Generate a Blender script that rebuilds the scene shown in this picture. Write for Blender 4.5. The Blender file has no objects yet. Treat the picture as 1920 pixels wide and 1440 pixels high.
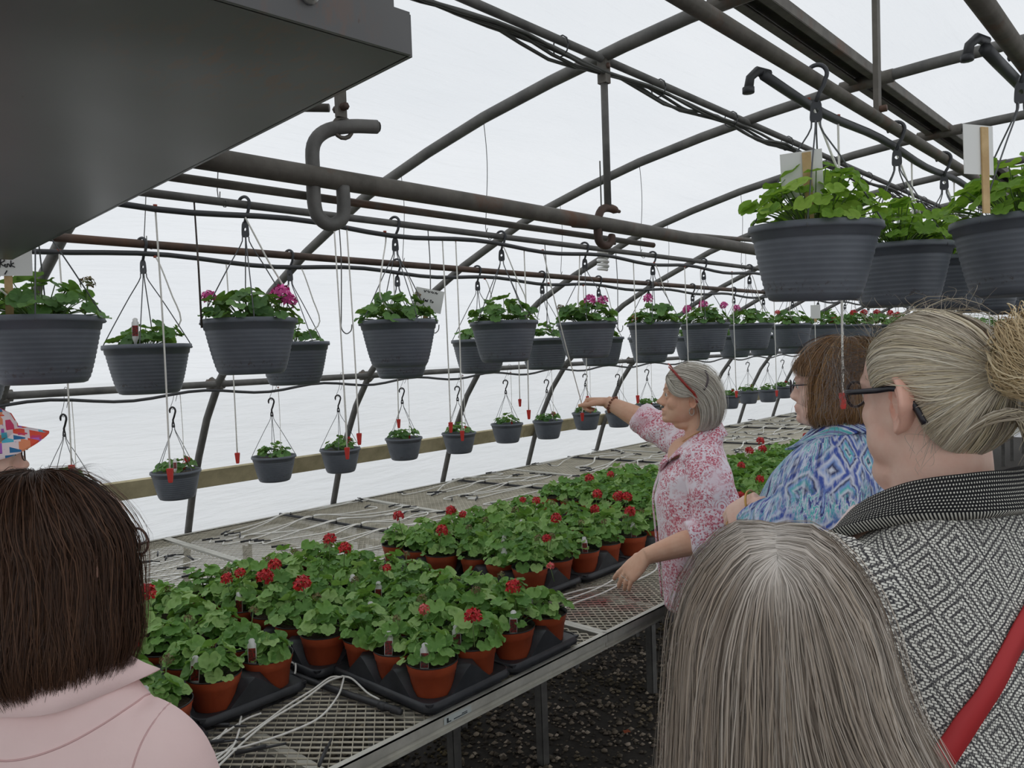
import bpy, bmesh, math, random
import numpy as np
from mathutils import Vector, Matrix, Euler

random.seed(7); rng = np.random.default_rng(7)
SC = bpy.context.scene
COL = SC.collection
PI = math.pi

# ------------------------------------------------------------------ camera
H = 1.71
def cam_axes(yaw, pitch, roll):
    y, p, r = (math.radians(a) for a in (yaw, pitch, roll))
    f = np.array([-math.sin(y)*math.cos(p), math.cos(y)*math.cos(p), -math.sin(p)])
    r0 = np.array([math.cos(y), math.sin(y), 0.0]); u0 = np.cross(r0, f)
    return math.cos(r)*r0 + math.sin(r)*u0, -math.sin(r)*r0 + math.cos(r)*u0, f
cr, cu, cf = cam_axes(42.42, 2.31, -2.03)
cam_data = bpy.data.cameras.new('camera'); cam = bpy.data.objects.new('camera', cam_data); COL.objects.link(cam)
cam_data.sensor_fit = 'HORIZONTAL'; cam_data.sensor_width = 36.0; cam_data.lens = 1450.0/1920.0*36.0
cam_data.clip_start = 0.02; cam_data.clip_end = 300
cam.matrix_world = Matrix(((cr[0], cu[0], -cf[0], 0), (cr[1], cu[1], -cf[1], 0), (cr[2], cu[2], -cf[2], H), (0, 0, 0, 1)))
SC.camera = cam

# ------------------------------------------------------------------ overcast sky
W = bpy.data.worlds.new('overcast_sky'); SC.world = W; W.use_nodes = True
bg = W.node_tree.nodes['Background']
bg.inputs['Color'].default_value = (0.955, 0.975, 1.0, 1); bg.inputs['Strength'].default_value = 0.9
SC.view_settings.view_transform = 'Standard'; SC.view_settings.look = 'None'
SC.view_settings.gamma = 1.0; SC.view_settings.use_curve_mapping = False
SC.view_settings.exposure = 0.14

# ------------------------------------------------------------------ helpers
def lin(r, g=None, b=None):
    if isinstance(r, (tuple, list)): r, g, b = r
    f = lambda c: (c/255/12.92 if c/255 <= 0.04045 else ((c/255+0.055)/1.055)**2.4)
    return (f(r), f(g), f(b), 1.0)

class NT:
    """small wrapper round a node tree"""
    def __init__(s, name):
        s.m = bpy.data.materials.new(name); s.m.use_nodes = True
        s.t = s.m.node_tree; s.N = s.t.nodes; s.L = s.t.links
        s.bsdf = s.N['Principled BSDF']; s.out = s.N['Material Output']
    def n(s, typ, **kw):
        nd = s.N.new('ShaderNode'+typ)
        for k, v in kw.items():
            if k.startswith('i_'):
                key = k[2:]
                key = int(key) if key.isdigit() else key
                nd.inputs[key].default_value = v
            else: setattr(nd, k, v)
        return nd
    def link(s, a, b): s.L.new(a, b)
    def math(s, op, a, b=None, c=None, clamp=False):
        nd = s.N.new('ShaderNodeMath'); nd.operation = op; nd.use_clamp = clamp
        for i, v in enumerate((a, b, c)):
            if v is None: continue
            if isinstance(v, (int, float)): nd.inputs[i].default_value = v
            else: s.L.new(v, nd.inputs[i])
        return nd.outputs[0]
    def mix(s, fac, a, b, blend='MIX'):
        nd = s.N.new('ShaderNodeMix'); nd.data_type = 'RGBA'; nd.blend_type = blend
        for sock, v in ((nd.inputs[0], fac), (nd.inputs[6], a), (nd.inputs[7], b)):
            if isinstance(v, (int, float)): sock.default_value = v
            elif isinstance(v, (tuple, list)): sock.default_value = v
            else: s.L.new(v, sock)
        return nd.outputs[2]
    def ramp(s, fac, stops, interp='LINEAR'):
        nd = s.N.new('ShaderNodeValToRGB'); nd.color_ramp.interpolation = interp
        el = nd.color_ramp.elements
        while len(el) < len(stops): el.new(0.5)
        for e, (p, c) in zip(el, stops):
            e.position = p; e.color = c if isinstance(c, (tuple, list)) else (c, c, c, 1)
        s.L.new(fac, nd.inputs[0]); return nd.outputs[0]
    def noise(s, scale, detail=3, rough=0.55, vec=None, dist=0.0):
        nd = s.N.new('ShaderNodeTexNoise'); nd.inputs['Scale'].default_value = scale
        nd.inputs['Detail'].default_value = detail; nd.inputs['Roughness'].default_value = rough
        nd.inputs['Distortion'].default_value = dist
        if vec is not None: s.L.new(vec, nd.inputs['Vector'])
        return nd.outputs['Fac']
    def coord(s, kind='Object'):
        return s.n('TexCoord').outputs[kind]
    def mapping(s, vec, scale=(1, 1, 1), rot=(0, 0, 0), loc=(0, 0, 0)):
        nd = s.n('Mapping'); s.L.new(vec, nd.inputs[0])
        nd.inputs['Scale'].default_value = scale; nd.inputs['Rotation'].default_value = rot; nd.inputs['Location'].default_value = loc
        return nd.outputs[0]
    def bump(s, h, strength=0.3, dist=0.01):
        nd = s.n('Bump'); nd.inputs['Strength'].default_value = strength; nd.inputs['Distance'].default_value = dist
        s.L.new(h, nd.inputs['Height']); s.L.new(nd.outputs[0], s.bsdf.inputs['Normal'])
        return nd.outputs[0]
    def base(s, v):
        if isinstance(v, (tuple, list)): s.bsdf.inputs['Base Color'].default_value = v
        else: s.L.new(v, s.bsdf.inputs['Base Color'])
    def set(s, **kw):
        for k, v in kw.items(): s.bsdf.inputs[k.replace('_', ' ')].default_value = v

def plain(name, c, rough=0.5, metal=0.0, c2=None, scale=20, bump=0.0, bscale=None, spec=0.5):
    k = NT(name); k.set(Roughness=rough, Metallic=metal); k.bsdf.inputs['Specular IOR Level'].default_value = spec
    if c2 is not None:
        co = k.coord(); k.base(k.mix(k.ramp(k.noise(scale, 5, 0.6, co), [(0.35, 0.0), (0.68, 1.0)]), c, c2))
    else: k.base(c)
    if bump: k.bump(k.noise(bscale or scale*3, 4, 0.6, k.coord()), bump, 0.004)
    return k.m

def thing(name, label, cat, loc=(0, 0, 0), rotz=0, group=None, kind=None):
    o = bpy.data.objects.new(name, None); COL.objects.link(o); o.empty_display_size = 0.05
    o.location = loc; o.rotation_euler = (0, 0, rotz)
    return tag(o, label, cat, group, kind)
def tag(o, label=None, cat=None, group=None, kind=None):
    if label: o['label'] = label
    if cat: o['category'] = cat
    if group: o['group'] = group
    if kind: o['kind'] = kind
    return o
def obj(name, me, mat=None, parent=None, loc=None, rot=None, scale=None):
    """one mesh object"""
    if isinstance(me, MB): me = me.mesh(name)
    if mat is not None and len(me.materials) == 0:
        for m_ in (mat if isinstance(mat, (list, tuple)) else [mat]): me.materials.append(m_)
    o = bpy.data.objects.new(name, me); COL.objects.link(o)
    if parent is not None: o.parent = parent
    if loc is not None: o.location = loc
    if rot is not None: o.rotation_euler = rot
    if scale is not None: o.scale = (scale,)*3 if isinstance(scale, (int, float)) else scale
    return o

def crom(pts, n):
    """Catmull-Rom resample of a polyline to n points, uniform in parameter"""
    P = np.asarray(pts, float); k = len(P)
    if k == 2:
        t = np.linspace(0, 1, n)[:, None]; return P[0]*(1-t)+P[1]*t
    Q = np.vstack([2*P[0]-P[1], P, 2*P[-1]-P[-2]])
    s = np.linspace(0, k-1-1e-9, n); i = s.astype(int); t = (s-i)[:, None]
    a, b, c, d = Q[i], Q[i+1], Q[i+2], Q[i+3]
    return 0.5*((2*b)+(-a+c)*t+(2*a-5*b+4*c-d)*t*t+(-a+3*b-3*c+d)*t**3)

class MB:
    """collects geometry for ONE mesh object"""
    def __init__(s): s.v = []; s.f = []; s.mi = []; s.smooth = []
    def add(s, verts, faces, mi=0, smooth=True):
        o = len(s.v); s.v.extend([tuple(map(float, p)) for p in verts])
        s.f.extend([tuple(i+o for i in f) for f in faces]); s.mi.extend([mi]*len(faces)); s.smooth.extend([smooth]*len(faces))
        return s
    def box(s, c, size, rot=None, mi=0, bev=0.0):
        hx, hy, hz = (d/2 for d in size)
        P = np.array([(x, y, z) for z in (-hz, hz) for y in (-hy, hy) for x in (-hx, hx)])
        if rot is not None: P = P @ np.array(Euler(rot).to_matrix()).T
        return s.add(P+np.array(c), [(0, 2, 3, 1), (4, 5, 7, 6), (0, 1, 5, 4), (2, 6, 7, 3), (0, 4, 6, 2), (1, 3, 7, 5)], mi, False)
    def tube(s, path, r, seg=8, caps=True, mi=0, flat=1.0, up=None, smooth=True):
        P = np.asarray(path, float); n = len(P)
        R = np.full(n, r) if np.isscalar(r) else np.asarray(r, float)
        T = np.gradient(P, axis=0); T /= (np.linalg.norm(T, axis=1)[:, None]+1e-12)
        u = np.array(up if up is not None else (0, 0, 1.0)); 
        if abs(T[0]@u) > 0.95: u = np.array((1.0, 0, 0)) if abs(T[0][0]) < 0.9 else np.array((0, 1.0, 0))
        V = []; a = np.linspace(0, 2*PI, seg, endpoint=False)
        for i in range(n):
            u = u-(u@T[i])*T[i]; u /= np.linalg.norm(u)+1e-12; w = np.cross(T[i], u)
            V.append(P[i]+R[i]*(np.cos(a)[:, None]*w+np.sin(a)[:, None]*u*flat))
        V = np.vstack(V); F = []
        for i in range(n-1):
            for j in range(seg):
                k = (j+1) % seg; F.append((i*seg+j, i*seg+k, (i+1)*seg+k, (i+1)*seg+j))
        if caps: F.append(tuple(range(seg-1, -1, -1))); F.append(tuple((n-1)*seg+j for j in range(seg)))
        return s.add(V, F, mi, smooth)
    def ball(s, c, r, nu=12, nv=8, mi=0):
        r = np.array(r if not np.isscalar(r) else (r, r, r)); c = np.array(c, float); V = [c+(0, 0, r[2])]
        for i in range(1, nv):
            t = PI*i/nv
            for j in range(nu):
                a = 2*PI*j/nu; V.append(c+r*(math.sin(t)*math.cos(a), math.sin(t)*math.sin(a), math.cos(t)))
        V.append(c-(0, 0, r[2])); F = []; L = len(V)-1
        for j in range(nu):
            k = (j+1) % nu; F.append((0, 1+j, 1+k)); F.append((L, L-nu+k, L-nu+j))
            for i in range(nv-2): F.append((1+i*nu+j, 1+(i+1)*nu+j, 1+(i+1)*nu+k, 1+i*nu+k))
        return s.add(V, F, mi)
    def lathe(s, prof, seg=24, c=(0, 0, 0), mi=0, close=False, smooth=True):
        """profile [(r,z)..] turned about z"""
        V = []; F = []; n = len(prof); a = np.linspace(0, 2*PI, seg, endpoint=False)
        for r, z in prof:
            for t in a: V.append((c[0]+r*math.cos(t), c[1]+r*math.sin(t), c[2]+z))
        for i in range(n-1):
            for j in range(seg):
                k = (j+1) % seg; F.append((i*seg+j, i*seg+k, (i+1)*seg+k, (i+1)*seg+j))
        if close: F.append(tuple(range(seg-1, -1, -1))); F.append(tuple((n-1)*seg+j for j in range(seg)))
        return s.add(V, F, mi, smooth)
    def loft(s, rings, caps=True, mi=0, smooth=True):
        n = len(rings); seg = len(rings[0]); V = np.vstack(rings); F = []
        for i in range(n-1):
            for j in range(seg):
                k = (j+1) % seg; F.append((i*seg+j, i*seg+k, (i+1)*seg+k, (i+1)*seg+j))
        if caps: F.append(tuple(range(seg-1, -1, -1))); F.append(tuple((n-1)*seg+j for j in range(seg)))
        return s.add(V, F, mi, smooth)
    def grid(s, G, mi=0, smooth=True, wrap=False):
        G = np.asarray(G); a, b = G.shape[:2]; F = []
        for i in range(a-1):
            for j in range(b if wrap else b-1):
                k = (j+1) % b; F.append((i*b+j, i*b+k, (i+1)*b+k, (i+1)*b+j))
        return s.add(G.reshape(-1, 3), F, mi, smooth)
    def mesh(s, name):
        me = bpy.data.meshes.new(name); me.from_pydata(s.v, [], s.f)
        me.polygons.foreach_set('material_index', s.mi); me.polygons.foreach_set('use_smooth', s.smooth)
        me.update(); return me

def fast_mesh(name, V, Q, smooth=True, col=None, uv=None):
    """V (n,3), Q (m,3|4) numpy -> mesh, optional per-vertex colour / uv attributes"""
    me = bpy.data.meshes.new(name); k = Q.shape[1]
    me.vertices.add(len(V)); me.vertices.foreach_set('co', np.ascontiguousarray(V, np.float32).ravel())
    me.loops.add(Q.size); me.loops.foreach_set('vertex_index', np.ascontiguousarray(Q, np.int32).ravel())
    me.polygons.add(len(Q)); me.polygons.foreach_set('loop_start', np.arange(0, Q.size, k, dtype=np.int32))
    me.polygons.foreach_set('use_smooth', np.full(len(Q), smooth))
    me.update(calc_edges=True); me.validate()
    if col is not None: set_col(me, col)
    if uv is not None: set_uv(me, uv)
    return me
def set_col(me, col, name='tint'):
    at = me.attributes.new(name, 'FLOAT_COLOR', 'POINT')
    C = np.ones((len(me.vertices), 4), np.float32); C[:, :3] = np.asarray(col)[:, :3]; at.data.foreach_set('color', C.ravel())
def set_uv(me, uv, name='wuv'):
    at = me.attributes.new(name, 'FLOAT_VECTOR', 'POINT')
    C = np.zeros((len(me.vertices), 3), np.float32); C[:, :2] = uv; at.data.foreach_set('vector', C.ravel())

def ordinal(i):
    return ['first', 'second', 'third', 'fourth', 'fifth', 'sixth', 'seventh', 'eighth', 'ninth', 'tenth', 'eleventh', 'twelfth',
            'thirteenth', 'fourteenth', 'fifteenth', 'sixteenth', 'seventeenth', 'eighteenth', 'nineteenth', 'twentieth'][i]
# ------------------------------------------------------------------ materials
def steel(name, c1, c2, rust=0.0):
    k = NT(name); co = k.coord()
    col = k.mix(k.ramp(k.noise(14, 6, 0.65, co), [(0.3, 0.0), (0.7, 1.0)]), c1, c2)
    if rust: col = k.mix(k.ramp(k.noise(5, 6, 0.7, co), [(0.62-rust*0.25, 0.0), (0.7, 1.0)]), col, lin(104, 74, 56))
    k.base(col); k.set(Roughness=0.62, Metallic=0.25)
    k.bump(k.noise(120, 3, 0.6, co), 0.15, 0.002); return k.m
M_GALV = steel('galvanised_steel', lin(116, 114, 110), lin(86, 85, 83))
M_GALVR = steel('weathered_steel', lin(112, 107, 99), lin(80, 76, 70), 0.35)
M_RUSTY = steel('rusted_steel', lin(96, 80, 70), lin(66, 52, 46), 0.6)
M_CLAMP = steel('rusty_cast_iron', lin(84, 66, 58), lin(52, 40, 36), 0.9)
M_HOSE = plain('black_poly_hose', lin(58, 59, 61), 0.5)
M_WIRE = plain('galvanised_wire', lin(110, 110, 108), 0.5, 0.5)
M_CABLE = plain('grey_cable', lin(72, 72, 68), 0.6)
M_WOOD = plain('weathered_board', lin(204, 192, 156), 0.8, 0, lin(160, 149, 118), 6, 0.2, 40)

def film_mat():
    k = NT('polythene_film'); co = k.coord()
    long = k.mapping(co, (3.0, 0.45, 3.0))
    w = k.noise(2.2, 4, 0.55, long, 0.8); w2 = k.noise(9, 3, 0.5, k.mapping(co, (5.0, 0.6, 5.0)), 0.4)
    h = k.math('ADD', k.math('MULTIPLY', w, 1.0), k.math('MULTIPLY', w2, 0.25))
    bn = k.n('Bump'); bn.inputs['Strength'].default_value = 0.5; bn.inputs['Distance'].default_value = 0.05
    k.link(h, bn.inputs['Height'])
    dirt = k.mix(k.ramp(k.noise(1.3, 5, 0.6, k.mapping(co, (1, 0.4, 2.5))), [(0.3, 0.0), (0.75, 1.0)]), (0.90, 0.91, 0.92, 1), (0.80, 0.82, 0.84, 1))
    tr = k.n('BsdfTranslucent'); k.link(dirt, tr.inputs[0]); k.link(bn.outputs[0], tr.inputs['Normal'])
    tp = k.n('BsdfTransparent'); tp.inputs[0].default_value = (0.97, 0.98, 0.99, 1)
    gl = k.n('BsdfGlossy'); gl.inputs['Roughness'].default_value = 0.28; k.link(bn.outputs[0], gl.inputs['Normal'])
    a = k.n('MixShader', i_0=0.16); k.link(tr.outputs[0], a.inputs[1]); k.link(tp.outputs[0], a.inputs[2])
    b = k.n('MixShader', i_0=0.035); k.link(a.outputs[0], b.inputs[1]); k.link(gl.outputs[0], b.inputs[2])
    k.link(b.outputs[0], k.out.inputs[0]); return k.m
M_FILM = film_mat()

def gravel_mat(name, stones):
    k = NT(name); co = k.coord()
    if stones:
        oi = k.n('NewGeometry').outputs['Random Per Island']
        col = k.ramp(oi, [(0.0, lin(58, 52, 45)), (0.35, lin(94, 85, 73)), (0.7, lin(128, 116, 101)), (0.93, lin(166, 152, 136)), (1.0, lin(206, 190, 172))])
        col = k.mix(k.ramp(k.noise(1.6, 5, 0.6, co), [(0.45, 0.0), (0.6, 1.0)]), col, lin(150, 146, 112), 'MULTIPLY')
        k.base(k.mix(0.35, col, col))
    else:
        k.base(k.mix(k.ramp(k.noise(60, 6, 0.7, co), [(0.35, 0.0), (0.7, 1.0)]), lin(34, 30, 26), lin(58, 52, 45)))
    k.set(Roughness=0.85); k.bump(k.noise(250, 4, 0.6, co), 0.3, 0.003); return k.m

# ------------------------------------------------------------------ the house
Y0, Y1 = -2.6, 15.2
XC = -0.55
PROF = [(-4.43, 0.0), (-4.41, 0.4), (-4.35, 0.76), (-4.17, 1.20), (-3.89, 1.62), (-3.33, 2.045), (-2.76, 2.30), (-2.45, 2.408), (-1.89, 2.535), (-1.3, 2.612), (-0.9, 2.638), (-0.55, 2.645)]
PL = PROF + [(2*XC-x, z) for x, z in PROF[-2::-1]]
arc = crom([(x, 0, z) for x, z in PL], 89)
def arc_z(x):
    return float(np.interp(x, arc[:45, 0], arc[:45, 2])) if x <= XC else float(np.interp(2*XC-x, arc[:45, 0], arc[:45, 2]))
T_ = np.gradient(arc, axis=0); NRM = np.stack([-T_[:, 2], 0*T_[:, 0], T_[:, 0]], 1); NRM /= np.linalg.norm(NRM, axis=1)[:, None]
HOOPS = [0.985+0.985*k for k in range(-3, 15)]

def film():
    ys = np.linspace(Y0, Y1, 147); G = []
    for y in ys:
        ph = ((y-HOOPS[0])/0.985) % 1.0
        billow = 0.022*math.sin(PI*ph)
        off = 0.052+billow*np.clip((arc[:, 2]-0.7)/0.8, 0, 1)
        row = arc + NRM*off[:, None]; row[:, 1] = y; G.append(row)
    return MB().grid(G)
o = obj('ceiling', film(), M_FILM); tag(o, 'white translucent polythene film stretched over the greenhouse hoops', 'greenhouse film', kind='structure')
for nm, y, lab in (('wall_back', Y1, 'white film end wall at the far end of the greenhouse'), ('wall_front', Y0, 'white film end wall behind the camera')):
    P = [(x, y, z) for x, _, z in arc]
    o = obj(nm, MB().add(P, [tuple(range(len(P)))], smooth=False), M_FILM); tag(o, lab, 'wall', kind='structure')

# ground: gravel inside, pale field outside
fl = obj('floor', MB().grid([[(x, y, 0) for x in np.linspace(-4.5, 3.5, 9)] for y in np.linspace(-3, 16, 20)]), gravel_mat('gravel_bed', False))
tag(fl, 'dark damp gravel floor under and beside the benches', 'floor', kind='structure')
og = obj('ground_outside', MB().add([(-90, -90, -0.03), (90, -90, -0.03), (90, 90, -0.03), (-90, 90, -0.03)], [(0, 1, 2, 3)]), plain('pale_ground', lin(200, 200, 196), 0.9))
tag(og, 'pale ground outside the greenhouse film', 'ground', kind='structure')
def stones():
    n = 50000
    x = -4.2+rng.random(n)*5.4; y = 0.1+6.2*rng.random(n)**1.1
    keep = ((x > -3.0) & (y < 4.2)) | (rng.random(n) < 0.2)
    x, y = x[keep], y[keep]; n = len(x)
    s = 0.0065+0.011*rng.random(n)**2
    base = np.array([(1, 0, 0), (-1, 0, 0), (0, 1, 0), (0, -1, 0), (0, 0, 1), (0, 0, -1)], float)
    f0 = np.array([(0, 2, 4), (2, 1, 4), (1, 3, 4), (3, 0, 4), (2, 0, 5), (1, 2, 5), (3, 1, 5), (0, 3, 5)])
    V = base[None]*(0.7+0.6*rng.random((n, 6, 1)))*np.array([1.0, 1.0, 0.7])
    a = rng.random(n)*6.28; ca, sa = np.cos(a)[:, None], np.sin(a)[:, None]
    X = V[..., 0]*ca-V[..., 1]*sa; Y = V[..., 0]*sa+V[..., 1]*ca
    V = np.stack([X, Y, V[..., 2]+0.15*X], -1)*s[:, None, None]+np.stack([x, y, s*0.35], -1)[:, None]
    F = (f0[None]+6*np.arange(n)[:, None, None]).reshape(-1, 3)
    return fast_mesh('gravel', V.reshape(-1, 3), F, smooth=True)
g = obj('gravel', stones(), gravel_mat('gravel_stones', True), fl); g['kind'] = 'stuff'; g['label'] = 'loose dark gravel stones'
lf = MB()
lf.add([(0, -0.014, 0.004), (0.016, -0.004, 0.012), (0.018, 0.01, 0.006), (0, 0.016, 0.013), (-0.016, 0.008, 0.005), (-0.014, -0.006, 0.012), (0, 0, 0.009)],
       [(6, 0, 1), (6, 1, 2), (6, 2, 3), (6, 3, 4), (6, 4, 5), (6, 5, 0)])
tag(obj('dry_leaf', lf, plain('orange_leaf', lin(150, 72, 40), 0.7), None, (-1.93, 2.78, 0.012)), 'small orange dry leaf lying on the gravel', 'leaf')

# ------------------------------------------------------------------ steel hoops
hoop_mesh = None
inner = arc - NRM*0.004
for i, y in enumerate(HOOPS):
    t = thing('steel_hoop', ('grey steel arch hoop, %s one counted from the camera end' % ordinal(i)), 'hoop', (0, y, 0), 0, 'arched steel hoops holding up the film')
    if hoop_mesh is None:
        hoop_mesh = MB().tube(inner[::2], 0.0195, 12).mesh('hoop_pipe'); hoop_mesh.materials.append(M_GALV)
        br = MB()
        for x in (-0.93,):
            z = arc_z(x)-0.004; br.tube([(x-0.09, 0, z-0.002), (x, 0, z), (x+0.09, 0, z+0.001)], 0.0235, 12)
            br.tube([(x-0.05, -0.03, z), (x-0.05, 0.03, z)], 0.006, 6); br.tube([(x+0.05, -0.03, z), (x+0.05, 0.03, z)], 0.006, 6)
        splice_mesh = br.mesh('splice_sleeve'); splice_mesh.materials.append(M_GALVR)
        sd = MB(); sx = -3.93; sz = 1.60
        sd.tube([(sx, -0.045, sz), (sx, 0.045, sz)], 0.028, 10); sd.tube([(sx-0.03, -0.012, sz+0.025), (sx+0.03, 0.012, sz-0.03)], 0.018, 8)
        cross_mesh = sd.mesh('pipe_clamp'); cross_mesh.materials.append(M_GALVR)
    obj('hoop_pipe', hoop_mesh, None, t); obj('splice_sleeve', splice_mesh, None, t); obj('pipe_clamp', cross_mesh, None, t)

def pipe(name, label, path, r, mat, seg=12, cat='pipe', **kw):
    return tag(obj(name, MB().tube(path, r, seg), mat), label, cat, **kw)
pipe('side_pipe', 'grey side pipe running behind the baskets, clamped to each hoop', [(-3.905, Y0+0.1, 1.60), (-3.905, 5, 1.60), (-3.905, Y1-0.1, 1.60)], 0.0175, M_GALV)
pipe('basket_pipe', 'thin grey pipe carrying the front row of hanging baskets', [(-1.89, 0.1, 2.122), (-1.89, 5, 2.13), (-1.89, 14.8, 2.135)], 0.0105, M_GALV)
k = pipe('basket_pipe', 'rusty brown pipe carrying the second row of hanging baskets', [(-2.345, -0.4, 2.07), (-2.345, 3, 2.068), (-2.345, 14.8, 2.08)], 0.0125, M_RUSTY)
pipe('basket_pipe', 'overhead pipe carrying the big light green baskets at upper right', [(-0.575, 0.9, 2.215), (-0.575, 2.5, 2.217), (-0.575, 14.6, 2.22)], 0.0135, M_GALVR)
pipe('basket_pipe', 'thick overhead pipe cut by the top right corner', [(-0.275, 0.9, 2.235), (-0.275, 3, 2.235), (-0.275, 14.6, 2.235)], 0.0165, M_GALVR)
pipe('gas_pipe', 'thick bare steel pipe leaving the heater, held by clamps', [(-1.376, 0.42, 2.086), (-1.376, 1.5, 2.09), (-1.376, 4.5, 2.088)], 0.0215, M_GALVR, 16)
pipe('conduit', 'slim pipe tucked under the thick heater pipe', [(-1.425, 0.44, 2.056), (-1.425, 2.3, 2.06)], 0.009, M_GALVR)
pipe('conduit', 'slim pipe rising behind the thick pipe near the right baskets', [(-1.46, 1.9, 2.095), (-1.46, 3.6, 2.172)], 0.0085, M_GALVR)
pipe('purlin_pipe', 'roof purlin pipe wrapped by the cable bundle', [(-1.376, -1, 2.588), (-1.376, 14.8, 2.588)], 0.012, M_GALV)

# ridge channel: a C profile
ch = MB()
for (x0, z0, x1, z1) in ((-0.975, 2.628, -0.975, 2.66), (-0.885, 2.632, -0.885, 2.664), (-0.975, 2.662, -0.885, 2.666)):
    ch.box(((x0+x1)/2, 6, (z0+z1)/2), (max(abs(x1-x0), 0.004), 17.4, max(abs(z1-z0), 0.004)))
ch.box((-0.963, 6, 2.629), (0.026, 17.4, 0.004)); ch.box((-0.897, 6, 2.632), (0.026, 17.4, 0.004))
tag(obj('ridge_channel', ch, M_GALVR), 'grey metal channel along the ridge between hoops and film', 'channel')

# wooden board along the wall, seams between planks
wr = thing('side_board', 'long weathered wooden board fixed low along the film wall', 'board')
for i in range(5):
    a = -2.2+3.5*i
    obj('plank', MB().box((-4.274, a+1.745, 1.055), (0.02, 3.49, 0.108), (0, math.radians(22), 0)), M_WOOD, wr)
kb = MB(); kb.box((-4.462, 6.2, 0.06), (0.018, 17, 0.12)); tag(obj('baseboard_left', kb, M_WOOD), 'wooden base board at the foot of the film wall', 'baseboard', kind='structure')

# hoses under the basket pipes
def sag_hose(name, label, x, z, y0, y1, r, ph, dx=0.016, amp=0.016):
    ys = np.arange(y0, y1, 0.09); P = []
    for y in ys:
        P.append((x+dx+0.004*math.sin(3*y+ph), y, z-r-0.012-amp*(0.5+0.5*math.sin(2*PI*y/0.72+ph))))
    return pipe(name, label, P, r, M_HOSE, 8, 'hose')
sag_hose('drip_hose', 'black water hose tied under the front basket pipe', -1.89, 2.118, 0.0, 14.5, 0.0075, 0.6)
sag_hose('drip_hose', 'black water hose hanging along the second basket pipe', -2.345, 2.06, -0.4, 14.5, 0.0075, 2.2)
sag_hose('drip_hose', 'black hose strapped below the low side pipe', -3.885, 1.592, -1.0, 14.5, 0.0075, 1.1, 0.02, 0.03)
sag_hose('drip_hose', 'black hose with end fitting below the upper right basket pipe', -0.575, 2.205, 1.33, 14.5, 0.009, 0.2, -0.012, 0.012)
sag_hose('drip_hose', 'black hose below the thick pipe at top right corner', -0.275, 2.222, 1.53, 14.5, 0.0105, 0.9, -0.012, 0.006)
for nm, lab, p in (('hose_end', 'black elbow fitting ending the hose above the leftmost light basket', (-0.60, 1.325, 2.178)), ('hose_end', 'black elbow fitting at the hose end in the top right corner', (-0.30, 1.52, 2.20))):
    e = MB(); x, y, z = p; z += 0.012
    e.tube([(x+0.008, y+0.03, z), (x, y, z), (x-0.010, y-0.006, z-0.010), (x-0.014, y-0.006, z-0.030)], [0.008, 0.0085, 0.008, 0.0085], 10); e.tube([(x-0.014, y-0.006, z-0.026), (x-0.014, y-0.006, z-0.036)], 0.0105, 10)
    tag(obj(nm, e, M_HOSE), lab, 'fitting')
# zip ties on the pipes
# electric cables on the purlin
cb = thing('cable_bundle', 'sagging bundle of dark electric cables along the roof purlin', 'cables')
for j in range(5):
    P = []
    for y in np.arange(-0.8, 14.4, 0.12):
        s = 0.5+0.5*math.sin(2*PI*y/0.62+0.7*j)
        P.append((-1.376+0.014*math.cos(1.3*j+2.3*y), y, 2.57-0.010-0.022*s*(0.4+0.25*j)))
    obj('cable', MB().tube(P, 0.005, 6), M_CABLE, cb)
for y in np.arange(0.2, 9, 0.52):
    obj('cable_tie', MB().tube([(-1.376+0.028*math.cos(a), y, 2.572+0.03*math.sin(a)) for a in np.linspace(0, 2*PI, 11)], 0.0022, 5), M_HOSE, cb)

# struts, clamps, wires
def strut(label, p0, p1, w, mat, extra=None):
    t = thing('hanger_strut', label, 'strut')
    obj('flat_bar', MB().box(((p0[0]+p1[0])/2, (p0[1]+p1[1])/2, (p0[2]+p1[2])/2), (w*0.55, w, abs(p0[2]-p1[2]))), mat, t)
    if extra: extra(t)
    return t
def bolt_(t, p, r=0.008): obj('bolt', MB().tube([(p[0]-0.02, p[1], p[2]), (p[0]+0.02, p[1], p[2])], r, 6), M_CLAMP, t)
strut('flat steel strut dropping to the upper right basket pipe', (-0.575, 1.90, 2.66), (-0.575, 1.90, 2.222), 0.021, M_GALVR, lambda t: bolt_(t, (-0.575, 1.90, 2.235)))
def rodx(t):
    bolt_(t, (-1.376, 1.968, 2.565), 0.009); obj('top_bracket', MB().box((-1.376, 1.968, 2.55), (0.03, 0.026, 0.07)), M_GALVR, t)
t = thing('hanger_rod', 'steel drop rod from the hoop down to the rusty clamp', 'rod')
obj('rod', MB().tube([(-1.376, 1.968, 2.58), (-1.376, 1.968, 2.145)], 0.0115, 10), M_GALV, t); rodx(t)
cl = thing('pipe_hanger_clamp', 'rusty cast hook clamp gripping the thick steel pipe', 'clamp')
obj('clamp_body', MB().tube(crom([(-1.376, 2.015, 2.138), (-1.376, 1.975, 2.142), (-1.376, 1.935, 2.132), (-1.376, 1.915, 2.10), (-1.376, 1.912, 2.05), (-1.376, 1.925, 2.030), (-1.376, 1.955, 2.026), (-1.376, 1.978, 2.040), (-1.376, 1.985, 2.062)], 28), [0.008]+[0.0125]*26+[0.010], 10), M_CLAMP, cl)
obj('set_screw', MB().tube([(-1.376, 1.995, 2.138), (-1.376, 2.03, 2.137)], 0.0055, 6), M_CLAMP, cl)
obj('lower_screw', MB().tube([(-1.376, 1.94, 2.03), (-1.376, 2.0, 2.036)], 0.005, 6), M_CLAMP, cl)
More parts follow.
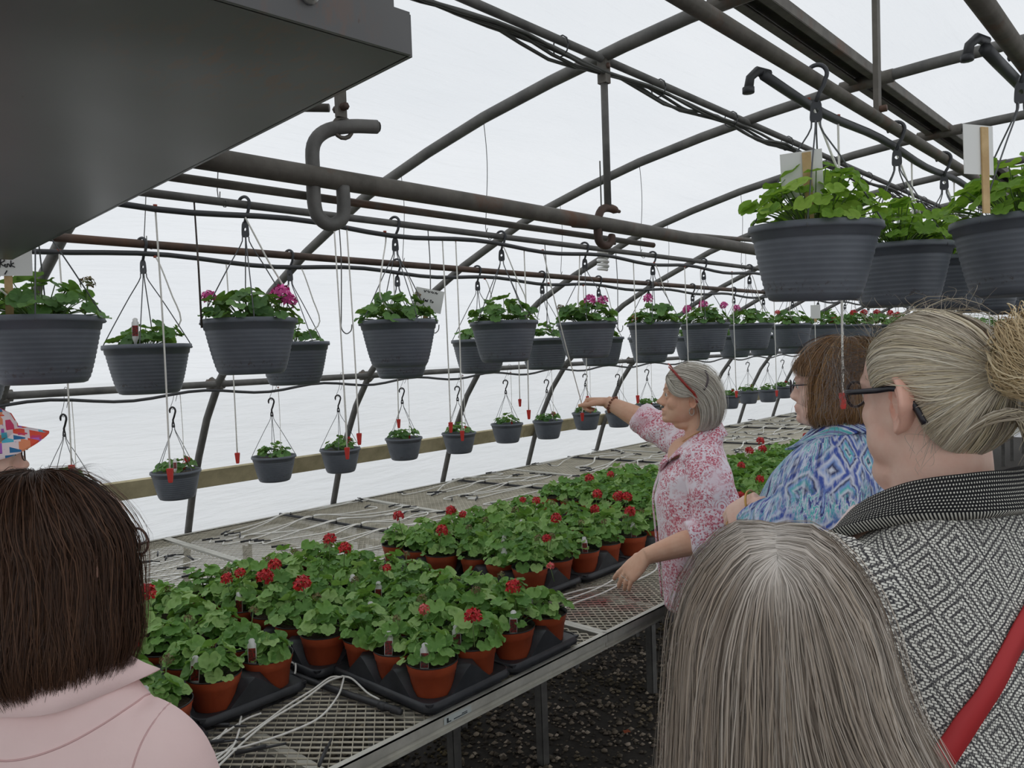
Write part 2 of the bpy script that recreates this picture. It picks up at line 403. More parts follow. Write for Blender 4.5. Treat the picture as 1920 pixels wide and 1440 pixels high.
# J-hook pipe near the heater
jh = thing('pipe_hook', 'bent grey pipe shaped like a J, hooked under the thick pipe', 'pipe hook')
obj('bent_pipe', MB().tube(crom([(-1.335, 1.06, 2.205), (-1.35, 1.0, 2.198), (-1.376, 0.958, 2.186), (-1.385, 0.932, 2.155), (-1.385, 0.928, 2.10), (-1.385, 0.928, 2.03), (-1.382, 0.938, 2.003), (-1.376, 0.96, 1.992), (-1.37, 0.983, 2.005), (-1.37, 0.99, 2.03), (-1.37, 0.99, 2.075)], 44), 0.0145, 14), M_GALV, jh)
obj('pipe_mouth', MB().tube([(-1.3345, 1.0615, 2.2052), (-1.334, 1.064, 2.2054)], 0.0112, 12), plain('pipe_bore', lin(30, 24, 22), 0.9), jh)
obj('split_ring', MB().tube([(-1.358+0.006*math.cos(a), 0.988+0.019*math.cos(a), 2.194+0.021*math.sin(a)) for a in np.linspace(0, 2*PI, 15)], 0.0045, 6), M_GALVR, jh)
strut('flat steel strut hanging beside the heater above the J hook', (-1.358, 0.985, 2.60), (-1.358, 0.985, 2.215), 0.022, M_GALVR, lambda t: bolt_(t, (-1.358, 0.985, 2.235)))
pipe('brace_pipe', 'short cross brace pipe running behind the heater corner', [(-1.40, 0.985, 2.245), (-2.0, 0.52, 2.30)], 0.009, M_GALVR)

# bare wires from hoops down to the basket pipes
wi = 0
for i, y in enumerate(HOOPS):
    if y < 0.5 or y > 9: continue
    for x, zt, nm in ((-1.89, 2.135, 'front'), (-2.345, 2.08, 'second')):
        z1 = arc_z(x)-0.02
        P = [(x+0.004*math.sin(5*s), y+0.006*math.sin(4*s), z1+(zt-z1)*s) for s in np.linspace(0, 1, 7)]
        P += [(x+0.012, y+0.01, zt-0.01), (x, y+0.012, zt-0.025), (x-0.013, y+0.006, zt-0.008), (x, y, zt+0.014)]
        tag(obj('tie_wire', MB().tube(crom(P, 24), 0.0014, 5), M_WIRE), 'thin tie wire from %s hoop to the %s basket pipe' % (ordinal(i), nm), 'wire', 'tie wires holding the basket pipes')

# screw-in fluorescent bulb hanging behind the clamp
t = thing('light_bulb', 'white spiral light bulb hanging just below the rusty clamp', 'light bulb', (-1.95, 2.74, 2.085))
obj('bulb_base', MB().lathe([(0.012, 0.10), (0.018, 0.09), (0.02, 0.05), (0.024, 0.045), (0.024, 0.025), (0.0, 0.025)], 14), plain('bulb_socket', lin(205, 203, 196), 0.5), t)
obj('bulb_spiral', MB().tube([(0.021*math.cos(a), 0.021*math.sin(a), 0.02-0.055*a/(6*PI)) for a in np.linspace(0, 6*PI, 60)], 0.0065, 7), plain('bulb_tube', lin(236, 236, 232), 0.3), t)
obj('bulb_cord', MB().tube([(0, 0, 0.10), (0.0, 0.0, 0.40), (0.0, 0.0, 0.43)], 0.003, 6), M_CABLE, t)

# ------------------------------------------------------------------ heater box hanging at upper left
hr = math.radians(-4.1)
HE = thing('unit_heater', 'grey sheet metal heater box hanging overhead at upper left', 'heater', (-0.399, 0.346, 1.91), hr)
def heater_mat():
    k = NT('painted_sheet_metal'); co = k.coord()
    col = k.mix(k.ramp(k.noise(3, 5, 0.6, co), [(0.3, 0.0), (0.7, 1.0)]), lin(86, 85, 84), lin(74, 73, 73))
    r1 = k.ramp(k.noise(9, 8, 0.75, k.mapping(co, (1.5, 6, 1.5))), [(0.66, 0.0), (0.69, 1.0)])
    sep = k.n('SeparateXYZ'); k.link(co, sep.inputs[0])
    d = k.math('ABSOLUTE', k.math('ADD', sep.outputs[0], 0.085)); d2 = k.math('ABSOLUTE', k.math('ADD', sep.outputs[1], 0.07))
    near = k.math('SUBTRACT', 1.0, k.math('MULTIPLY', k.math('ADD', d, d2), 7.0), clamp=True)
    rr = k.math('MULTIPLY', near, k.ramp(k.noise(26, 6, 0.7, k.mapping(co, (1, 2.5, 1))), [(0.5, 0.0), (0.6, 1.0)]))
    col = k.mix(rr, col, lin(112, 70, 40)); chips = k.ramp(k.noise(38, 3, 0.5, k.mapping(co, (0.6, 2.2, 1))), [(0.74, 0.0), (0.76, 1.0)])
    col = k.mix(k.math('MULTIPLY', chips, 0.8), col, lin(66, 48, 40))
    k.base(col); k.set(Roughness=0.3, Metallic=0.0); k.bsdf.inputs['Specular IOR Level'].default_value = 0.6
    k.bump(k.noise(2.2, 2, 0.4, co), 0.25, 0.05); return k.m
M_HEAT = heater_mat()
hb = MB(); L_, D_, HH = 1.215, 0.9, 0.58
hb.box((-L_/2, -D_/2, HH/2+0.012), (L_-0.012, D_-0.012, HH-0.02))
obj('casing', hb, M_HEAT, HE)
pn = MB(); pn.box((-L_/2, -D_/2, 0.003), (L_, D_, 0.006))
obj('bottom_panel', pn, M_HEAT, HE)
ls = MB()
for c, s in (((0.001, -D_/2, 0.014), (0.004, D_, 0.028)), ((-L_, -D_/2, 0.014), (0.004, D_, 0.028)), ((-L_/2, 0.001, 0.014), (L_, 0.004, 0.028)), ((-L_/2, -D_, 0.014), (L_, 0.004, 0.028))):
    ls.box(c, s)
obj('bottom_flange', ls, M_HEAT, HE)
M_BOLT = plain('zinc_bolt', lin(205, 206, 203), 0.3, 0.8)
for y in (-0.075, -0.42, -0.78):
    b = MB(); b.tube([(0.003, y, 0.018), (0.0055, y, 0.018)], 0.0062, 16); b.tube([(0.005, y, 0.018), (0.0095, y, 0.018)], 0.0048, 6, smooth=False)
    obj('hex_bolt', b, M_BOLT, HE)
for x in (-0.15, -L_+0.15):
    obj('hanger_rod', MB().tube([(x, -0.45, HH), (x, -0.45, 0.76)], 0.005, 8), M_GALV, HE)
# ------------------------------------------------------------------ benches of expanded metal
ZB = 0.76
def galv_flat(name, c1, c2):
    k = NT(name); co = k.coord()
    k.base(k.mix(k.ramp(k.noise(9, 6, 0.65, co), [(0.3, 0.0), (0.7, 1.0)]), c1, c2)); k.set(Roughness=0.5, Metallic=0.35)
    k.bump(k.noise(90, 3, 0.6, co), 0.12, 0.002); return k.m
M_RAIL = galv_flat('bench_rail_metal', lin(218, 216, 205), lin(184, 182, 172))
def mesh_mat():
    k = NT('expanded_metal'); co = k.n('NewGeometry').outputs['Position']
    col = k.mix(k.ramp(k.noise(8, 5, 0.6, co), [(0.3, 0.0), (0.7, 1.0)]), lin(204, 197, 178), lin(164, 158, 141))
    sep = k.n('SeparateXYZ'); k.link(co, sep.inputs[0])     # red paint overspray left on the bench front
    d = k.math('ADD', k.math('ABSOLUTE', k.math('MULTIPLY', k.math('ADD', sep.outputs[0], 1.72), 3.2)), k.math('ABSOLUTE', k.math('MULTIPLY', k.math('SUBTRACT', sep.outputs[1], 2.36), 3.0)))
    red = k.math('MULTIPLY', k.math('SUBTRACT', 1.0, d, clamp=True), k.ramp(k.noise(14, 3, 0.5, co), [(0.35, 0.0), (0.6, 1.0)]))
    k.base(k.mix(k.math('MULTIPLY', red, 0.9), col, lin(150, 60, 62))); k.set(Roughness=0.55, Metallic=0.2); return k.m
M_MESH = mesh_mat()

def expanded_panel(w, l):
    """diamond lattice lying in x 0..w, y 0..l, every strand a flat slanted strip with thickness"""
    Lx, Ly, hw = 0.041, 0.033, 0.0016
    nx, ny = int(w/(Lx/2)), int(l/Ly)
    V = []; F = []
    V = []; 
    a = np.arange(nx)[:, None]; b = np.arange(ny*2)[None, :]
    x0 = (a*Lx/2).repeat(ny*2, 1); y0 = (b*Ly/2).repeat(nx, 0)
    par = ((a+b) % 2)
    sgn = np.where(par == 0, 1, -1)
    P0 = np.stack([x0, np.where(par == 0, y0, y0+Ly/2)], -1).reshape(-1, 2)
    P1 = np.stack([x0+Lx/2, np.where(par == 0, y0+Ly/2, y0)], -1).reshape(-1, 2)
    d = P1-P0; nrm = np.stack([-d[:, 1], d[:, 0]], 1); nrm /= np.linalg.norm(nrm, axis=1)[:, None]
    nrm *= hw*np.sign(nrm[:, 1:2])
    z = np.zeros((len(P0), 1))
    q = [np.hstack([P0-nrm, z-0.0012]), np.hstack([P1-nrm, z-0.0012]), np.hstack([P1+nrm, z+0.0012]), np.hstack([P0+nrm, z+0.0012]),
         np.hstack([P0-nrm, z-0.0032]), np.hstack([P1-nrm, z-0.0032])]
    Vv = np.stack(q, 1).reshape(-1, 3); k = 6*np.arange(len(P0))[:, None]
    Q = np.vstack([k+np.array([[0, 1, 2, 3]]), k+np.array([[4, 5, 1, 0]])])
    return fast_mesh('expanded_mesh', Vv, Q, smooth=False)

PANW = 1.385
pan_meshes = {}
def bench_section(label, x0, y0, y1, front):
    """x0 = aisle-side edge, section runs y0..y1 and PANW towards the wall"""
    t = thing('greenhouse_bench', label, 'bench', (x0, y0, 0), 0, 'wire mesh greenhouse benches')
    L = y1-y0
    key = round(L, 3)
    if key not in pan_meshes:
        pan_meshes[key] = expanded_panel(PANW-0.012, L-0.012); pan_meshes[key].materials.append(M_MESH)
    obj('expanded_mesh', pan_meshes[key], None, t, (-PANW+0.006, 0.006, ZB-0.004))
    for nm, xx in (('front_rail', 0.0), ('back_rail', -PANW)):
        r = MB(); sgn = 1 if nm == 'front_rail' else -1
        r.box((xx-sgn*0.002, L/2, ZB-0.010), (0.004, L-0.003, 0.026)); r.box((xx-sgn*0.011, L/2, ZB+0.0015), (0.022, L-0.003, 0.003))
        r.box((xx-sgn*0.008, L/2, ZB-0.024), (0.012, L-0.003, 0.004)); r.box((xx-sgn*0.012, L/2, ZB-0.033), (0.004, L-0.003, 0.018)); r.box((xx-sgn*0.006, L/2, ZB-0.044), (0.016, L-0.003, 0.004))
        obj(nm, r, M_RAIL, t)
    for yy in (0.0, L):
        r = MB(); s = 1 if yy == 0 else -1
        r.box((-PANW/2, yy+s*0.002, ZB-0.008), (PANW-0.01, 0.004, 0.022)); r.box((-PANW/2, yy+s*0.010, ZB+0.001), (PANW-0.046, 0.018, 0.003))
        obj('end_rail', r, M_RAIL, t)
    obj('cross_bar', MB().box((-PANW/2, L/2, ZB-0.024), (PANW-0.03, 0.022, 0.028)), M_RAIL, t)
    for yy in ((L-0.195 if L > 1.5 else L*0.80), (0.30 if L <= 1.5 else 0.45)):
        for xx in (-0.55, -PANW+0.35):
            lg = MB(); lg.box((xx, yy, (ZB-0.055)/2+0.0), (0.004, 0.036, ZB-0.055)); lg.box((xx-0.017, yy+0.016, (ZB-0.055)/2), (0.036, 0.004, ZB-0.055)); lg.box((xx-0.017, yy-0.016, (ZB-0.055)/2), (0.036, 0.004, ZB-0.055))
            obj('leg', lg, M_GALV, t)
    for yy in (L*0.30, L*0.74): obj('bearer', MB().box((-PANW/2, yy, ZB-0.048), (PANW-0.06, 0.03, 0.02)), M_RAIL, t)
    return t
FY = [0.556, 2.075, 3.5, 4.92, 6.34, 7.76, 9.18, 10.6, 12.02, 13.44]
BY = [0.39, 1.81, 3.14, 4.62, 6.04, 7.46, 8.88, 10.3, 11.72, 13.14]
fn = ['nearest the camera holding the front trays', 'where the teacher rests her hand', 'just past the teacher', 'fourth from the camera', 'fifth from the camera', 'sixth from the camera', 'seventh from the camera', 'eighth from the camera', 'farthest from the camera']
bn_ = ['nearest the camera', 'second from the camera', 'third from the camera', 'fourth from the camera', 'fifth from the camera', 'sixth from the camera', 'seventh from the camera', 'eighth from the camera', 'farthest from the camera']
for i in range(9):
    t = bench_section('aisle side wire mesh bench section '+fn[i], -1.503, FY[i], FY[i+1], True)
    if i == 0:
        st = MB(); st.add([(0.0024, 0.775, ZB-0.002), (0.0024, 0.875, ZB-0.002), (0.0024, 0.875, ZB-0.022), (0.0024, 0.775, ZB-0.022)], [(3, 2, 1, 0)])
        stk = obj('maker_sticker', st, plain('sticker_paper', lin(196, 204, 200), 0.6), t)
        mk = MB(); mk.box((0.0027, 0.788, ZB-0.013), (0.0006, 0.006, 0.012)); mk.box((0.0027, 0.794, ZB-0.018), (0.0006, 0.012, 0.0025)); mk.box((0.0027, 0.835, ZB-0.0175), (0.0006, 0.05, 0.0022)); mk.box((0.0027, 0.85, ZB-0.0135), (0.0006, 0.02, 0.0018))
        obj('sticker_print', mk, plain('sticker_ink', lin(44, 52, 58), 0.7), stk)
    bench_section('wall side wire mesh bench section with drip tubes, '+bn_[i], -2.893, BY[i], BY[i+1], False)

# ------------------------------------------------------------------ plants: leaves, flowers, tags
def leaf_mat(name, c1, c2, c3, tr=0.35):
    k = NT(name); oi = k.n('ObjectInfo').outputs['Random']; isl = k.n('NewGeometry').outputs['Random Per Island']
    r = k.math('FRACT', k.math('ADD', oi, k.math('MULTIPLY', isl, 3.7)))
    col = k.ramp(r, [(0.0, c1), (0.5, c2), (1.0, c3)])
    uv = k.n('Attribute', attribute_name='wuv').outputs['Vector']; sep = k.n('SeparateXYZ'); k.link(uv, sep.inputs[0])
    vein = k.math('POWER', k.math('ABSOLUTE', k.math('COSINE', k.math('MULTIPLY', sep.outputs[0], 3.5))), 14.0)
    ring = k.math('SUBTRACT', 1.0, k.math('MULTIPLY', k.math('ABSOLUTE', k.math('SUBTRACT', sep.outputs[1], 0.6)), 5.0), clamp=True)
    col = k.mix(k.math('MULTIPLY', vein, 0.3), col, c3); col = k.mix(k.math('MULTIPLY', ring, 0.22), col, c1)
    k.base(col); k.set(Roughness=0.55); k.bsdf.inputs['Specular IOR Level'].default_value = 0.35
    tl = k.n('BsdfTranslucent'); k.link(k.mix(0.5, col, lin(150, 190, 60)), tl.inputs[0])
    mx = k.n('MixShader', i_0=tr); k.link(k.bsdf.outputs[0], mx.inputs[1]); k.link(tl.outputs[0], mx.inputs[2]); k.link(mx.outputs[0], k.out.inputs[0])
    return k.m
M_LEAF = leaf_mat('geranium_leaf', lin(78, 124, 56), lin(118, 164, 82), lin(168, 200, 124), 0.3)
M_LEAFD = leaf_mat('basket_leaf', lin(58, 96, 48), lin(88, 130, 66), lin(122, 162, 90), 0.28)
M_LEAFY = leaf_mat('lime_leaf', lin(96, 138, 44), lin(134, 176, 62), lin(172, 206, 88), 0.42)
M_STEM = plain('green_stem', lin(104, 132, 72), 0.6)
def petal_mat(name, c1, c2):
    k = NT(name); r = k.n('NewGeometry').outputs['Random Per Island']; k.base(k.mix(r, c1, c2)); k.set(Roughness=0.5); return k.m
M_RED = petal_mat('red_petals', lin(160, 14, 24), lin(222, 34, 42))
M_PINK = petal_mat('magenta_petals', lin(196, 40, 130), lin(236, 100, 176))
M_CORAL = petal_mat('coral_petals', lin(206, 60, 62), lin(226, 110, 110))
M_BUD = plain('brown_buds', lin(122, 84, 58), 0.7, 0, lin(98, 116, 66), 60)
M_SOIL = plain('potting_soil', lin(58, 44, 36), 0.95, 0, lin(96, 80, 66), 140, 0.6, 200)
M_TERRA = plain('terracotta_plastic', lin(190, 88, 52), 0.5, 0, lin(168, 74, 44), 12)
M_RIM = plain('pot_inner_black', lin(46, 44, 46), 0.5)
M_TRAY = plain('black_tray_plastic', lin(40, 42, 46), 0.45, 0, lin(56, 58, 62), 18)
M_TAG = plain('white_tag', lin(226, 226, 222), 0.4)
def tagpic_mat():
    k = NT('tag_picture'); co = k.coord(); k.base(k.mix(k.ramp(k.noise(160, 3, 0.6, co), [(0.42, 0.0), (0.58, 1.0)]), lin(150, 34, 34), lin(62, 40, 30))); k.set(Roughness=0.35); return k.m
M_TAGPIC = tagpic_mat()

def leaf_geo(r, seed, ns=28):
    """rounded kidney leaf with seven shallow scalloped lobes, cupped and wavy"""
    rg = random.Random(seed); cup = rg.uniform(0.08, 0.30); wav = rg.uniform(0.05, 0.12); ph = rg.uniform(0, 6.28)
    V = [(0, 0, 0)]; UV = [(0, 0)]; per = max(1, ns//7)
    for q, rr in ((1, 0.56), (2, 1.0)):
        for j in range(ns):
            a = 2*PI*j/ns+PI; k_ = j % per
            lob = 1.0
            if q == 2: lob = 0.91 if k_ == 0 else (1.02 if k_*2 == per else 1.0)
            notch = 1.0-0.66*math.exp(-(min(j, ns-j)/ns*2*PI/0.26)**2)
            R = r*rr*lob*notch*(1.0-0.05*math.cos(2*a))
            z = r*(cup*rr*rr+wav*rr*math.sin(3*a+ph)+(0.07 if (q == 2 and k_ == 0) else 0.0)-(0.05 if q == 2 and k_*2 == per else 0))
            V.append((R*math.cos(a), R*math.sin(a), z)); UV.append((a, rr))
    F = [(0, 1+j, 1+(j+1) % ns) for j in range(ns)]+[(1+j, 1+ns+j, 1+ns+(j+1) % ns, 1+(j+1) % ns) for j in range(ns)]
    return np.array(V), F, np.array(UV)
LEAFS = {}
for key, mat in (('n', M_LEAF), ('d', M_LEAFD), ('y', M_LEAFY)):
    LEAFS[key] = []
    for s in range(5):
        V, F, UV = leaf_geo(1.0, s); m_ = MB().add(V, F).mesh('leaf'); set_uv(m_, UV); m_.materials.append(mat); LEAFS[key].append(m_)

def dome_leaves(n, rad, hgt, seed, lr=(0.024, 0.036), spill=0.0, zlow=0.5):
    """list of (position, rotation matrix, radius) for leaves on a loose dome standing on z=0; plus petiole bases"""
    rg = random.Random(seed); out = []
    for i in range(n):
        q = math.sqrt((i+0.5)/n); a = i*2.39996+rg.uniform(-0.4, 0.4)
        q *= rg.uniform(0.86, 1.1)
        r = rad*q; z = hgt*(1-0.62*q*q)*rg.uniform(zlow, 1.1)-spill*max(0, q-0.85)
        p = Vector((r*math.cos(a), r*math.sin(a), max(z, 0.004)))
        tilt = 0.10+0.62*q+rg.uniform(-0.42, 0.42); lr_ = rg.uniform(*lr)*(1.05-0.2*q)
        R = Matrix.Rotation(a+rg.uniform(-0.5, 0.5), 3, 'Z') @ Matrix.Rotation(tilt, 3, 'Y') @ Matrix.Rotation(rg.uniform(-0.35, 0.35), 3, 'X')
        out.append((p, R, lr_))
    return out
def stems_geo(leaves, z0=0.0):
    m = MB()
    for p, R, r in leaves:
        b = Vector((p.x*0.25, p.y*0.25, z0)); mid = b.lerp(p, 0.55)+Vector((0, 0, 0.006))
        m.tube([b, mid, p], 0.0013, 3, caps=False)
    return m
def joined_foliage(leaves, key):
    Vs = []; Fs = []; U = []; o = 0
    for i, (p, R, r) in enumerate(leaves):
        V, F, UV = leaf_geo(1.0, i % 5, 14); V = V*r @ np.array(R).T+np.array(p)
        Vs.append(V); Fs += [tuple(j+o for j in f) for f in F]; U.append(UV); o += len(V)
    m = MB().add(np.vstack(Vs), Fs).mesh('foliage'); set_uv(m, np.vstack(U)); m.materials.append({'n': M_LEAF, 'd': M_LEAFD, 'y': M_LEAFY}[key]); return m
def umbel(mat, n, r, seed, stem=0.05):
    rg = random.Random(seed); m = MB()
    for i in range(n):
        z = 1-1.35*(i+0.5)/n; a = i*2.4; s = math.sqrt(max(0, 1-z*z))
        c = np.array((s*math.cos(a), s*math.sin(a), z)); d = c/np.linalg.norm(c)
        R = Vector(d).to_track_quat('Z', 'Y').to_matrix()
        for k_ in range(5):
            b = 2*PI*k_/5+rg.random(); w = 0.42*r; l = 0.62*r*rg.uniform(0.8, 1.15)
            P = [(0, 0, 0), (l*0.6*math.cos(b-0.5), l*0.6*math.sin(b-0.5), 0.08*r), (l*math.cos(b), l*math.sin(b), rg.uniform(-0.1, 0.2)*r), (l*0.6*math.cos(b+0.5), l*0.6*math.sin(b+0.5), 0.08*r)]
            P = np.array([np.array(R @ Vector(p)) for p in P])+c*r*0.78
            m.add(P, [(0, 1, 2, 3)])
    me = m.mesh('flower_head'); me.materials.append(mat); return me
UMB = {'red': [umbel(M_RED, 16, 0.026, s) for s in range(3)], 'pink': [umbel(M_PINK, 14, 0.026, s+5) for s in range(2)], 'coral': [umbel(M_CORAL, 12, 0.022, s+9) for s in range(2)],
       'bud': [umbel(M_BUD, 8, 0.016, 20)]}
STALK = MB().tube([(0, 0, -0.085), (0.002, 0, -0.04), (0, 0, 0)], 0.0017, 5).mesh('flower_stalk'); STALK.materials.append(M_STEM)

def flower(parent, kind, loc, s=1.0, seed=0, stalk=True):
    f = obj('flower_head', UMB[kind][seed % len(UMB[kind])], None, parent, loc, (0.2*math.sin(seed), 0.2*math.cos(seed), seed*1.3), s)
    if stalk: obj('flower_stalk', STALK, None, f)
    return f

# plant tag
tg = MB(); pts = [(-0.011, 0), (-0.012, 0.03), (-0.012, 0.055), (-0.008, 0.060), (-0.009, 0.066), (-0.004, 0.071), (0.004, 0.071), (0.009, 0.066), (0.008, 0.060), (0.012, 0.055), (0.012, 0.03), (0.011, 0), (0.004, -0.02), (-0.004, -0.02)]
tg.loft([np.array([(x, -0.0006, z) for x, z in pts]), np.array([(x, 0.0006, z) for x, z in pts])])
TAGM = tg.mesh('plant_tag'); TAGM.materials.append(M_TAG)
tp = MB(); tp.add([(-0.010, -0.0009, 0.006), (0.010, -0.0009, 0.006), (0.010, -0.0009, 0.044), (-0.010, -0.0009, 0.044)], [(0, 1, 2, 3)]); TAGP = tp.mesh('tag_picture'); TAGP.materials.append(M_TAGPIC)
def plant_tag(parent, loc, rz, tilt=0.12, s=1.0):
    t = obj('plant_tag', TAGM, None, parent, loc, (-tilt, 0.05*math.sin(rz*9), rz), s)
    obj('tag_picture', TAGP, None, t); return t

# red pot (base z=0, rim z=.118)
pr = [(0.0, 0.004), (0.053, 0.0), (0.056, 0.004), (0.069, 0.088), (0.0715, 0.089), (0.0735, 0.103), (0.0755, 0.106), (0.0775, 0.117)]
pr = [(r*0.93, z) for r, z in pr]
POTM = MB().lathe(pr, 28).mesh('pot'); POTM.materials.append(M_TERRA)
PRIM = MB().lathe([(r*0.93, z) for r, z in ((0.0775, 0.115), (0.0785, 0.1165), (0.078, 0.119), (0.0755, 0.1185), (0.073, 0.103), (0.071, 0.095))], 28).mesh('pot_rim'); PRIM.materials.append(M_RIM)
sm = MB(); sm.lathe([(0.0, 0.106), (0.02, 0.108), (0.045, 0.105), (0.068, 0.104)], 20); SOILM = sm.mesh('soil'); SOILM.materials.append(M_SOIL)

POT_TOP = 0.112
VARS = [dome_leaves(36, 0.082, 0.092, s, (0.018, 0.031), 0, 0.35) for s in range(4)]
VSTEM = []
for v in VARS: me = stems_geo(v).mesh('stems'); me.materials.append(M_STEM); VSTEM.append(me)
VFAR = [joined_foliage(v, 'n') for v in VARS]
NP_ = [0]
def geranium(loc, label, group, detail=True, rz=0.0, flowers=(), tag_at=None, small=1.0, var=None):
    """potted geranium; loc is the bottom of the pot"""
    t = thing('potted_geranium', label, 'potted plant', loc, rz, group)
    obj('pot', POTM, None, t); obj('pot_rim', PRIM, None, t); obj('soil', SOILM, None, t)
    v = NP_[0] % 4 if var is None else var; NP_[0] += 1
    if detail:
        for i, (p, R, r) in enumerate(VARS[v]):
            o = bpy.data.objects.new('leaf', LEAFS['n'][(i+v) % 5]); COL.objects.link(o); o.parent = t
            o.matrix_local = Matrix.Translation(p*small+Vector((0, 0, POT_TOP-0.006))) @ R.to_4x4() @ Matrix.Scale(r, 4)
        obj('stems', VSTEM[v], None, t, (0, 0, POT_TOP-0.006), None, small)
    else:
        f = obj('foliage', VFAR[v], None, t, (0, 0, POT_TOP-0.006), None, small); f['kind'] = 'stuff'
    for j, (kind, x, y, z, s) in enumerate(flowers): flower(t, kind, (x, y, POT_TOP+z), s, NP_[0]+j)
    if tag_at is not None:
        a, d = tag_at; plant_tag(t, (d*math.cos(a-rz), d*math.sin(a-rz), POT_TOP-0.002), TAGROT-rz)
    return t
TAGROT = math.radians(42)

# carry tray 2 x 3 : pan, skirt, deck with holes
PX, PY = 0.145, 0.157
def tray_mesh(nx=3, ny=2):
    m = MB(); w, d = nx*PX, ny*PY
    def rrect(hx, hy, r, z, n=5):
        P = []
        for cx_, cy_, a0 in ((hx-r, hy-r, 0), (-hx+r, hy-r, PI/2), (-hx+r, -hy+r, PI), (hx-r, -hy+r, 1.5*PI)):
            for i in range(n+1): a = a0+PI/2*i/n; P.append((cx_+r*math.cos(a), cy_+r*math.sin(a), z))
        return np.array(P)
    hx, hy = w/2+0.004, d/2+0.004
    m.loft([rrect(hx-0.014, hy-0.014, 0.03, 0.0), rrect(hx-0.012, hy-0.012, 0.03, 0.014), rrect(hx+0.002, hy+0.002, 0.035, 0.016), rrect(hx+0.004, hy+0.004, 0.035, 0.019), rrect(hx-0.002, hy-0.002, 0.032, 0.038), rrect(hx-0.006, hy-0.006, 0.03, 0.038)], caps=False)
    B = rrect(hx-0.014, hy-0.014, 0.03, 0.0005); m.add(B, [tuple(range(len(B)))])
    # deck with holes; edge dips in front of each pot
    N = 32
    for i in range(nx):
        for j in range(ny):
            cx_, cy_ = (i-(nx-1)/2)*PX, (j-(ny-1)/2)*PY
            I = []; O = []; ca_ = math.atan2(PY, PX); ANG = sorted(list(np.linspace(0, 2*PI, 28, endpoint=False)+0.02)+[ca_, PI-ca_, PI+ca_, 2*PI-ca_])
            for k_ in range(N):
                a = ANG[k_]; c, s = math.cos(a), math.sin(a); q = min((PX/2)/max(abs(c), 1e-6), (PY/2)/max(abs(s), 1e-6))
                ox, oy = q*c, q*s
                out = ((i == nx-1 and c > 0.7) or (i == 0 and c < -0.7) or (j == ny-1 and s > 0.7) or (j == 0 and s < -0.7))
                corner = (i in (0, nx-1)) and (j in (0, ny-1)) and (ox*(1 if i else -1) > 0) and (oy*(1 if j else -1) > 0)
                along = (oy/(PY/2) if abs(ox) > PX/2-1e-4 else ox/(PX/2))
                h = 0.098
                if out: h = 0.034+0.064*min(1, abs(along)*1.06)**0.95
                if corner: h = 0.036
                O.append((cx_+ox, cy_+oy, h)); hr_ = 0.93*(0.0535+h*0.152)+0.0025
                if math.hypot(ox, oy) < hr_+0.001: hr_ = math.hypot(ox, oy)-0.0005
                I.append((cx_+hr_*c, cy_+hr_*s, h-0.001))
            o_ = np.array(O); i_ = np.array(I)
            m.add(np.vstack([i_, o_]), [(k_, N+k_, N+(k_+1) % N, (k_+1) % N) for k_ in range(N)])
            # skirt below outer edges
            for k_ in range(N):
                k2 = (k_+1) % N; am = (ANG[k_]+(ANG[k2] if k2 else ANG[0]+2*PI))/2; c, s = math.cos(am), math.sin(am)
                if (i == nx-1 and c*PY > abs(s)*PX) or (i == 0 and -c*PY > abs(s)*PX) or (j == ny-1 and s*PX > abs(c)*PY) or (j == 0 and -s*PX > abs(c)*PY):
                    a_, b_ = o_[k_].copy(), o_[k2].copy(); a2, b2 = a_.copy(), b_.copy(); a2[2] = b2[2] = 0.03
                    m.add([a_, b_, b2, a2], [(0, 1, 2, 3)], smooth=False)
    me = m.mesh('tray'); me.materials.append(M_TRAY); return me
TRAY = tray_mesh()
# ------------------------------------------------------------------ trays and potted geraniums on the bench
POTS = []
def place_tray(cx_, cy_, name, detail, skip=(), grp='', rz=0.0, sm=(0.92, 1.08)):
    t = obj('carry_tray', TRAY, None, None, (cx_, cy_, ZB+0.0015), (0, 0, rz))
    tag(t, 'black plastic six pot carry tray, '+name, 'tray', 'black carry trays on the benches')
    cols = ['aisle end pot', 'middle pot', 'wall end pot']; rows = ['near row', 'far row']
    for j in range(2):
        for i in range(3):
            if (i, j) in skip: continue
            lx, ly = (1-i)*PX, (j-0.5)*PY; c, s = math.cos(rz), math.sin(rz)
            x, y = cx_+lx*c-ly*s, cy_+lx*s+ly*c
            p = geranium((x, y, ZB+0.004), 'potted geranium, %s of %s, %s' % (cols[i], rows[j], name), 'potted geraniums in carry trays', detail, random.uniform(0, 6.28),
                         small=random.uniform(*sm))
            POTS.append((x, y, p))
AX = -1.733; CX = -2.163; EX = -2.595
place_tray(AX, 1.452, 'tray at the front bench corner', True)
place_tray(AX, 1.775, 'second tray along the aisle edge', True)
place_tray(CX, 1.395, 'front tray left of corner tray', True)
place_tray(CX, 1.72, 'second tray of middle column', True)
place_tray(EX, 1.365, 'front tray by wall bench', True)
place_tray(EX, 1.69, 'rear tray by wall bench', False)
place_tray(-2.135, 1.03, 'left tray beside the loose white tubes', True, sm=(0.66, 0.9))
place_tray(-2.575, 1.02, 'left tray behind the dark haired woman', False)
place_tray(-2.065, 0.704, 'left tray at the pink sleeve', True, skip=((2, 0), (1, 0)), sm=(0.66, 0.9))
place_tray(-2.50, 0.704, 'left tray hidden by dark hair', False)
for k_, (y, dx) in enumerate(((2.30, 0), (2.625, 0.01), (2.955, 0.03))):
    nm = ['front', 'second', 'third'][k_]
    place_tray(-2.115+dx, y, '%s aisle tray before the teacher' % nm, k_ < 1)
    place_tray(-2.552+dx, y-0.06, '%s wall side tray before the teacher' % nm, k_ < 1)
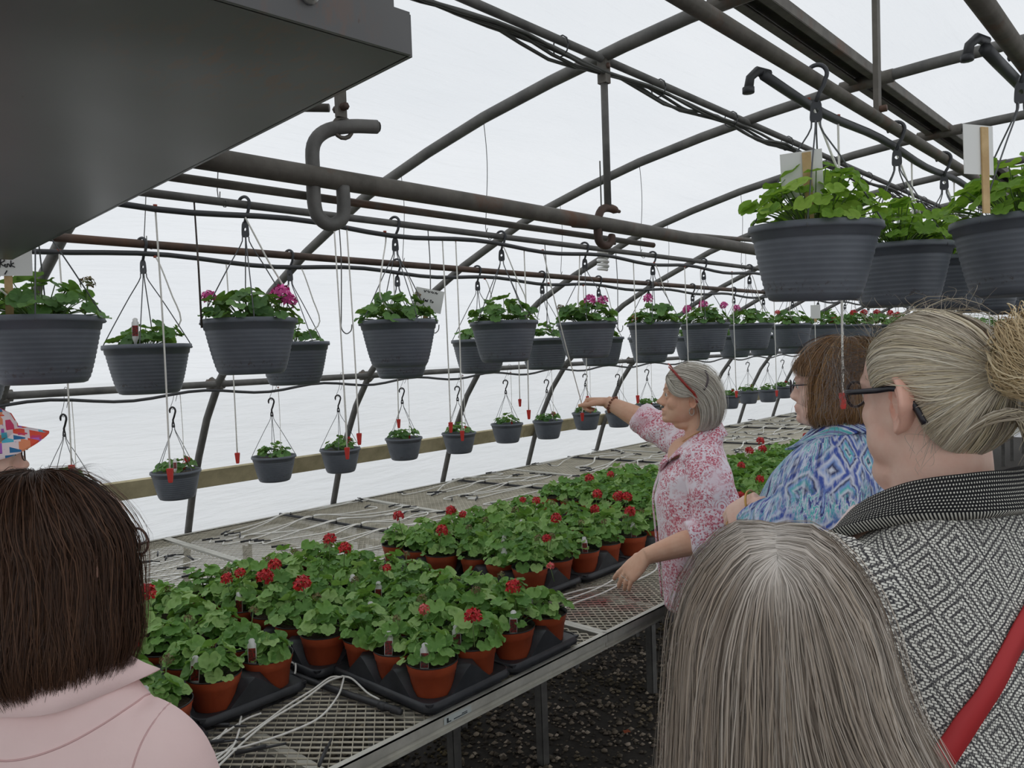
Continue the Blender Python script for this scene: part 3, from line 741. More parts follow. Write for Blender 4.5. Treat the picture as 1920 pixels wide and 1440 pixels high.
for k_ in range(11):
    y = 3.5+0.325*k_
    place_tray(-1.80, y, 'aisle tray %s past the teacher' % ordinal(k_), False)
    place_tray(-2.238, y-0.02, 'second column tray %s past the teacher' % ordinal(k_), False)
    if k_ < 3: place_tray(-2.672, y-0.03, 'wall side tray %s past the teacher' % ordinal(k_), False)
place_tray(-2.15, 13.2, 'lone tray at the far end', False)

def at_pot(x, y):
    return min(POTS, key=lambda q: (q[0]-x)**2+(q[1]-y)**2)
def add_flower(kind, x, y, z, s, seed):
    px_, py_, p = at_pot(x, y); c, sn = math.cos(-p.rotation_euler.z), math.sin(-p.rotation_euler.z)
    dx, dy = x-px_, y-py_; d = math.hypot(dx, dy)
    if d > 0.09: dx, dy = dx*0.09/d, dy*0.09/d
    flower(p, kind, (dx*c-dy*sn, dx*sn+dy*c, z-ZB-0.004), s, seed)
for i, (x, y, z, s) in enumerate(((-2.458, 1.236, 0.985, 0.8), (-2.468, 1.29, 0.99, 0.75), (-2.365, 1.324, 0.985, 1.15), (-2.46, 1.416, 0.99, 0.95), (-2.178, 1.349, 0.99, 1.15), (-2.11, 1.638, 0.985, 0.6),
                              (-1.611, 1.735, 0.985, 0.95), (-1.52, 1.47, 0.985, 0.95), (-2.509, 0.994, 0.99, 1.15), (-2.091, 0.785, 0.985, 0.8), (-2.474, 1.658, 1.03, 1.0), (-2.328, 1.623, 1.025, 0.95),
                              (-2.60, 2.02, 1.03, 0.95), (-2.473, 2.281, 1.03, 0.95), (-2.475, 2.355, 1.0, 0.7), (-2.311, 2.08, 0.995, 1.0), (-2.077, 2.522, 1.0, 0.95), (-2.468, 2.748, 1.0, 0.65), (-2.40, 2.77, 1.0, 0.8),
                              (-1.91, 2.257, 0.99, 0.7), (-2.051, 2.761, 1.0, 0.85), (-1.89, 2.8, 1.0, 1.0), (-2.57, 3.42, 1.0, 1.0), (-2.542, 3.584, 1.0, 0.85), (-2.269, 3.08, 0.995, 1.0), (-2.15, 3.09, 0.995, 1.1), (-2.107, 3.1, 0.995, 1.0),
                              (-2.6, 5.4, 1.0, 1.2), (-2.313, 4.86, 1.0, 1.1), (-2.272, 4.974, 1.0, 1.1), (-2.3, 5.8, 1.0, 1.1), (-2.25, 6.3, 1.0, 1.1), (-1.69, 3.445, 0.985, 0.9), (-1.8, 3.9, 0.99, 0.9), (-2.1, 4.3, 0.99, 0.9))):
    add_flower('red', x, y, z, s, i)
for i, (x, y, z, s) in enumerate(((-1.676, 1.428, 0.985, 0.8), (-1.562, 1.86, 1.03, 0.6))): add_flower('coral', x, y, z, s, i)
for i, p in enumerate(POTS):
    if i % 3 == 1 and i < 100: add_flower('bud', p[0]+random.uniform(-0.05, 0.05), p[1]+random.uniform(-0.05, 0.05), ZB+0.195+random.uniform(0, 0.03), random.uniform(0.8, 1.2), i)
def add_tag(x, y, ang=-42, d=0.058, s=1.0):
    q = at_pot(x, y); p = q[2]; a = math.radians(ang)-p.rotation_euler.z
    plant_tag(p, (d*math.cos(a), d*math.sin(a), POT_TOP-0.002), math.radians(46)-p.rotation_euler.z, 0.12, s)
for i, (x, y, a) in enumerate(((-1.585, 1.375, -20), (-1.585, 1.53, -50), (-1.73, 1.375, -25), (-1.585, 1.855, -60), (-1.585, 1.70, 0), (-1.99, 1.11, -30), (-1.99, 0.95, -40), (-1.92, 0.78, -20), (-2.45, 1.30, 0), (-2.12, 2.22, 0), (-1.97, 2.55, 0), (-2.163, 1.65, 0), (-2.02, 1.5, 20), (-2.30, 1.7, 0), (-2.27, 2.45, 0), (-2.4, 2.7, 0), (-2.0, 2.9, 0), (-2.45, 3.45, 0))):
    add_tag(x, y, -42+a)

# ------------------------------------------------------------------ hanging baskets
def basket_mat():
    k = NT('slate_grey_basket'); co = k.coord(); sep = k.n('SeparateXYZ'); k.link(co, sep.inputs[0])
    col = k.mix(k.ramp(k.noise(12, 5, 0.6, co), [(0.3, 0.0), (0.7, 1.0)]), lin(98, 103, 111), lin(84, 89, 97))
    band = k.math('SUBTRACT', 1.0, k.math('MULTIPLY', k.math('ABSOLUTE', k.math('SUBTRACT', sep.outputs[2], 0.026)), 60.0), clamp=True)   # splashed soil round the foot
    oi = k.n('ObjectInfo').outputs['Random']
    sp = k.n('VectorMath', operation='ADD'); k.link(co, sp.inputs[0]); k.link(oi, sp.inputs[1])
    dots = k.math('MULTIPLY', band, k.ramp(k.noise(95, 4, 0.7, sp.outputs[0]), [(0.56, 0.0), (0.62, 1.0)]))
    k.base(k.mix(k.math('MULTIPLY', dots, 0.8), col, lin(58, 46, 38))); k.set(Roughness=0.5); return k.m
M_BASK = basket_mat()
pb = [(0.0, 0.003), (0.074, 0.0), (0.082, 0.003), (0.085, 0.009)]
for i in range(30):
    z = 0.012+i*0.0035; t_ = (z-0.009)/0.107; r = 0.0855+0.027*(t_**0.8)
    pb.append((r+(0.0007, 0.0003, -0.0006)[i % 3], z))
pb += [(0.1130, 0.1175), (0.1150, 0.1180), (0.1170, 0.1315), (0.1225, 0.1320), (0.1235, 0.136), (0.1225, 0.1450), (0.1195, 0.1455), (0.1165, 0.142), (0.113, 0.125), (0.11, 0.118)]
BASKM = MB().lathe(pb, 40).mesh('basket_pot'); BASKM.materials.append(M_BASK)
sb_ = MB(); sb_.lathe([(0.0, 0.130), (0.05, 0.131), (0.113, 0.127)], 20); BSOIL = sb_.mesh('soil'); BSOIL.materials.append(M_SOIL)
M_HOOK = plain('grey_plastic_hook', lin(62, 64, 68), 0.5)
M_HOOKB = plain('black_plastic_hook', lin(34, 32, 34), 0.45)
M_HWIRE = plain('grey_plastic_wire', lin(92, 94, 97), 0.55)
M_WHITE = plain('white_drip_tube', lin(238, 236, 228), 0.5)
M_WEIGHT = plain('red_weight', lin(206, 52, 42), 0.45)
M_WEIGHTO = plain('rust_red_connector', lin(160, 74, 52), 0.5)

def plate(m, z0, z1, w0, w1, th, hole):
    N = 20; zc = (z0+z1)/2; fr = []; ou = []
    for k_ in range(N):
        a = 2*PI*k_/N; c, s = math.cos(a), math.sin(a); hz = (z0-z1)/2
        hw = (w0+w1)/2+(w0-w1)/2*s
        ou.append((hw*np.sign(c)*abs(c)**0.55, hz*np.sign(s)*abs(s)**0.55)); fr.append((hole*c, hole*s))
    for y_, flip in ((-th/2, 0), (th/2, 1)):
        V = [(x, y_, zc+z) for x, z in fr]+[(x, y_, zc+z) for x, z in ou]
        F = [(k_, (k_+1) % N, N+(k_+1) % N, N+k_) if flip else (k_, N+k_, N+(k_+1) % N, (k_+1) % N) for k_ in range(N)]
        m.add(V, F, smooth=False)
    for L in (ou, fr):
        V = [(x, -th/2, zc+z) for x, z in L]+[(x, th/2, zc+z) for x, z in L]
        m.add(V, [(k_, (k_+1) % N, N+(k_+1) % N, N+k_) for k_ in range(N)], smooth=False)
def hook_mesh(h):
    m = MB(); C = [(0.018*math.cos(a), 0, h+0.018*math.sin(a)) for a in np.linspace(math.radians(200), math.radians(-30), 16)]
    C += [(0.012, 0, h-0.022), (0.004, 0, h-0.036), (0.0, 0, h-0.05)]
    m.tube(C, [0.003]+[0.0042]*(len(C)-1), 7, up=(0, 1, 0)); plate(m, h-0.046, h-0.088, 0.008, 0.0135, 0.004, 0.0045); return m.mesh('hook')
def qhook_mesh(top):
    """question-mark hook of the low baskets: top of the bend at z=top"""
    m = MB(); C = [(-0.018+0.0, 0, top-0.03)]+[(0.019*math.cos(a), 0, top-0.019+0.019*math.sin(a)) for a in np.linspace(PI*1.0, -0.35, 14)]+[(0.008, 0, top-0.05), (0.0, 0, top-0.065), (0.0, 0, top-0.08)]
    m.tube(C, [0.003]+[0.0048]*(len(C)-1), 7, up=(0, 1, 0)); plate(m, top-0.075, top-0.105, 0.006, 0.0125, 0.004, 0.004); return m.mesh('hook')
def wire_mesh(h, rim=0.119):
    return MB().tube(crom([(0.008, 0, h), (0.012, 0, h-0.02), (0.05, 0, h*0.6), (rim, 0, 0.0), (rim+0.0015, 0, -0.012)], 12), 0.0016, 5).mesh('hanger_wire')
HK = {}
def hang_parts(key, h):
    if key not in HK:
        hm = qhook_mesh(h) if key == 'low' else hook_mesh(h); hm.materials.append(M_HOOKB if key == 'low' else M_HOOK)
        wm = wire_mesh(h-(0.104 if key == 'low' else 0.086)); wm.materials.append(M_HWIRE); HK[key] = (hm, wm)
    return HK[key]
BV = {'d': [dome_leaves(58, 0.122, 0.078, 40+s, (0.019, 0.032), 0.08, 0.12) for s in range(3)], 'y': [dome_leaves(90, 0.130, 0.105, 50+s, (0.017, 0.029), 0.08, 0.12) for s in range(2)],
      's': [dome_leaves(36, 0.096, 0.066, 60+s, (0.018, 0.028), 0, 0.15) for s in range(3)]}
BST = {}; BFAR = {}
for key in BV:
    BST[key] = []; BFAR[key] = []
    for v in BV[key]:
        me = stems_geo(v, -0.012).mesh('stems'); me.materials.append(M_STEM); BST[key].append(me); BFAR[key].append(joined_foliage(v, 'y' if key == 'y' else 'd'))
NB = [0]
def basket(x, y, zr, h, style, key, label, group, detail, flowers=(), rz=None, tilt=0.0):
    t = thing('hanging_basket', label, 'hanging basket', (x, y, zr), random.uniform(0, 1.5) if rz is None else rz, group)
    t.rotation_euler.x = tilt
    obj('basket_pot', BASKM, None, t, (0, 0, -0.145)); obj('soil', BSOIL, None, t, (0, 0, -0.145))
    hm, wm = hang_parts(key, h)
    obj('hook', hm, None, t, None, (0, 0, -t.rotation_euler.z+0.35))
    far = y > 5.4
    if far:
        if key+'f' not in HK:
            m_ = MB(); W = np.array([v.co for v in wm.vertices]); Fc = [tuple(p.vertices) for p in wm.polygons]
            for k_ in range(4):
                a = PI/4+k_*PI/2; R_ = np.array(Matrix.Rotation(a, 3, 'Z')); m_.add(W @ R_.T, Fc)
            fm = m_.mesh('hanger_wires'); fm.materials.append(M_HWIRE); HK[key+'f'] = fm
        obj('hanger_wires', HK[key+'f'], None, t)
    else:
        for k_ in range(4): obj('hanger_wire', wm, None, t, None, (0, 0, PI/4+k_*PI/2))
    n = NB[0]; NB[0] += 1; v = n % len(BV[style]); lk = 'y' if style == 'y' else 'd'
    if detail:
        for i, (p, R, r) in enumerate(BV[style][v]):
            o = bpy.data.objects.new('leaf', LEAFS[lk][(i+n) % 5]); COL.objects.link(o); o.parent = t
            o.matrix_local = Matrix.Translation(p) @ R.to_4x4() @ Matrix.Scale(r, 4)
        obj('stems', BST[style][v], None, t)
    else:
        f = obj('foliage', BFAR[style][v], None, t); f['kind'] = 'stuff'
    c, s = math.cos(-t.rotation_euler.z), math.sin(-t.rotation_euler.z)
    for j, (kind, dx, dy, z, sc) in enumerate(flowers): flower(t, kind, (dx*c-dy*s, dx*s+dy*c, z), sc, n+j)
    return t
# front row along x=-1.89
R1 = [0.56, 1.05, 1.553, 2.037, 2.53, 3.04, 3.51, 4.02, 4.57, 5.12, 5.65, 6.15, 6.65, 7.2, 7.7, 8.2, 8.8, 9.4, 10.0, 10.6]
F1 = {0: [('bud', 0.02, 0.09, 0.075, 1.1)], 1: [('pink', -0.07, -0.075, 0.06, 0.8), ('pink', 0.06, 0.06, 0.06, 1.1), ('pink', 0.07, 0.075, 0.045, 0.9)], 2: [('bud', 0, 0.08, 0.08, 0.8)], 4: [('pink', 0.02, 0.0, 0.085, 1.0), ('pink', 0.04, 0.06, 0.085, 0.9), ('bud', -0.07, -0.08, 0.06, 1)],
      5: [('pink', -0.01, -0.03, 0.11, 0.9), ('coral', -0.06, -0.07, 0.02, 0.8)], 6: [('pink', -0.06, -0.065, 0.07, 0.9), ('pink', 0, -0.01, 0.09, 1.0), ('pink', 0.06, 0.09, 0.085, 0.8)], 7: [('pink', -0.05, -0.06, 0.085, 0.8)], 8: [('coral', -0.05, -0.08, 0.07, 0.8)],
      9: [('red', 0.03, 0.03, 0.03, 1.0)], 10: [('red', 0.0, 0.0, 0.08, 1), ('red', 0.05, 0.06, 0.08, 1)], 11: [('red', 0, 0, 0.09, 1), ('red', 0.08, 0.05, 0.08, 1)], 12: [('red', 0.0, 0.0, 0.08, 1)]}
L1 = {0: 'grey basket with the handwritten Pink card, leftmost of the front row', 1: 'grey front row basket with two magenta blooms, below the J shaped pipe'}
for i, y in enumerate(R1):
    basket(-1.89, y, 1.823, 0.303, 'd', 'r1', L1.get(i, 'grey geranium basket, %s from the left on the front pipe' % ordinal(i)), 'hanging baskets of the front row', i < 7, F1.get(i, ()))
R2 = [0.5, 0.97, 1.46, 1.93, 2.37, 2.80, 3.25, 3.72, 4.21, 4.75, 5.2, 5.7, 6.2, 6.8, 7.4, 8.0, 8.6]
for i, y in enumerate(R2):
    basket(-2.345, y, 1.772, 0.297, 's', 'r2', 'grey basket, %s from the left on the rusty second pipe' % ordinal(i), 'hanging baskets of the second row', 0 < i < 5)
RL = [0.75, 1.235, 1.742, 2.302, 2.75, 3.25, 3.75, 4.25, 4.73, 5.24, 5.72, 6.2, 6.75, 7.3, 7.838, 8.307, 8.83, 9.261, 9.8, 10.3]
for i, y in enumerate(RL):
    fl_ = [('red', 0.02, 0.05, 0.05, 0.7)] if i in (2, 4, 8, 10, 13, 14, 15, 17) else ()
    basket(-3.95, y, 1.172+0.012*math.sin(3*i), 0.325, 's', 'low', 'small grey basket, %s from the left under the low side pipe' % ordinal(i), 'small hanging baskets near the film wall', 1 <= i < 5, fl_)
    hw = MB(); zt = 1.172+0.012*math.sin(3*i)+0.325
    hw.tube(crom([(-3.95, y+0.006, zt+0.002), (-3.946, y, zt-0.012), (-3.952, y-0.006, zt+0.004), (-3.93, y, zt+0.05), (-3.912, y, 1.622), (-3.89, y+0.01, 1.612), (-3.9, y+0.012, 1.58), (-3.935, y+0.012, zt+0.03)], 26), 0.0013, 5)
    tag(obj('hanging_wire', hw, M_WIRE), 'bent wire holding the %s small basket under the side pipe' % ordinal(i), 'wire', 'bent wires of the small baskets')
RR = [1.51, 2.04, 2.48, 2.95, 3.45, 3.95]
LR = ['lime green basket with a white card on a stick, leftmost at upper right', 'lime green basket just behind the leftmost upper right one', 'lime green basket third along the upper right pipe', 'lime green basket fourth along the upper right pipe', 'lime green basket fifth along the upper right pipe', 'lime green basket sixth along the upper right pipe']
for i, y in enumerate(RR):
    basket(-0.575, y, 1.935, 0.282, 'y', 'rr', LR[i], 'large light green baskets at upper right', i < 3, tilt=0.05 if i == 0 else 0.0)
for i, y in enumerate((1.755, 2.25, 2.75)):
    basket(-0.275, y, 1.93, 0.305, 'y', 'rc', 'lime green basket %s along the pipe at the right image edge' % ['first', 'second', 'third'][i], 'baskets at the right image edge', i < 1)

# ------------------------------------------------------------------ cards on sticks
M_CARD = plain('white_card', lin(226, 226, 222), 0.6); M_STICK = plain('wooden_stick', lin(206, 176, 128), 0.7, 0, lin(184, 152, 104), 30); M_INK = plain('black_marker', lin(22, 22, 24), 0.6)
def card(label, loc, rz, w, h, stick_l, front=True, roll=0.0, strokes=None, stick_dx=0.0, top=0.1):
    t = thing('plant_sign', label, 'sign', loc, rz); t.rotation_euler = (0, roll, rz)
    obj('card', MB().box((0, 0, 0), (w, 0.001, h)), M_CARD, t)
    obj('stick', MB().box((stick_dx, 0.0025 if front else -0.0025, -stick_l/2+h*top), (0.016, 0.0025, stick_l)), M_STICK, t)
    for s in strokes or ():
        m = MB().tube(crom([(x, -0.0012, z) for x, z in s], 16), 0.0011, 5); obj('lettering', m, M_INK, t)
def strokes_pink():
    u = 0.0062; S = [[(0, 0), (0.4, 3.0)], [(0, 2.8), (1.2, 3.2), (1.5, 2.2), (0.2, 1.6)], [(0.3, 1.6), (1.2, 0.6), (1.9, 1.2), (1.7, 0.3), (2.4, 0.2)], [(2.4, 0.2), (2.5, 1.2), (3.0, 1.1), (3.3, 0.3), (3.6, 0.5)], [(3.7, 2.4), (3.6, 0.2)], [(4.6, 1.6), (3.7, 0.9), (4.9, 0.1)]]
    return [[((x-2.0)*u, (z)*u-0.029) for x, z in s] for s in S]+[[(-0.003, -0.043), (0.002, -0.035)]]
card('white card handwritten Pink on a wooden stick, at left edge', (-1.862, 0.492, 1.953), math.radians(46), 0.105, 0.092, 0.15, True, 0.02, strokes_pink(), 0.002)
def strokes_red():
    u = 0.0034; S = [[(0, 0), (0.3, 2.6)], [(0.2, 2.5), (1.2, 2.4), (0.4, 1.3), (1.4, 0)], [(2.0, 1.0), (2.9, 1.2), (2.2, 1.7), (1.9, 0.6), (2.9, 0.2)], [(4.3, 1.2), (3.4, 1.3), (3.4, 0.2), (4.3, 0.4), (4.4, 2.6)], [(6.4, 2.4), (8.2, 2.4)], [(7.3, 2.4), (7.2, 0)], [(9.2, 1.4), (8.4, 0.9), (9.0, 0.1), (9.8, 0.8), (9.2, 1.4)]]
    a = [[((x-5)*u, z*u-0.006) for x, z in s] for s in S]
    b = [[(x_*1.0, 0.027+0.003*math.sin(900*x_+j)) for x_ in np.linspace(-0.02+0.012*j, -0.011+0.012*j, 7)] for j in range(4)]
    return a+b
card('small white card with two written lines in the third front basket', (-1.875, 1.668, 1.888), math.radians(45), 0.092, 0.072, 0.07, True, 0.22, strokes_red())
card('white card seen from behind in the leftmost lime basket', (-0.585, 1.478, 2.030), math.radians(200), 0.075, 0.085, 0.14, True, 0.03, None, -0.01, 0.46)
card('white card seen from behind at the right edge basket', (-0.29, 1.47, 2.015), math.radians(245), 0.07, 0.08, 0.14, True, 0.02, None, -0.012, 0.46)
card('white card standing in a far front row basket', (-1.87, 4.9, 1.90), math.radians(40), 0.06, 0.085, 0.07, True, 0.0)

# seed packets (picture labels) stuck in a few baskets
for i, (x, y, z, lb) in enumerate(((-2.265, 0.905, 1.79, 'picture label stuck in the second row basket behind the white tube'), (-3.86, 1.70, 1.185, 'picture label in the low basket under the hoop'))):
    t = obj('picture_label', TAGM, None, None, (x, y, z), (-0.1, 0, math.radians(50)), 0.8); tag(t, lb, 'plant label'); obj('tag_picture', TAGP, None, t)

# ------------------------------------------------------------------ white drip tubes with red weights
WT = MB(); WT.loft([np.array([(sx*w, sy*d, z) for sx, sy in ((-1, -1), (1, -1), (1, 1), (-1, 1))]) for w, d, z in ((0.0085, 0.0045, 0.0), (0.0095, 0.005, -0.003), (0.0085, 0.0045, -0.012), (0.0062, 0.0036, -0.034), (0.005, 0.003, -0.0385))], smooth=False)
WT.v = [(x*0.8, y*0.8, z*0.9) for x, y, z in WT.v]; WTM = WT.mesh('red_weight'); WTM.materials.append(M_WEIGHT)
CNM = MB().tube([(0, 0, 0), (0, 0, -0.006)], 0.005, 8).mesh('connector'); CNM.materials.append(M_WEIGHTO)
def drip_tube(label, x, y, zt, zw, lean=(0, 0), group='weighted white drip tubes', r=0.0023, path=None):
    t = thing('drip_tube', label, 'drip tube', (x, y, zt), 0, group)
    P = path if path is not None else [(0, 0, 0), (lean[0]*0.4, lean[1]*0.4+0.003, (zw-zt)*0.5), (lean[0], lean[1], zw-zt)]
    obj('tube', MB().tube(crom(P, 16), r, 6), M_WHITE, t); obj('connector', CNM, None, t)
    if zw is not None: obj('red_weight', WTM, None, t, P[-1], (0, 0, 0.8))
    return t
wl = [(0.812, 1.46), (1.319, 1.452), (1.363, 1.489), (1.74, 1.488), (1.80, 1.455), (2.144, 1.498), (2.862, 1.505), (3.30, 1.46), (3.786, 1.468), (4.295, 1.44), (4.9, 1.45), (5.4, 1.46)]
for i, (y, z) in enumerate(wl):
    drip_tube('white drip tube with red weight, %s from the left under front pipe' % ordinal(i), -1.876, y, 2.094, z, (0.004, 0.01*math.sin(i)))
for i, (y, z) in enumerate(((0.742, 1.445), (1.223, 1.42), (1.9, 1.47), (2.6, 1.5), (3.1, 1.48))):
    drip_tube('thin white drip tube with red weight, %s under the rusty pipe' % ordinal(i), -2.33, y, 2.035, z, (0.0, 0.006*math.sin(i*2)))
for i, y in enumerate(RL[1:12]):
    drip_tube('short drip tube with red weight over low basket number %s from left' % ordinal(i+1), -3.92, y+0.03, 1.565, 1.205, (0.0, 0.01*math.sin(i*3)), 'short drip tubes over the small baskets', 0.002)
def feed(label, x, y, zt, bx, by, zb, side, grp):
    P = [(0, 0, 0), (0.01*side, 0.01, -0.03), ((bx-x)*0.5+0.02, (by-y)*0.45+0.05*side, (zb-zt)*0.45), ((bx-x)+0.03, (by-y)+0.09*side, (zb-zt)*0.8), ((bx-x)+0.02, (by-y)+0.03*side, (zb-zt))]
    return drip_tube(label, x, y, zt, None, path=P, group=grp, r=0.0023)
for i, y in enumerate(R1[:9]): feed('white feed tube curling into the %s front row basket' % ordinal(i), -1.876, y-0.05+0.04*(i % 2), 2.095, -1.89, y, 1.84, 1 if i % 2 else -1, 'white feed tubes into front baskets')
for i, y in enumerate(R2[1:7]): feed('white feed tube curling into the %s second row basket' % ordinal(i+1), -2.33, y+0.03, 2.035, -2.345, y, 1.79, 1, 'white feed tubes into second row baskets')
for i, y in enumerate(RR[:4]):
    feed('white feed tube into lime basket %s at upper right' % ordinal(i), -0.59, y+0.02, 2.185, -0.575, y, 1.95, 1, 'feed tubes of the upper right baskets')
    drip_tube('straight white tube hanging past upper right basket %s' % ordinal(i), -0.59, y+0.18, 2.185, 1.60, (0, 0.0), 'straight tubes among upper right baskets')
# dark rods with hooks hanging from the front pipe
t = tag(obj('hanging_rod', MB().tube([(-1.89, 0.915, 2.13), (-1.884, 0.915, 1.95), (-1.885, 0.916, 1.80)], [0.0022, 0.0026, 0.003], 6), plain('dark_rod', lin(74, 66, 60), 0.5, 0.3)), 'thin dark rod hanging left of the magenta basket', 'rod')
for i, y in enumerate((1.345, 1.69, 2.28, 2.75)):
    P = [(-1.89, y, 2.135), (-1.885, y, 2.0), (-1.882, y-0.01, 1.84), (-1.882, y-0.012, 1.80), (-1.882, y+0.004, 1.783), (-1.882, y+0.022, 1.792), (-1.882, y+0.026, 1.81)]
    tag(obj('wire_hook', MB().tube(crom(P, 24), 0.0018, 5), M_WIRE), 'long empty wire hook, %s one hanging from the front pipe' % ordinal(i), 'hook', 'empty wire hooks')

# ------------------------------------------------------------------ drip lines on the benches
def stake(m_parent, p, ang, l=0.09):
    c, s = math.cos(ang), math.sin(ang)
    m = MB(); m.tube([(p[0]-c*l/2, p[1]-s*l/2, p[2]), (p[0]+c*l/2, p[1]+s*l/2, p[2]+0.003)], [0.0042, 0.003], 5); m.tube([(p[0]-c*l/2, p[1]-s*l/2, p[2]+0.002), (p[0]+c*l*0.1, p[1]+s*l*0.1, p[2]+0.006)], 0.0045, 5)
    obj('drip_stake', m, M_HOSE, m_parent)
def drip_line(label, y, x0, x1, sy=0.0, full=True):
    rg = random.Random(int(y*100)); z = ZB+0.012
    t = thing('bench_drip_line', label, 'drip line', (0, 0, 0), 0, 'drip lines laid on the wall side bench')
    obj('header_hose', MB().tube(crom([(x0, y, z), ((x0+x1)/2, y+sy*0.5+0.008, z), (x1, y+sy, z)], 12), 0.0085, 8), M_HOSE, t)
    n = 6
    for i in range(n):
        x = x0+(x1-x0)*(i+0.5)/n; yy = y+sy*(i+0.5)/n
        obj('tap', MB().tube([(x, yy, z), (x, yy, z+0.022)], 0.005, 6), M_HOSE, t)
        for k_ in range(4 if full else 2):
            sg = -1 if k_ % 2 else 1
            e = (x+rg.uniform(-0.16, 0.16), yy+sg*rg.uniform(0.42, 0.62))
            P = [(x, yy, z+0.018), (x+rg.uniform(-0.02, 0.02), yy+sg*0.05, z+0.02), (x+(e[0]-x)*0.4+rg.uniform(-0.05, 0.05), yy+sg*0.22, z-0.008+rg.uniform(0, 0.012)), (e[0]+rg.uniform(-0.05, 0.05), yy+sg*0.42, z-0.008), (e[0], e[1], z-0.006), (e[0]+rg.choice((-1, 1))*0.06, e[1]-sg*0.02, z-0.006)]
            obj('white_tube', MB().tube(crom(P, 26), 0.0042, 6), M_WHITE, t)
            stake(t, (P[-1][0], P[-1][1], z-0.004), rg.uniform(0, PI))
for lab, y in (('drip line on the wall bench left of the dark hair', 1.05), ('drip line behind the two tall red blooms', 2.5), ('drip line on the wall bench under the fourth low basket', 3.95), ('drip line on the wall bench below the raised hand', 5.35), ('drip line on the wall bench behind the teacher', 6.8), ('drip line on the wall bench near the bob haired woman', 8.2), ('last drip line seen on the wall bench', 9.6)):
    drip_line(lab, y, -4.25, -2.98, 0.10)

t = thing('bench_drip_line', 'loose white tubes and black hose end before the corner tray', 'drip line')
zt = ZB+0.012
obj('header_hose', MB().tube(crom([(-2.42, 1.20, zt), (-2.10, 1.215, zt), (-1.85, 1.235, zt), (-1.60, 1.262, zt+0.002)], 16), 0.0095, 8), M_HOSE, t)
obj('hose_clamp', MB().tube([(-1.672, 1.255, zt), (-1.648, 1.257, zt)], 0.012, 8), M_HOSE, t); obj('end_cap', MB().tube([(-1.625, 1.26, zt), (-1.592, 1.263, zt)], [0.0115, 0.008], 8), M_HOSE, t)
for P in ([(-1.863, 1.27, zt+0.022), (-1.888, 1.245, zt+0.022), (-1.878, 1.181, zt+0.012), (-1.872, 1.097, zt+0), (-1.847, 1.019, zt-0.006), (-1.81, 0.924, zt-0.006), (-1.764, 0.831, zt-0.006), (-1.737, 0.76, zt-0.006)],
          [(-1.863, 1.27, zt+0.024), (-1.873, 1.226, zt+0.02), (-1.856, 1.138, zt+0.006), (-1.842, 1.031, zt-0.004), (-1.806, 0.95, zt-0.006), (-1.75, 0.857, zt-0.006), (-1.7, 0.78, zt-0.006)],
          [(-1.854, 1.27, zt+0.024), (-1.79, 1.204, zt+0.012), (-1.748, 1.116, zt-0.004), (-1.745, 1.02, zt-0.006), (-1.763, 0.927, zt-0.006), (-1.785, 0.855, zt-0.006), (-1.782, 0.76, zt-0.006)],
          [(-1.866, 1.27, zt+0.024), (-1.835, 1.285, zt+0.018), (-1.752, 1.275, zt+0.004), (-1.7, 1.275, zt+0)],
          [(-1.895, 1.03, zt-0.004), (-1.896, 0.99, zt-0.004), (-1.871, 0.927, zt-0.002), (-1.851, 0.867, zt-0.002), (-1.831, 0.8, zt-0.002)],
          [(-1.916, 0.984, zt-0.002), (-1.872, 0.955, zt+0)],
          [(-1.85, 0.944, zt+0), (-1.795, 0.901, zt-0.002), (-1.755, 0.853, zt-0.002), (-1.738, 0.79, zt-0.002)],
          [(-2.06, 1.235, zt+0.02), (-2.035, 1.225, zt+0.03), (-2.01, 1.205, zt+0.014), (-2.02, 1.19, zt+0)],
          [(-2.1, 1.225, zt+0.02), (-2.07, 1.235, zt+0.024), (-2.03, 1.24, zt+0.014), (-1.98, 1.235, zt+0)],
          [(-1.877, 0.923, zt+0), (-1.838, 0.874, zt+0)]):
    obj('white_tube', MB().tube(crom(P, 40), 0.0029, 7), M_WHITE, t)
for p, a in (((-1.90, 0.93, zt-0.003), 0.6), ((-1.83, 0.88, zt-0.003), 0.9), ((-1.72, 0.93, zt-0.004), 1.05), ((-1.58, 1.02, zt-0.004), 2.3), ((-1.89, 0.84, zt-0.003), 0.2)): stake(t, p, a, 0.12)
t = thing('bench_drip_line', 'looped white tube on the bench below the teacher hand', 'drip line')
for P in ([(-1.9, 2.09, zt+0), (-1.877, 2.253, zt-0.004), (-1.846, 2.415, zt-0.006), (-1.788, 2.517, zt-0.006), (-1.753, 2.6, zt-0.006), (-1.755, 2.761, zt-0.004), (-1.785, 2.839, zt+0.002), (-1.835, 2.876, zt+0.008), (-1.85, 2.818, zt+0.014), (-1.836, 2.743, zt+0.012)],
          [(-1.82, 2.09, zt+0), (-1.821, 2.216, zt-0.002), (-1.803, 2.429, zt+0), (-1.817, 2.595, zt+0.008), (-1.855, 2.7, zt+0.016)],
          [(-1.75, 2.09, zt+0), (-1.773, 2.236, zt-0.004), (-1.759, 2.403, zt-0.004), (-1.77, 2.565, zt+0), (-1.79, 2.62, zt+0.006)]):
    obj('white_tube', MB().tube(crom(P, 44), 0.0032, 7), M_WHITE, t)
obj('header_hose', MB().tube(crom([(-1.92, 2.93, zt), (-1.72, 2.90, zt), (-1.58, 2.88, zt)], 8), 0.0095, 8), M_HOSE, t)
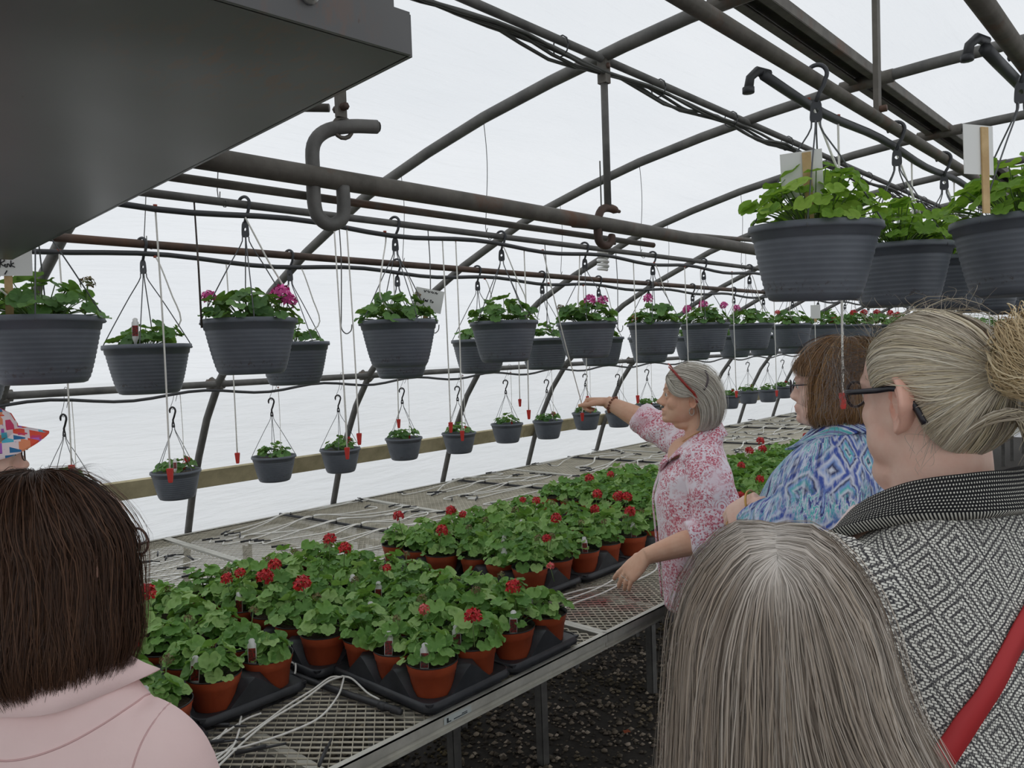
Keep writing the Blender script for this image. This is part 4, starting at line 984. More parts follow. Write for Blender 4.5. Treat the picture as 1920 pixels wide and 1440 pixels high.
# ------------------------------------------------------------------ people: tools
def skin_mat(name, c, flush):
    k = NT(name); co = k.coord(); at = k.n('Attribute', attribute_name='tint').outputs['Color']
    col = k.mix(k.ramp(k.noise(26, 5, 0.6, co), [(0.3, 0.0), (0.7, 1.0)]), c, flush)
    k.base(k.mix(1.0, col, at, 'MULTIPLY')); k.set(Roughness=0.5); k.bsdf.inputs['Specular IOR Level'].default_value = 0.35
    k.bsdf.inputs['Subsurface Weight'].default_value = 0.08; k.bsdf.inputs['Subsurface Radius'].default_value = (0.012, 0.005, 0.003)
    k.bump(k.noise(220, 3, 0.6, co), 0.06, 0.002); return k.m
M_SKIN = skin_mat('fair_skin', lin(240, 206, 188), lin(230, 184, 165))
M_SKINT = skin_mat('tanned_skin', lin(232, 190, 162), lin(222, 170, 142))
def hair_mat(name, rough=0.42):
    k = NT(name); k.base(k.n('Attribute', attribute_name='tint').outputs['Color']); k.set(Roughness=rough)
    k.bsdf.inputs['Specular IOR Level'].default_value = 0.45; k.bsdf.inputs['Anisotropic'].default_value = 0.4; return k.m
M_HAIR = hair_mat('hair_strands')
M_EYEW = plain('eye_white', lin(226, 218, 210), 0.25); M_IRIS = plain('eye_iris', lin(74, 64, 54), 0.2)
M_BLACKP = plain('black_plastic', lin(26, 26, 28), 0.3); M_SILVER = plain('silver_metal', lin(200, 198, 190), 0.25, 0.9); M_GOLD = plain('gold_metal', lin(200, 160, 96), 0.3, 0.9)
def glass_mat():
    k = NT('spectacle_lens'); tp = k.n('BsdfTransparent'); tp.inputs[0].default_value = (0.93, 0.95, 0.96, 1); gl = k.n('BsdfGlossy'); gl.inputs['Roughness'].default_value = 0.05
    mx = k.n('MixShader', i_0=0.10); k.link(tp.outputs[0], mx.inputs[1]); k.link(gl.outputs[0], mx.inputs[2]); k.link(mx.outputs[0], k.out.inputs[0]); return k.m
M_LENS = glass_mat()

def union(mb, voxel, smooth=3, fac=0.5):
    """voxel-union closed pieces into one continuous surface; returns (V, quads)"""
    me = mb.mesh('tmp'); o = bpy.data.objects.new('tmp', me); COL.objects.link(o)
    r = o.modifiers.new('r', 'REMESH'); r.mode = 'VOXEL'; r.voxel_size = voxel; r.use_smooth_shade = True
    if smooth: s = o.modifiers.new('s', 'SMOOTH'); s.factor = fac; s.iterations = smooth
    dg = bpy.context.evaluated_depsgraph_get(); ev = o.evaluated_get(dg); m2 = bpy.data.meshes.new_from_object(ev)
    n = len(m2.vertices); V = np.empty(n*3, np.float32); m2.vertices.foreach_get('co', V); V = V.reshape(-1, 3).astype(float)
    F = np.array([tuple(p.vertices) if len(p.vertices) == 4 else tuple(p.vertices)+(p.vertices[-1],) for p in m2.polygons], np.int32)
    bpy.data.objects.remove(o); bpy.data.meshes.remove(me); bpy.data.meshes.remove(m2)
    return V, F
def normals_of(V, F):
    N = np.zeros_like(V); a = np.cross(V[F[:, 2]]-V[F[:, 0]], V[F[:, 3]]-V[F[:, 1]])
    for k_ in range(4): np.add.at(N, F[:, k_], a)
    return N/(np.linalg.norm(N, axis=1)[:, None]+1e-12)
def vnoise(P, scale, seed=0):
    """cheap smooth value noise from sines, about -1..1"""
    rg = np.random.default_rng(seed); out = np.zeros(len(P))
    for _ in range(6):
        d = rg.normal(size=3); d /= np.linalg.norm(d); f = scale*rg.uniform(0.6, 1.6); out += np.sin(P @ d*f+rg.uniform(0, 6.28)+0.8*np.sin(P @ rg.normal(size=3)*f*0.4))
    return out/3.2
def ring(c, rx, ry, n=28, p=2.2, tilt=0.0):
    a = np.linspace(0, 2*PI, n, endpoint=False); ca, sa = np.cos(a), np.sin(a)
    x = rx*np.sign(ca)*np.abs(ca)**(2/p); y = ry*np.sign(sa)*np.abs(sa)**(2/p)
    return np.stack([c[0]+x, c[1]+y, c[2]+tilt*y], 1)
def xf(mb, M, fn, *a, **k):
    """run fn on a scratch MB and add it transformed by M"""
    t = MB(); fn(t, *a, **k); V = np.array(t.v); M = np.array(M); V = V @ M[:3, :3].T+M[:3, 3]
    mb.add(V, t.f)
def headmat(p, yaw=0, pitch=0, roll=0, s=1.0):
    R = Euler((math.radians(pitch), math.radians(roll), math.radians(yaw)), 'XYZ').to_matrix().to_4x4()
    return Matrix.Translation(p) @ R @ Matrix.Scale(s, 4)

HZ = [0.100, 0.093, 0.080, 0.058, 0.032, 0.012, -0.006, -0.024, -0.042, -0.060, -0.078, -0.094, -0.104]
HF = [0.004, 0.040, 0.064, 0.082, 0.089, 0.088, 0.083, 0.084, 0.085, 0.084, 0.083, 0.080, 0.058]
HB = [-0.022, -0.055, -0.077, -0.092, -0.097, -0.096, -0.092, -0.085, -0.074, -0.058, -0.040, -0.018, 0.006]
HW = [0.014, 0.042, 0.059, 0.070, 0.0735, 0.073, 0.0715, 0.070, 0.0675, 0.063, 0.055, 0.043, 0.020]
def head_geo(m, nose=1.0, jowl=0.0, mouth_open=0.0):
    R = []
    zs = np.linspace(0.100, -0.104, 40)
    for z in zs:
        f, b, w = (np.interp(-z, [-a for a in HZ], T) for T in (HF, HB, HW))
        c = (f+b)/2; h = (f-b)/2; a = np.linspace(0, 2*PI, 40, endpoint=False); ca, sa = np.cos(a), np.sin(a)
        nar = 1.0-0.16*np.clip(sa, 0, 1)**2*(1 if z < 0.03 else 0.4)
        x = w*np.sign(ca)*np.abs(ca)**0.9*nar; y = c+h*np.sign(sa)*np.abs(sa)**0.92
        R.append(np.stack([x, y, np.full(40, z)], 1))
    m.loft(R)
    # nose
    R = []
    for z, rd, w in ((0.030, 0.086, 0.010), (0.020, 0.0895, 0.0085), (0.008, 0.0925, 0.0085), (-0.004, 0.0965, 0.0100), (-0.016, 0.0990+0.004*nose, 0.0120), (-0.025, 0.1000+0.0095*nose, 0.0145), (-0.032, 0.1000+0.0095*nose, 0.0160), (-0.038, 0.0980+0.003*nose, 0.0150), (-0.043, 0.0900, 0.0110)):
        a = np.linspace(0, 2*PI, 20, endpoint=False); sa = np.sin(a)
        y = np.where(sa > 0, 0.070+(rd-0.070)*np.abs(sa)**0.8, 0.070+0.012*sa); x = w*np.cos(a)*np.where(sa > 0, 1-0.25*np.abs(sa), 1.0)*1.15
        R.append(np.stack([x, y, np.full(20, z)], 1))
    m.loft(R)
    for s in (-1, 1):
        m.ball((s*0.0125, 0.088+0.002*nose, -0.0330), (0.0072, 0.0115, 0.0075), 10, 8)
        m.ball((s*0.036, 0.047, -0.028), (0.027, 0.030, 0.030), 14, 10)          # cheek
        m.tube(crom([(s*0.010, 0.086, 0.016), (s*0.030, 0.081, 0.0215), (s*0.050, 0.064, 0.018)], 8), [0.008]*8, 8)   # brow ridge
        m.tube(crom([(s*0.017, 0.080, 0.004), (s*0.030, 0.0815, 0.0120), (s*0.044, 0.072, 0.003)], 8), [0.0048]*8, 8)   # upper lid
        m.tube(crom([(s*0.017, 0.079, -0.004), (s*0.030, 0.0795, -0.0100), (s*0.044, 0.071, -0.004)], 8), [0.0042]*8, 8)  # lower lid
        if jowl: m.ball((s*0.036, 0.030, -0.070), (0.0235*jowl, 0.042, 0.034), 14, 10)
    o = mouth_open
    m.tube(crom([(-0.026, 0.076, -0.058), (-0.012, 0.088, -0.0555), (0, 0.0915, -0.0555), (0.012, 0.088, -0.0555), (0.026, 0.076, -0.058)], 14), [0.003]+[0.0055]*12+[0.003], 8)
    m.tube(crom([(-0.024, 0.076, -0.0605-o*0.5), (-0.012, 0.0865, -0.0665-o), (0, 0.0895, -0.067-o), (0.012, 0.0865, -0.0665-o), (0.024, 0.076, -0.0605-o*0.5)], 14), [0.003]+[0.006]*12+[0.003], 8)
    m.ball((0, 0.074, -0.088), (0.022, 0.019, 0.016), 14, 10)                      # chin
    if jowl: m.ball((0, 0.034, -0.096), (0.044, 0.046, 0.019*jowl), 14, 10)
def skin_tint(V, M, lips=(0.92, 0.66, 0.64), brow=(0.46, 0.36, 0.30)):
    """multiply-tint per vertex: lips, brows, cheeks (colour of the skin itself)"""
    Mi = np.array(Matrix(M).inverted()); L = V @ Mi[:3, :3].T+Mi[:3, 3]; C = np.ones((len(V), 3))
    x, y, z = L[:, 0], L[:, 1], L[:, 2]
    g = np.exp(-((z+0.061)/0.0075)**2-((x)/0.020)**4)*(y > 0.068); C = C*(1-g[:, None])+g[:, None]*np.array(lips)
    g = 0.9*np.exp(-((z-0.0245)/0.0045)**2-((np.abs(x)-0.032)/0.019)**4)*(y > 0.05); C = C*(1-g[:, None])+g[:, None]*np.array(brow)
    g = 0.35*np.exp(-((z+0.028)/0.022)**2-((np.abs(x)-0.045)/0.025)**2)*(y > 0.02); C = C*(1-g[:, None])+g[:, None]*np.array((1.0, 0.84, 0.80))
    g = 0.4*np.exp(-((z+0.03)/0.014)**2-(x/0.016)**2)*(y > 0.09); C = C*(1-g[:, None])+g[:, None]*np.array((1.0, 0.82, 0.78))
    return C
def ear_geo(side, s=1.0):
    """ear on the side x=side*0.07; returns V,F quads"""
    nr, nt = 12, 40; V = []; th = np.linspace(0, 2*PI, nt, endpoint=False)
    def out(t):
        u, v = math.cos(t), math.sin(t)                # u back, v up
        R = 0.0175*(1+0.10*u) if v > -0.2 else 0.0175*(1-0.30*(-v-0.2))
        return R*u*(1.30 if u > 0 else 0.80), 0.032*v*(1.0 if v > 0 else 1.06)
    for i in range(nr+2):
        r = min(1.0, (i+0.5)/nr) if i < nr else (1.03 if i == nr else 0.90)
        for t in th:
            ou, ov = out(t); u, v = ou*r, ov*r; back = max(0.0, math.cos(t)); upw = math.sin(t)
            h = 0.003+0.019*max(0.0, (u+0.008)/0.028)
            h += 0.0052*math.exp(-((r-0.90)/0.10)**2)*(1.0 if (math.cos(t) > -0.35 or upw > 0.3) else 0.2)*(1 if upw > -0.55 else 0.3)     # helix
            h -= 0.0030*math.exp(-((r-0.70)/0.09)**2)*(1 if upw > -0.3 else 0)
            h += 0.0030*math.exp(-((r-0.50)/0.10)**2)*(1 if (back > 0.2) else 0.2)                      # antihelix
            h -= 0.0095*math.exp(-((u+0.001)/0.0080)**2-((v+0.003)/0.011)**2)                           # concha
            h += 0.0055*math.exp(-((u+0.0095)/0.003)**2-((v+0.004)/0.0055)**2)                           # tragus
            h += 0.0025*math.exp(-((u-0.0)/0.009)**2-((v+0.027)/0.008)**2)                               # lobe
            if i == nr: h -= 0.0025
            if i == nr+1: h = -0.006
            V.append((side*(0.0685+h*s), -0.012-u*s, -0.010+v*s+0.10*u))
    F = []
    for i in range(nr+1):
        for j in range(nt):
            k_ = (j+1) % nt; q = (i*nt+j, i*nt+k_, (i+1)*nt+k_, (i+1)*nt+j); F.append(q if side < 0 else q[::-1])
    c = len(V); V.append(tuple(np.mean(V[:nt], axis=0)))
    for j in range(nt):
        k_ = (j+1) % nt; q = (c, k_, j, j); F.append(q if side < 0 else (c, j, k_, k_))
    return np.array(V), np.array(F, np.int32)
def hand_geo(m, curl, thumb, spread=0.06, s=1.0, flip=1):
    """wrist at origin, fingers along +y, palm faces -z, thumb on +x*flip. curl: 4 tuples of three joint angles"""
    R = []
    for y, w, t in ((-0.012, 0.026, 0.019), (0.012, 0.030, 0.0185), (0.035, 0.037, 0.0165), (0.060, 0.0405, 0.0145), (0.082, 0.040, 0.0125), (0.092, 0.036, 0.009)):
        a = np.linspace(0, 2*PI, 20, endpoint=False); ca, sa = np.cos(a), np.sin(a)
        R.append(np.stack([w*np.sign(ca)*np.abs(ca)**0.75, np.full(20, y), t*np.sign(sa)*np.abs(sa)**0.85-0.003*(y/0.09)], 1)*s)
    m.loft(R)
    for i, (x, L, r) in enumerate(((0.0285, 0.070, 0.0088), (0.0095, 0.078, 0.009), (-0.0095, 0.072, 0.0086), (-0.0275, 0.056, 0.0077))):
        p = np.array((x*flip, 0.083-0.004*abs(i-1), 0.0)); d = spread*(1.5-i)*flip; P = [p-np.array((0, 0.018, 0))]; P.append(p); ang = 0.0
        for j, f in enumerate((0.46, 0.30, 0.24)):
            ang += curl[i][j]; v = np.array((math.sin(d)*math.cos(ang), math.cos(d)*math.cos(ang), -math.sin(ang)))
            for q in (0.5, 1.0): P.append(P[-1]+v*L*f*0.5)
        m.tube(np.array(P)*s, np.array([r*0.9, r*1.05, r*0.97, r*1.02, r*0.93, r*0.95, r*0.86, r*0.62])*s, 12)
    P = [np.array((0.018*flip, 0.012, -0.004)), np.array((0.030*flip, 0.028, -0.010))]
    ax, ay, az = thumb
    for j, f in enumerate((0.042, 0.030, 0.024)):
        v = np.array((math.sin(ax[j])*flip, math.cos(ax[j]), -ay[j])); v /= np.linalg.norm(v); P.append(P[-1]+v*f*az)
    m.tube(np.array(P)*s, np.array([0.014, 0.0145, 0.0115, 0.0105, 0.0065])*s, 12)
def limb(m, pts, rad, n=24, seg=16):
    P = crom(pts, n); r = np.interp(np.linspace(0, 1, n), np.linspace(0, 1, len(rad)), rad); m.tube(P, r, seg)
def frame(origin, y, z):
    """matrix with local +y along y and local +z close to z"""
    y = Vector(y).normalized(); x = y.cross(Vector(z)).normalized(); z = x.cross(y)
    return Matrix(((x.x, y.x, z.x, origin[0]), (x.y, y.y, z.y, origin[1]), (x.z, y.z, z.z, origin[2]), (0, 0, 0, 1)))

def sheet_eval(G, u, v):
    """G (U,m,3) control sheet, smooth across u and along v; u,v arrays (n,) and (n,k)"""
    U, m_, _ = G.shape; n = len(u); K = v.shape[1]
    def w4(t):
        return np.stack([-0.5*t+t*t-0.5*t**3, 1-2.5*t*t+1.5*t**3, 0.5*t+2*t*t-1.5*t**3, -0.5*t*t+0.5*t**3], -1)
    su = np.clip(u, 0, 1)*(U-1)*0.999999; iu = su.astype(int); wu = w4(su-iu)
    sv = np.clip(v, 0, 1)*(m_-1)*0.999999; iv = sv.astype(int); wv = w4(sv-iv)
    out = np.zeros((n, K, 3))
    for a in range(4):
        ia = np.clip(iu+a-1, 0, U-1)
        for b in range(4):
            ib = np.clip(iv+b-1, 0, m_-1); out += (wu[:, a][:, None]*wv[..., b])[..., None]*G[ia[:, None], ib]
    return out
def hair_strands(sheets, n, seg, width, pal, M, seed=1, thick=0.010, jit=0.004, clump=60, tipvar=0.12, center=(0, -0.01, 0.0), fly=0.0, root_dark=None, inset=0.006, shellcol=None, tipfade=1.0):
    """ribbons following guide sheets in head space, plus the closed under-layer; returns a mesh"""
    rg = np.random.default_rng(seed); Vs = []; Qs = []; Cs = []; off = 0
    area = np.array([float(np.mean(np.linalg.norm(np.diff(s, axis=0), axis=2))*len(s)) for s in sheets]); area /= area.sum()
    pal = np.array([c[:3] for c in pal]); C0 = np.array(center)
    for G, ar in zip(sheets, area):
        k_ = max(8, int(n*ar)); cl = max(4, int(clump*ar)+1); G = np.asarray(G, float)
        cu = rg.random(cl); ccol = pal[rg.integers(0, len(pal), cl)]
        ci = rg.integers(0, cl, k_); du = rg.normal(0, 0.5/cl, k_)
        u0 = cu[ci]+du*1.3; loose = rg.random(k_) < 0.35; u0 = np.where(loose, rg.random(k_), u0); u0 = np.where((u0 < 0) | (u0 > 1), rg.random(k_), u0)
        vend = 1-tipvar*rg.random(k_)**1.5; t = np.linspace(0, 1, seg+1)[None, :]
        v = t*vend[:, None]; P = sheet_eval(G, u0, v)
        conv = (cu[ci]-u0)[:, None]*(t**2)*0.5*np.where(loose, 0, 1)[:, None]
        P = P+(sheet_eval(G, np.clip(cu[ci], 0, 1), v)-P)*np.where(loose, 0, 0.30)[:, None, None]*(t**1.5)[..., None]
        O = P-C0; O[..., 2] = P[..., 2]-np.maximum(np.minimum(P[..., 2], 0.03), -9); O /= np.linalg.norm(O, axis=2)[..., None]+1e-9
        lay = rg.random(k_)**1.3; P = P+O*((-inset*0.6+lay*thick)[:, None, None]*np.clip(t*6+0.25, 0, 1)[..., None])
        ph = rg.random((k_, 1))*6.28; fr = rg.uniform(1.0, 3.0, (k_, 1)); T = np.gradient(P, axis=1); T /= np.linalg.norm(T, axis=2)[..., None]+1e-9
        S = np.cross(T, O); am = (jit*rg.random((k_, 1))*(0.25+t))
        P = P+S*(am*np.sin(fr*t*6.28+ph))[..., None]+O*(0.6*am*np.cos(fr*t*5+ph*1.7))[..., None]
        if fly:
            f = rg.random(k_) < fly; P[f] += O[f]*(rg.uniform(0.004, 0.022, (f.sum(), 1))*np.sin(t*PI)**1.2)[..., None]+S[f]*(rg.normal(0, 0.010, (f.sum(), 1))*t)[..., None]
        wd = width*(0.6+0.8*rg.random((k_, 1)))*np.clip(1.25-t**3*tipfade, 0.15, 1.0)*np.clip(0.35+t*8, 0, 1)
        tl = rg.normal(0, 0.38, (k_, 1, 1)); W = S*np.cos(tl)+O*np.sin(tl)
        A = P-W*wd[..., None]/2; B = P+W*wd[..., None]/2
        V = np.stack([A, B], 2).reshape(-1, 3); base = (np.arange(k_)*(seg+1)*2)[:, None]+(np.arange(seg)*2)[None, :]
        Q = np.stack([base, base+1, base+3, base+2], -1).reshape(-1, 4)+off
        col = (0.55*np.where(loose[:, None], pal[rg.integers(0, len(pal), k_)], ccol[ci])+0.45*pal.mean(0))*(0.88+0.24*rg.random((k_, 1)))
        colv = np.repeat(col[:, None, :], seg+1, 1)
        if root_dark is not None:
            g = np.clip(1-t*4.0, 0, 1)[..., None]; colv = colv*(1-g)+np.array(root_dark[:3])*g
        Cs.append(np.repeat(colv[:, :, None, :], 2, 2).reshape(-1, 3)); Vs.append(V); Qs.append(Q); off += len(V)
        # under-layer following the same sheet
        gu, gv = 24, 18; uu = np.linspace(0, 1, gu); P = sheet_eval(G, uu, np.repeat(np.linspace(0, 0.985, gv)[None], gu, 0))
        O = P-C0; O[..., 2] = P[..., 2]-np.minimum(P[..., 2], 0.03); O /= np.linalg.norm(O, axis=2)[..., None]+1e-9
        P = P-O*inset; idx = np.arange(gu*gv).reshape(gu, gv)
        Q = np.stack([idx[:-1, :-1], idx[1:, :-1], idx[1:, 1:], idx[:-1, 1:]], -1).reshape(-1, 4)+off
        Vs.append(P.reshape(-1, 3)); Qs.append(Q); Cs.append(np.repeat((np.array(shellcol[:3]) if shellcol is not None else pal.mean(0)*0.8)[None], gu*gv, 0)); off += gu*gv
    V = np.vstack(Vs); Mm = np.array(M); V = V @ Mm[:3, :3].T+Mm[:3, 3]
    return fast_mesh('hair', V, np.vstack(Qs), True, np.vstack(Cs))
def mirror(sheet):
    G = np.asarray(sheet, float).copy(); G[..., 0] *= -1; return G
def loose_hairs(specs, width, col, M):
    Vs = []; Qs = []; off = 0
    for P in specs:
        P = crom(P, 14); T = np.gradient(P, axis=0); S = np.cross(T, (0.3, 0.5, 0.8)); S /= np.linalg.norm(S, axis=1)[:, None]+1e-9
        w = (width*np.linspace(1, 0.5, 14))[:, None]; V = np.stack([P-S*w/2, P+S*w/2], 1).reshape(-1, 3)
        b = np.arange(13)*2; Qs.append(np.stack([b, b+1, b+3, b+2], -1)+off); Vs.append(V); off += len(V)
    V = np.vstack(Vs); Mm = np.array(M); V = V @ Mm[:3, :3].T+Mm[:3, 3]
    return fast_mesh('loose_hairs', V, np.vstack(Qs), True, np.repeat(np.array(col[:3])[None], len(V), 0))

def person(label, loc, rz, body_mb, voxel, HM, ears=(-1, 1), mat=M_SKIN, ear_s=1.0, smooth=3, lips=(0.92, 0.66, 0.64), brow=(0.46, 0.36, 0.30)):
    V, F = union(body_mb, voxel, smooth)
    C = skin_tint(V, HM, lips, brow); Vs, Fs, Cs = [V], [F], [C]; o = len(V)
    for sd in ears:
        EV, EF = ear_geo(sd, ear_s); Mm = np.array(HM); EV = EV @ Mm[:3, :3].T+Mm[:3, 3]
        Vs.append(EV); Fs.append(EF+o); o += len(EV); Cs.append(np.repeat(np.array([[1.0, 0.86, 0.83]]), len(EV), 0))
    me = fast_mesh('person', np.vstack(Vs), np.vstack(Fs), True, np.vstack(Cs)); me.materials.append(mat)
    p = bpy.data.objects.new('person', me); COL.objects.link(p); p.location = loc; p.rotation_euler = (0, 0, rz)
    return tag(p, label, 'person')
def eyes(p, HM, iris=M_IRIS):
    for s in (-1, 1):
        c = HM @ Vector((s*0.0305, 0.0722, 0.0012)); sc = HM.to_scale()[0]
        e = obj('eye', MB().ball((0, 0, 0), 0.0118*sc, 16, 12), M_EYEW, p, c)
        d = (HM.to_3x3() @ Vector((s*0.12, 1, 0.03))).normalized()
        ir = MB(); ir.tube([Vector((0, 0, 0))+d*0.0106*sc, d*0.0121*sc], [0.0056*sc, 0.0046*sc], 14); obj('iris', ir, M_IRIS, e)
def cloth(name, mb, voxel, mat, parent, smooth=4, folds=(), uvf=None, thick=0.0):
    """garment: union of closed pieces, wrinkled by real displacement"""
    V, F = union(mb, voxel, smooth); N = normals_of(V, F)
    for fn in folds: V = V+N*fn(V)[:, None]
    me = fast_mesh(name, V, F, True, None, uvf(V, N) if uvf else None); me.materials.append(mat)
    return obj(name, me, None, parent)
def folds_along(dirv, freq, amp, seed=0, mask=None):
    d = np.array(dirv, float); d /= np.linalg.norm(d)
    def f(V):
        w = V @ d*freq+1.4*vnoise(V, 9, seed); a = amp*(0.5+0.5*vnoise(V, 7, seed+3))*np.sin(w)
        return a*(mask(V) if mask else 1.0)
    return f
def lump(amp, scale, seed=0): return lambda V: amp*vnoise(V, scale, seed)
def trousers(p, hipz, mat, w=0.16, d=0.12, foot_mat=None, y0=0.0, foot=0.12):
    m = MB(); m.loft([ring((0, y0, hipz+0.10), w*0.92, d, 28), ring((0, y0, hipz), w, d*1.05, 28), ring((0, y0, hipz-0.10), w*0.98, d, 28)])
    for s in (-1, 1): limb(m, [(s*w*0.5, y0, hipz-0.02), (s*w*0.52, y0+0.01, hipz*0.55), (s*w*0.52, y0, 0.05)], [w*0.52, w*0.42, w*0.34], 16, 18)
    c = cloth('trousers', m, 0.014, mat, p, 4, [lump(0.004, 16, 5)])
    for s in (-1, 1):
        b = MB(); b.loft([ring((s*w*0.52, y0+0.03, 0.0), 0.046, foot, 20), ring((s*w*0.52, y0+0.03, 0.03), 0.048, foot, 20), ring((s*w*0.52, y0+0.015, 0.06), 0.042, foot*0.8, 20), ring((s*w*0.52, y0-0.02, 0.09), 0.036, foot*0.42, 20)])
        obj('shoe', b, foot_mat or M_BLACKP, p)

def on_surface(o, pts, off=0.002, n=40):
    """snap a polyline onto a garment mesh, a little proud of it"""
    me = o.data; k_ = len(me.vertices); V = np.empty(k_*3, np.float32); me.vertices.foreach_get('co', V); V = V.reshape(-1, 3)
    N = np.empty(k_*3, np.float32); me.vertex_normals.foreach_get('vector', N); N = N.reshape(-1, 3); P = crom(pts, n); out = []
    for p in P:
        d = ((V-p)**2).sum(1); i = np.argsort(d)[:10]; w = 1/(d[i]+1e-6); w /= w.sum(); q = (V[i]*w[:, None]).sum(0); m = (N[i]*w[:, None]).sum(0); m /= np.linalg.norm(m)
        out.append(p+m*((q-p) @ m)+m*off)
    return np.array(out)
# ------------------------------------------------------------------ fabrics
def paisley_mat():
    k = NT('paisley_print_cotton'); co = k.coord(); base = lin(246, 236, 243); red = lin(198, 62, 90); pink = lin(232, 168, 184)
    clus = k.ramp(k.noise(11, 3, 0.5, co), [(0.37, 0.0), (0.50, 1.0)])
    v = k.n('TexVoronoi', feature='F1'); v.inputs['Scale'].default_value = 95; k.link(co, v.inputs['Vector'])
    dots = k.ramp(v.outputs['Distance'], [(0.30, 1.0), (0.42, 0.0)])
    n2 = k.noise(32, 4, 0.6, co, 1.6); lines = k.ramp(k.math('ABSOLUTE', k.math('SUBTRACT', n2, 0.5)), [(0.012, 1.0), (0.04, 0.0)])
    v2 = k.n('TexVoronoi', feature='F1'); v2.inputs['Scale'].default_value = 13; k.link(co, v2.inputs['Vector'])
    rings = k.ramp(k.math('SINE', k.math('MULTIPLY', v2.outputs['Distance'], 62.0)), [(0.55, 0.0), (0.75, 1.0)]); core = k.ramp(v2.outputs['Distance'], [(0.30, 1.0), (0.42, 0.0)])
    m1 = k.math('MAXIMUM', k.math('MULTIPLY', dots, clus), k.math('MULTIPLY', lines, clus), clamp=True)
    m2 = k.math('MULTIPLY', k.math('MULTIPLY', rings, core), k.ramp(k.noise(60, 2, 0.5, co), [(0.40, 0.0), (0.52, 1.0)]))
    col = k.mix(k.math('MULTIPLY', k.ramp(k.noise(7, 3, 0.5, co), [(0.45, 0.0), (0.7, 1.0)]), 0.45), base, pink)
    col = k.mix(k.math('MULTIPLY', m1, 0.85), col, red); col = k.mix(k.math('MULTIPLY', m2, 0.8), col, red)
    k.base(col); k.set(Roughness=0.85); k.bump(k.noise(400, 2, 0.5, co), 0.1, 0.001); return k.m
def ikat_mat():
    k = NT('blue_ikat_print'); uv = k.n('Attribute', attribute_name='wuv').outputs['Vector']
    W_, LI, CO, NA, TE = lin(214, 218, 232), lin(128, 156, 214), lin(60, 84, 168), lin(28, 34, 82), lin(86, 186, 190)
    s = k.noise(1.0, 5, 0.62, k.mapping(uv, (70, 12, 1), (0, 0, 0.6)), 0.4)
    streak = k.ramp(s, [(0.0, NA), (0.40, NA), (0.425, CO), (0.455, CO), (0.47, W_), (0.50, W_), (0.515, TE), (0.545, TE), (0.56, W_), (0.585, CO), (0.62, NA), (0.66, LI)])
    wob = k.n('VectorMath', operation='ADD'); nz = k.n('TexNoise'); nz.inputs['Scale'].default_value = 38; k.link(uv, nz.inputs['Vector'])
    sc = k.n('VectorMath', operation='SCALE'); k.link(nz.outputs['Color'], sc.inputs[0]); sc.inputs['Scale'].default_value = 0.016; k.link(uv, wob.inputs[0]); k.link(sc.outputs[0], wob.inputs[1])
    sep = k.n('SeparateXYZ'); k.link(k.mapping(wob.outputs[0], (13, 10, 1), (0, 0, 0.35)), sep.inputs[0])
    fu = k.math('ABSOLUTE', k.math('SUBTRACT', k.math('FRACT', sep.outputs[0]), 0.5)); fv = k.math('ABSOLUTE', k.math('SUBTRACT', k.math('FRACT', sep.outputs[1]), 0.5))
    d = k.math('ADD', fu, fv)
    dia = k.ramp(d, [(0.0, TE), (0.08, NA), (0.14, W_), (0.22, TE), (0.30, LI), (0.36, NA), (0.42, W_), (0.52, CO), (0.60, CO), (0.68, W_), (0.78, LI), (0.88, NA), (0.96, W_)])
    mask = k.ramp(k.noise(7, 2, 0.5, uv), [(0.42, 0.0), (0.56, 1.0)])
    col = k.mix(mask, streak, dia)
    col = k.mix(k.math('MULTIPLY', k.ramp(k.noise(1.0, 4, 0.6, k.mapping(uv, (140, 24, 1), (0, 0, 0.5))), [(0.52, 0.0), (0.62, 1.0)]), 0.6), col, W_)
    k.base(col); k.set(Roughness=0.7); return k.m
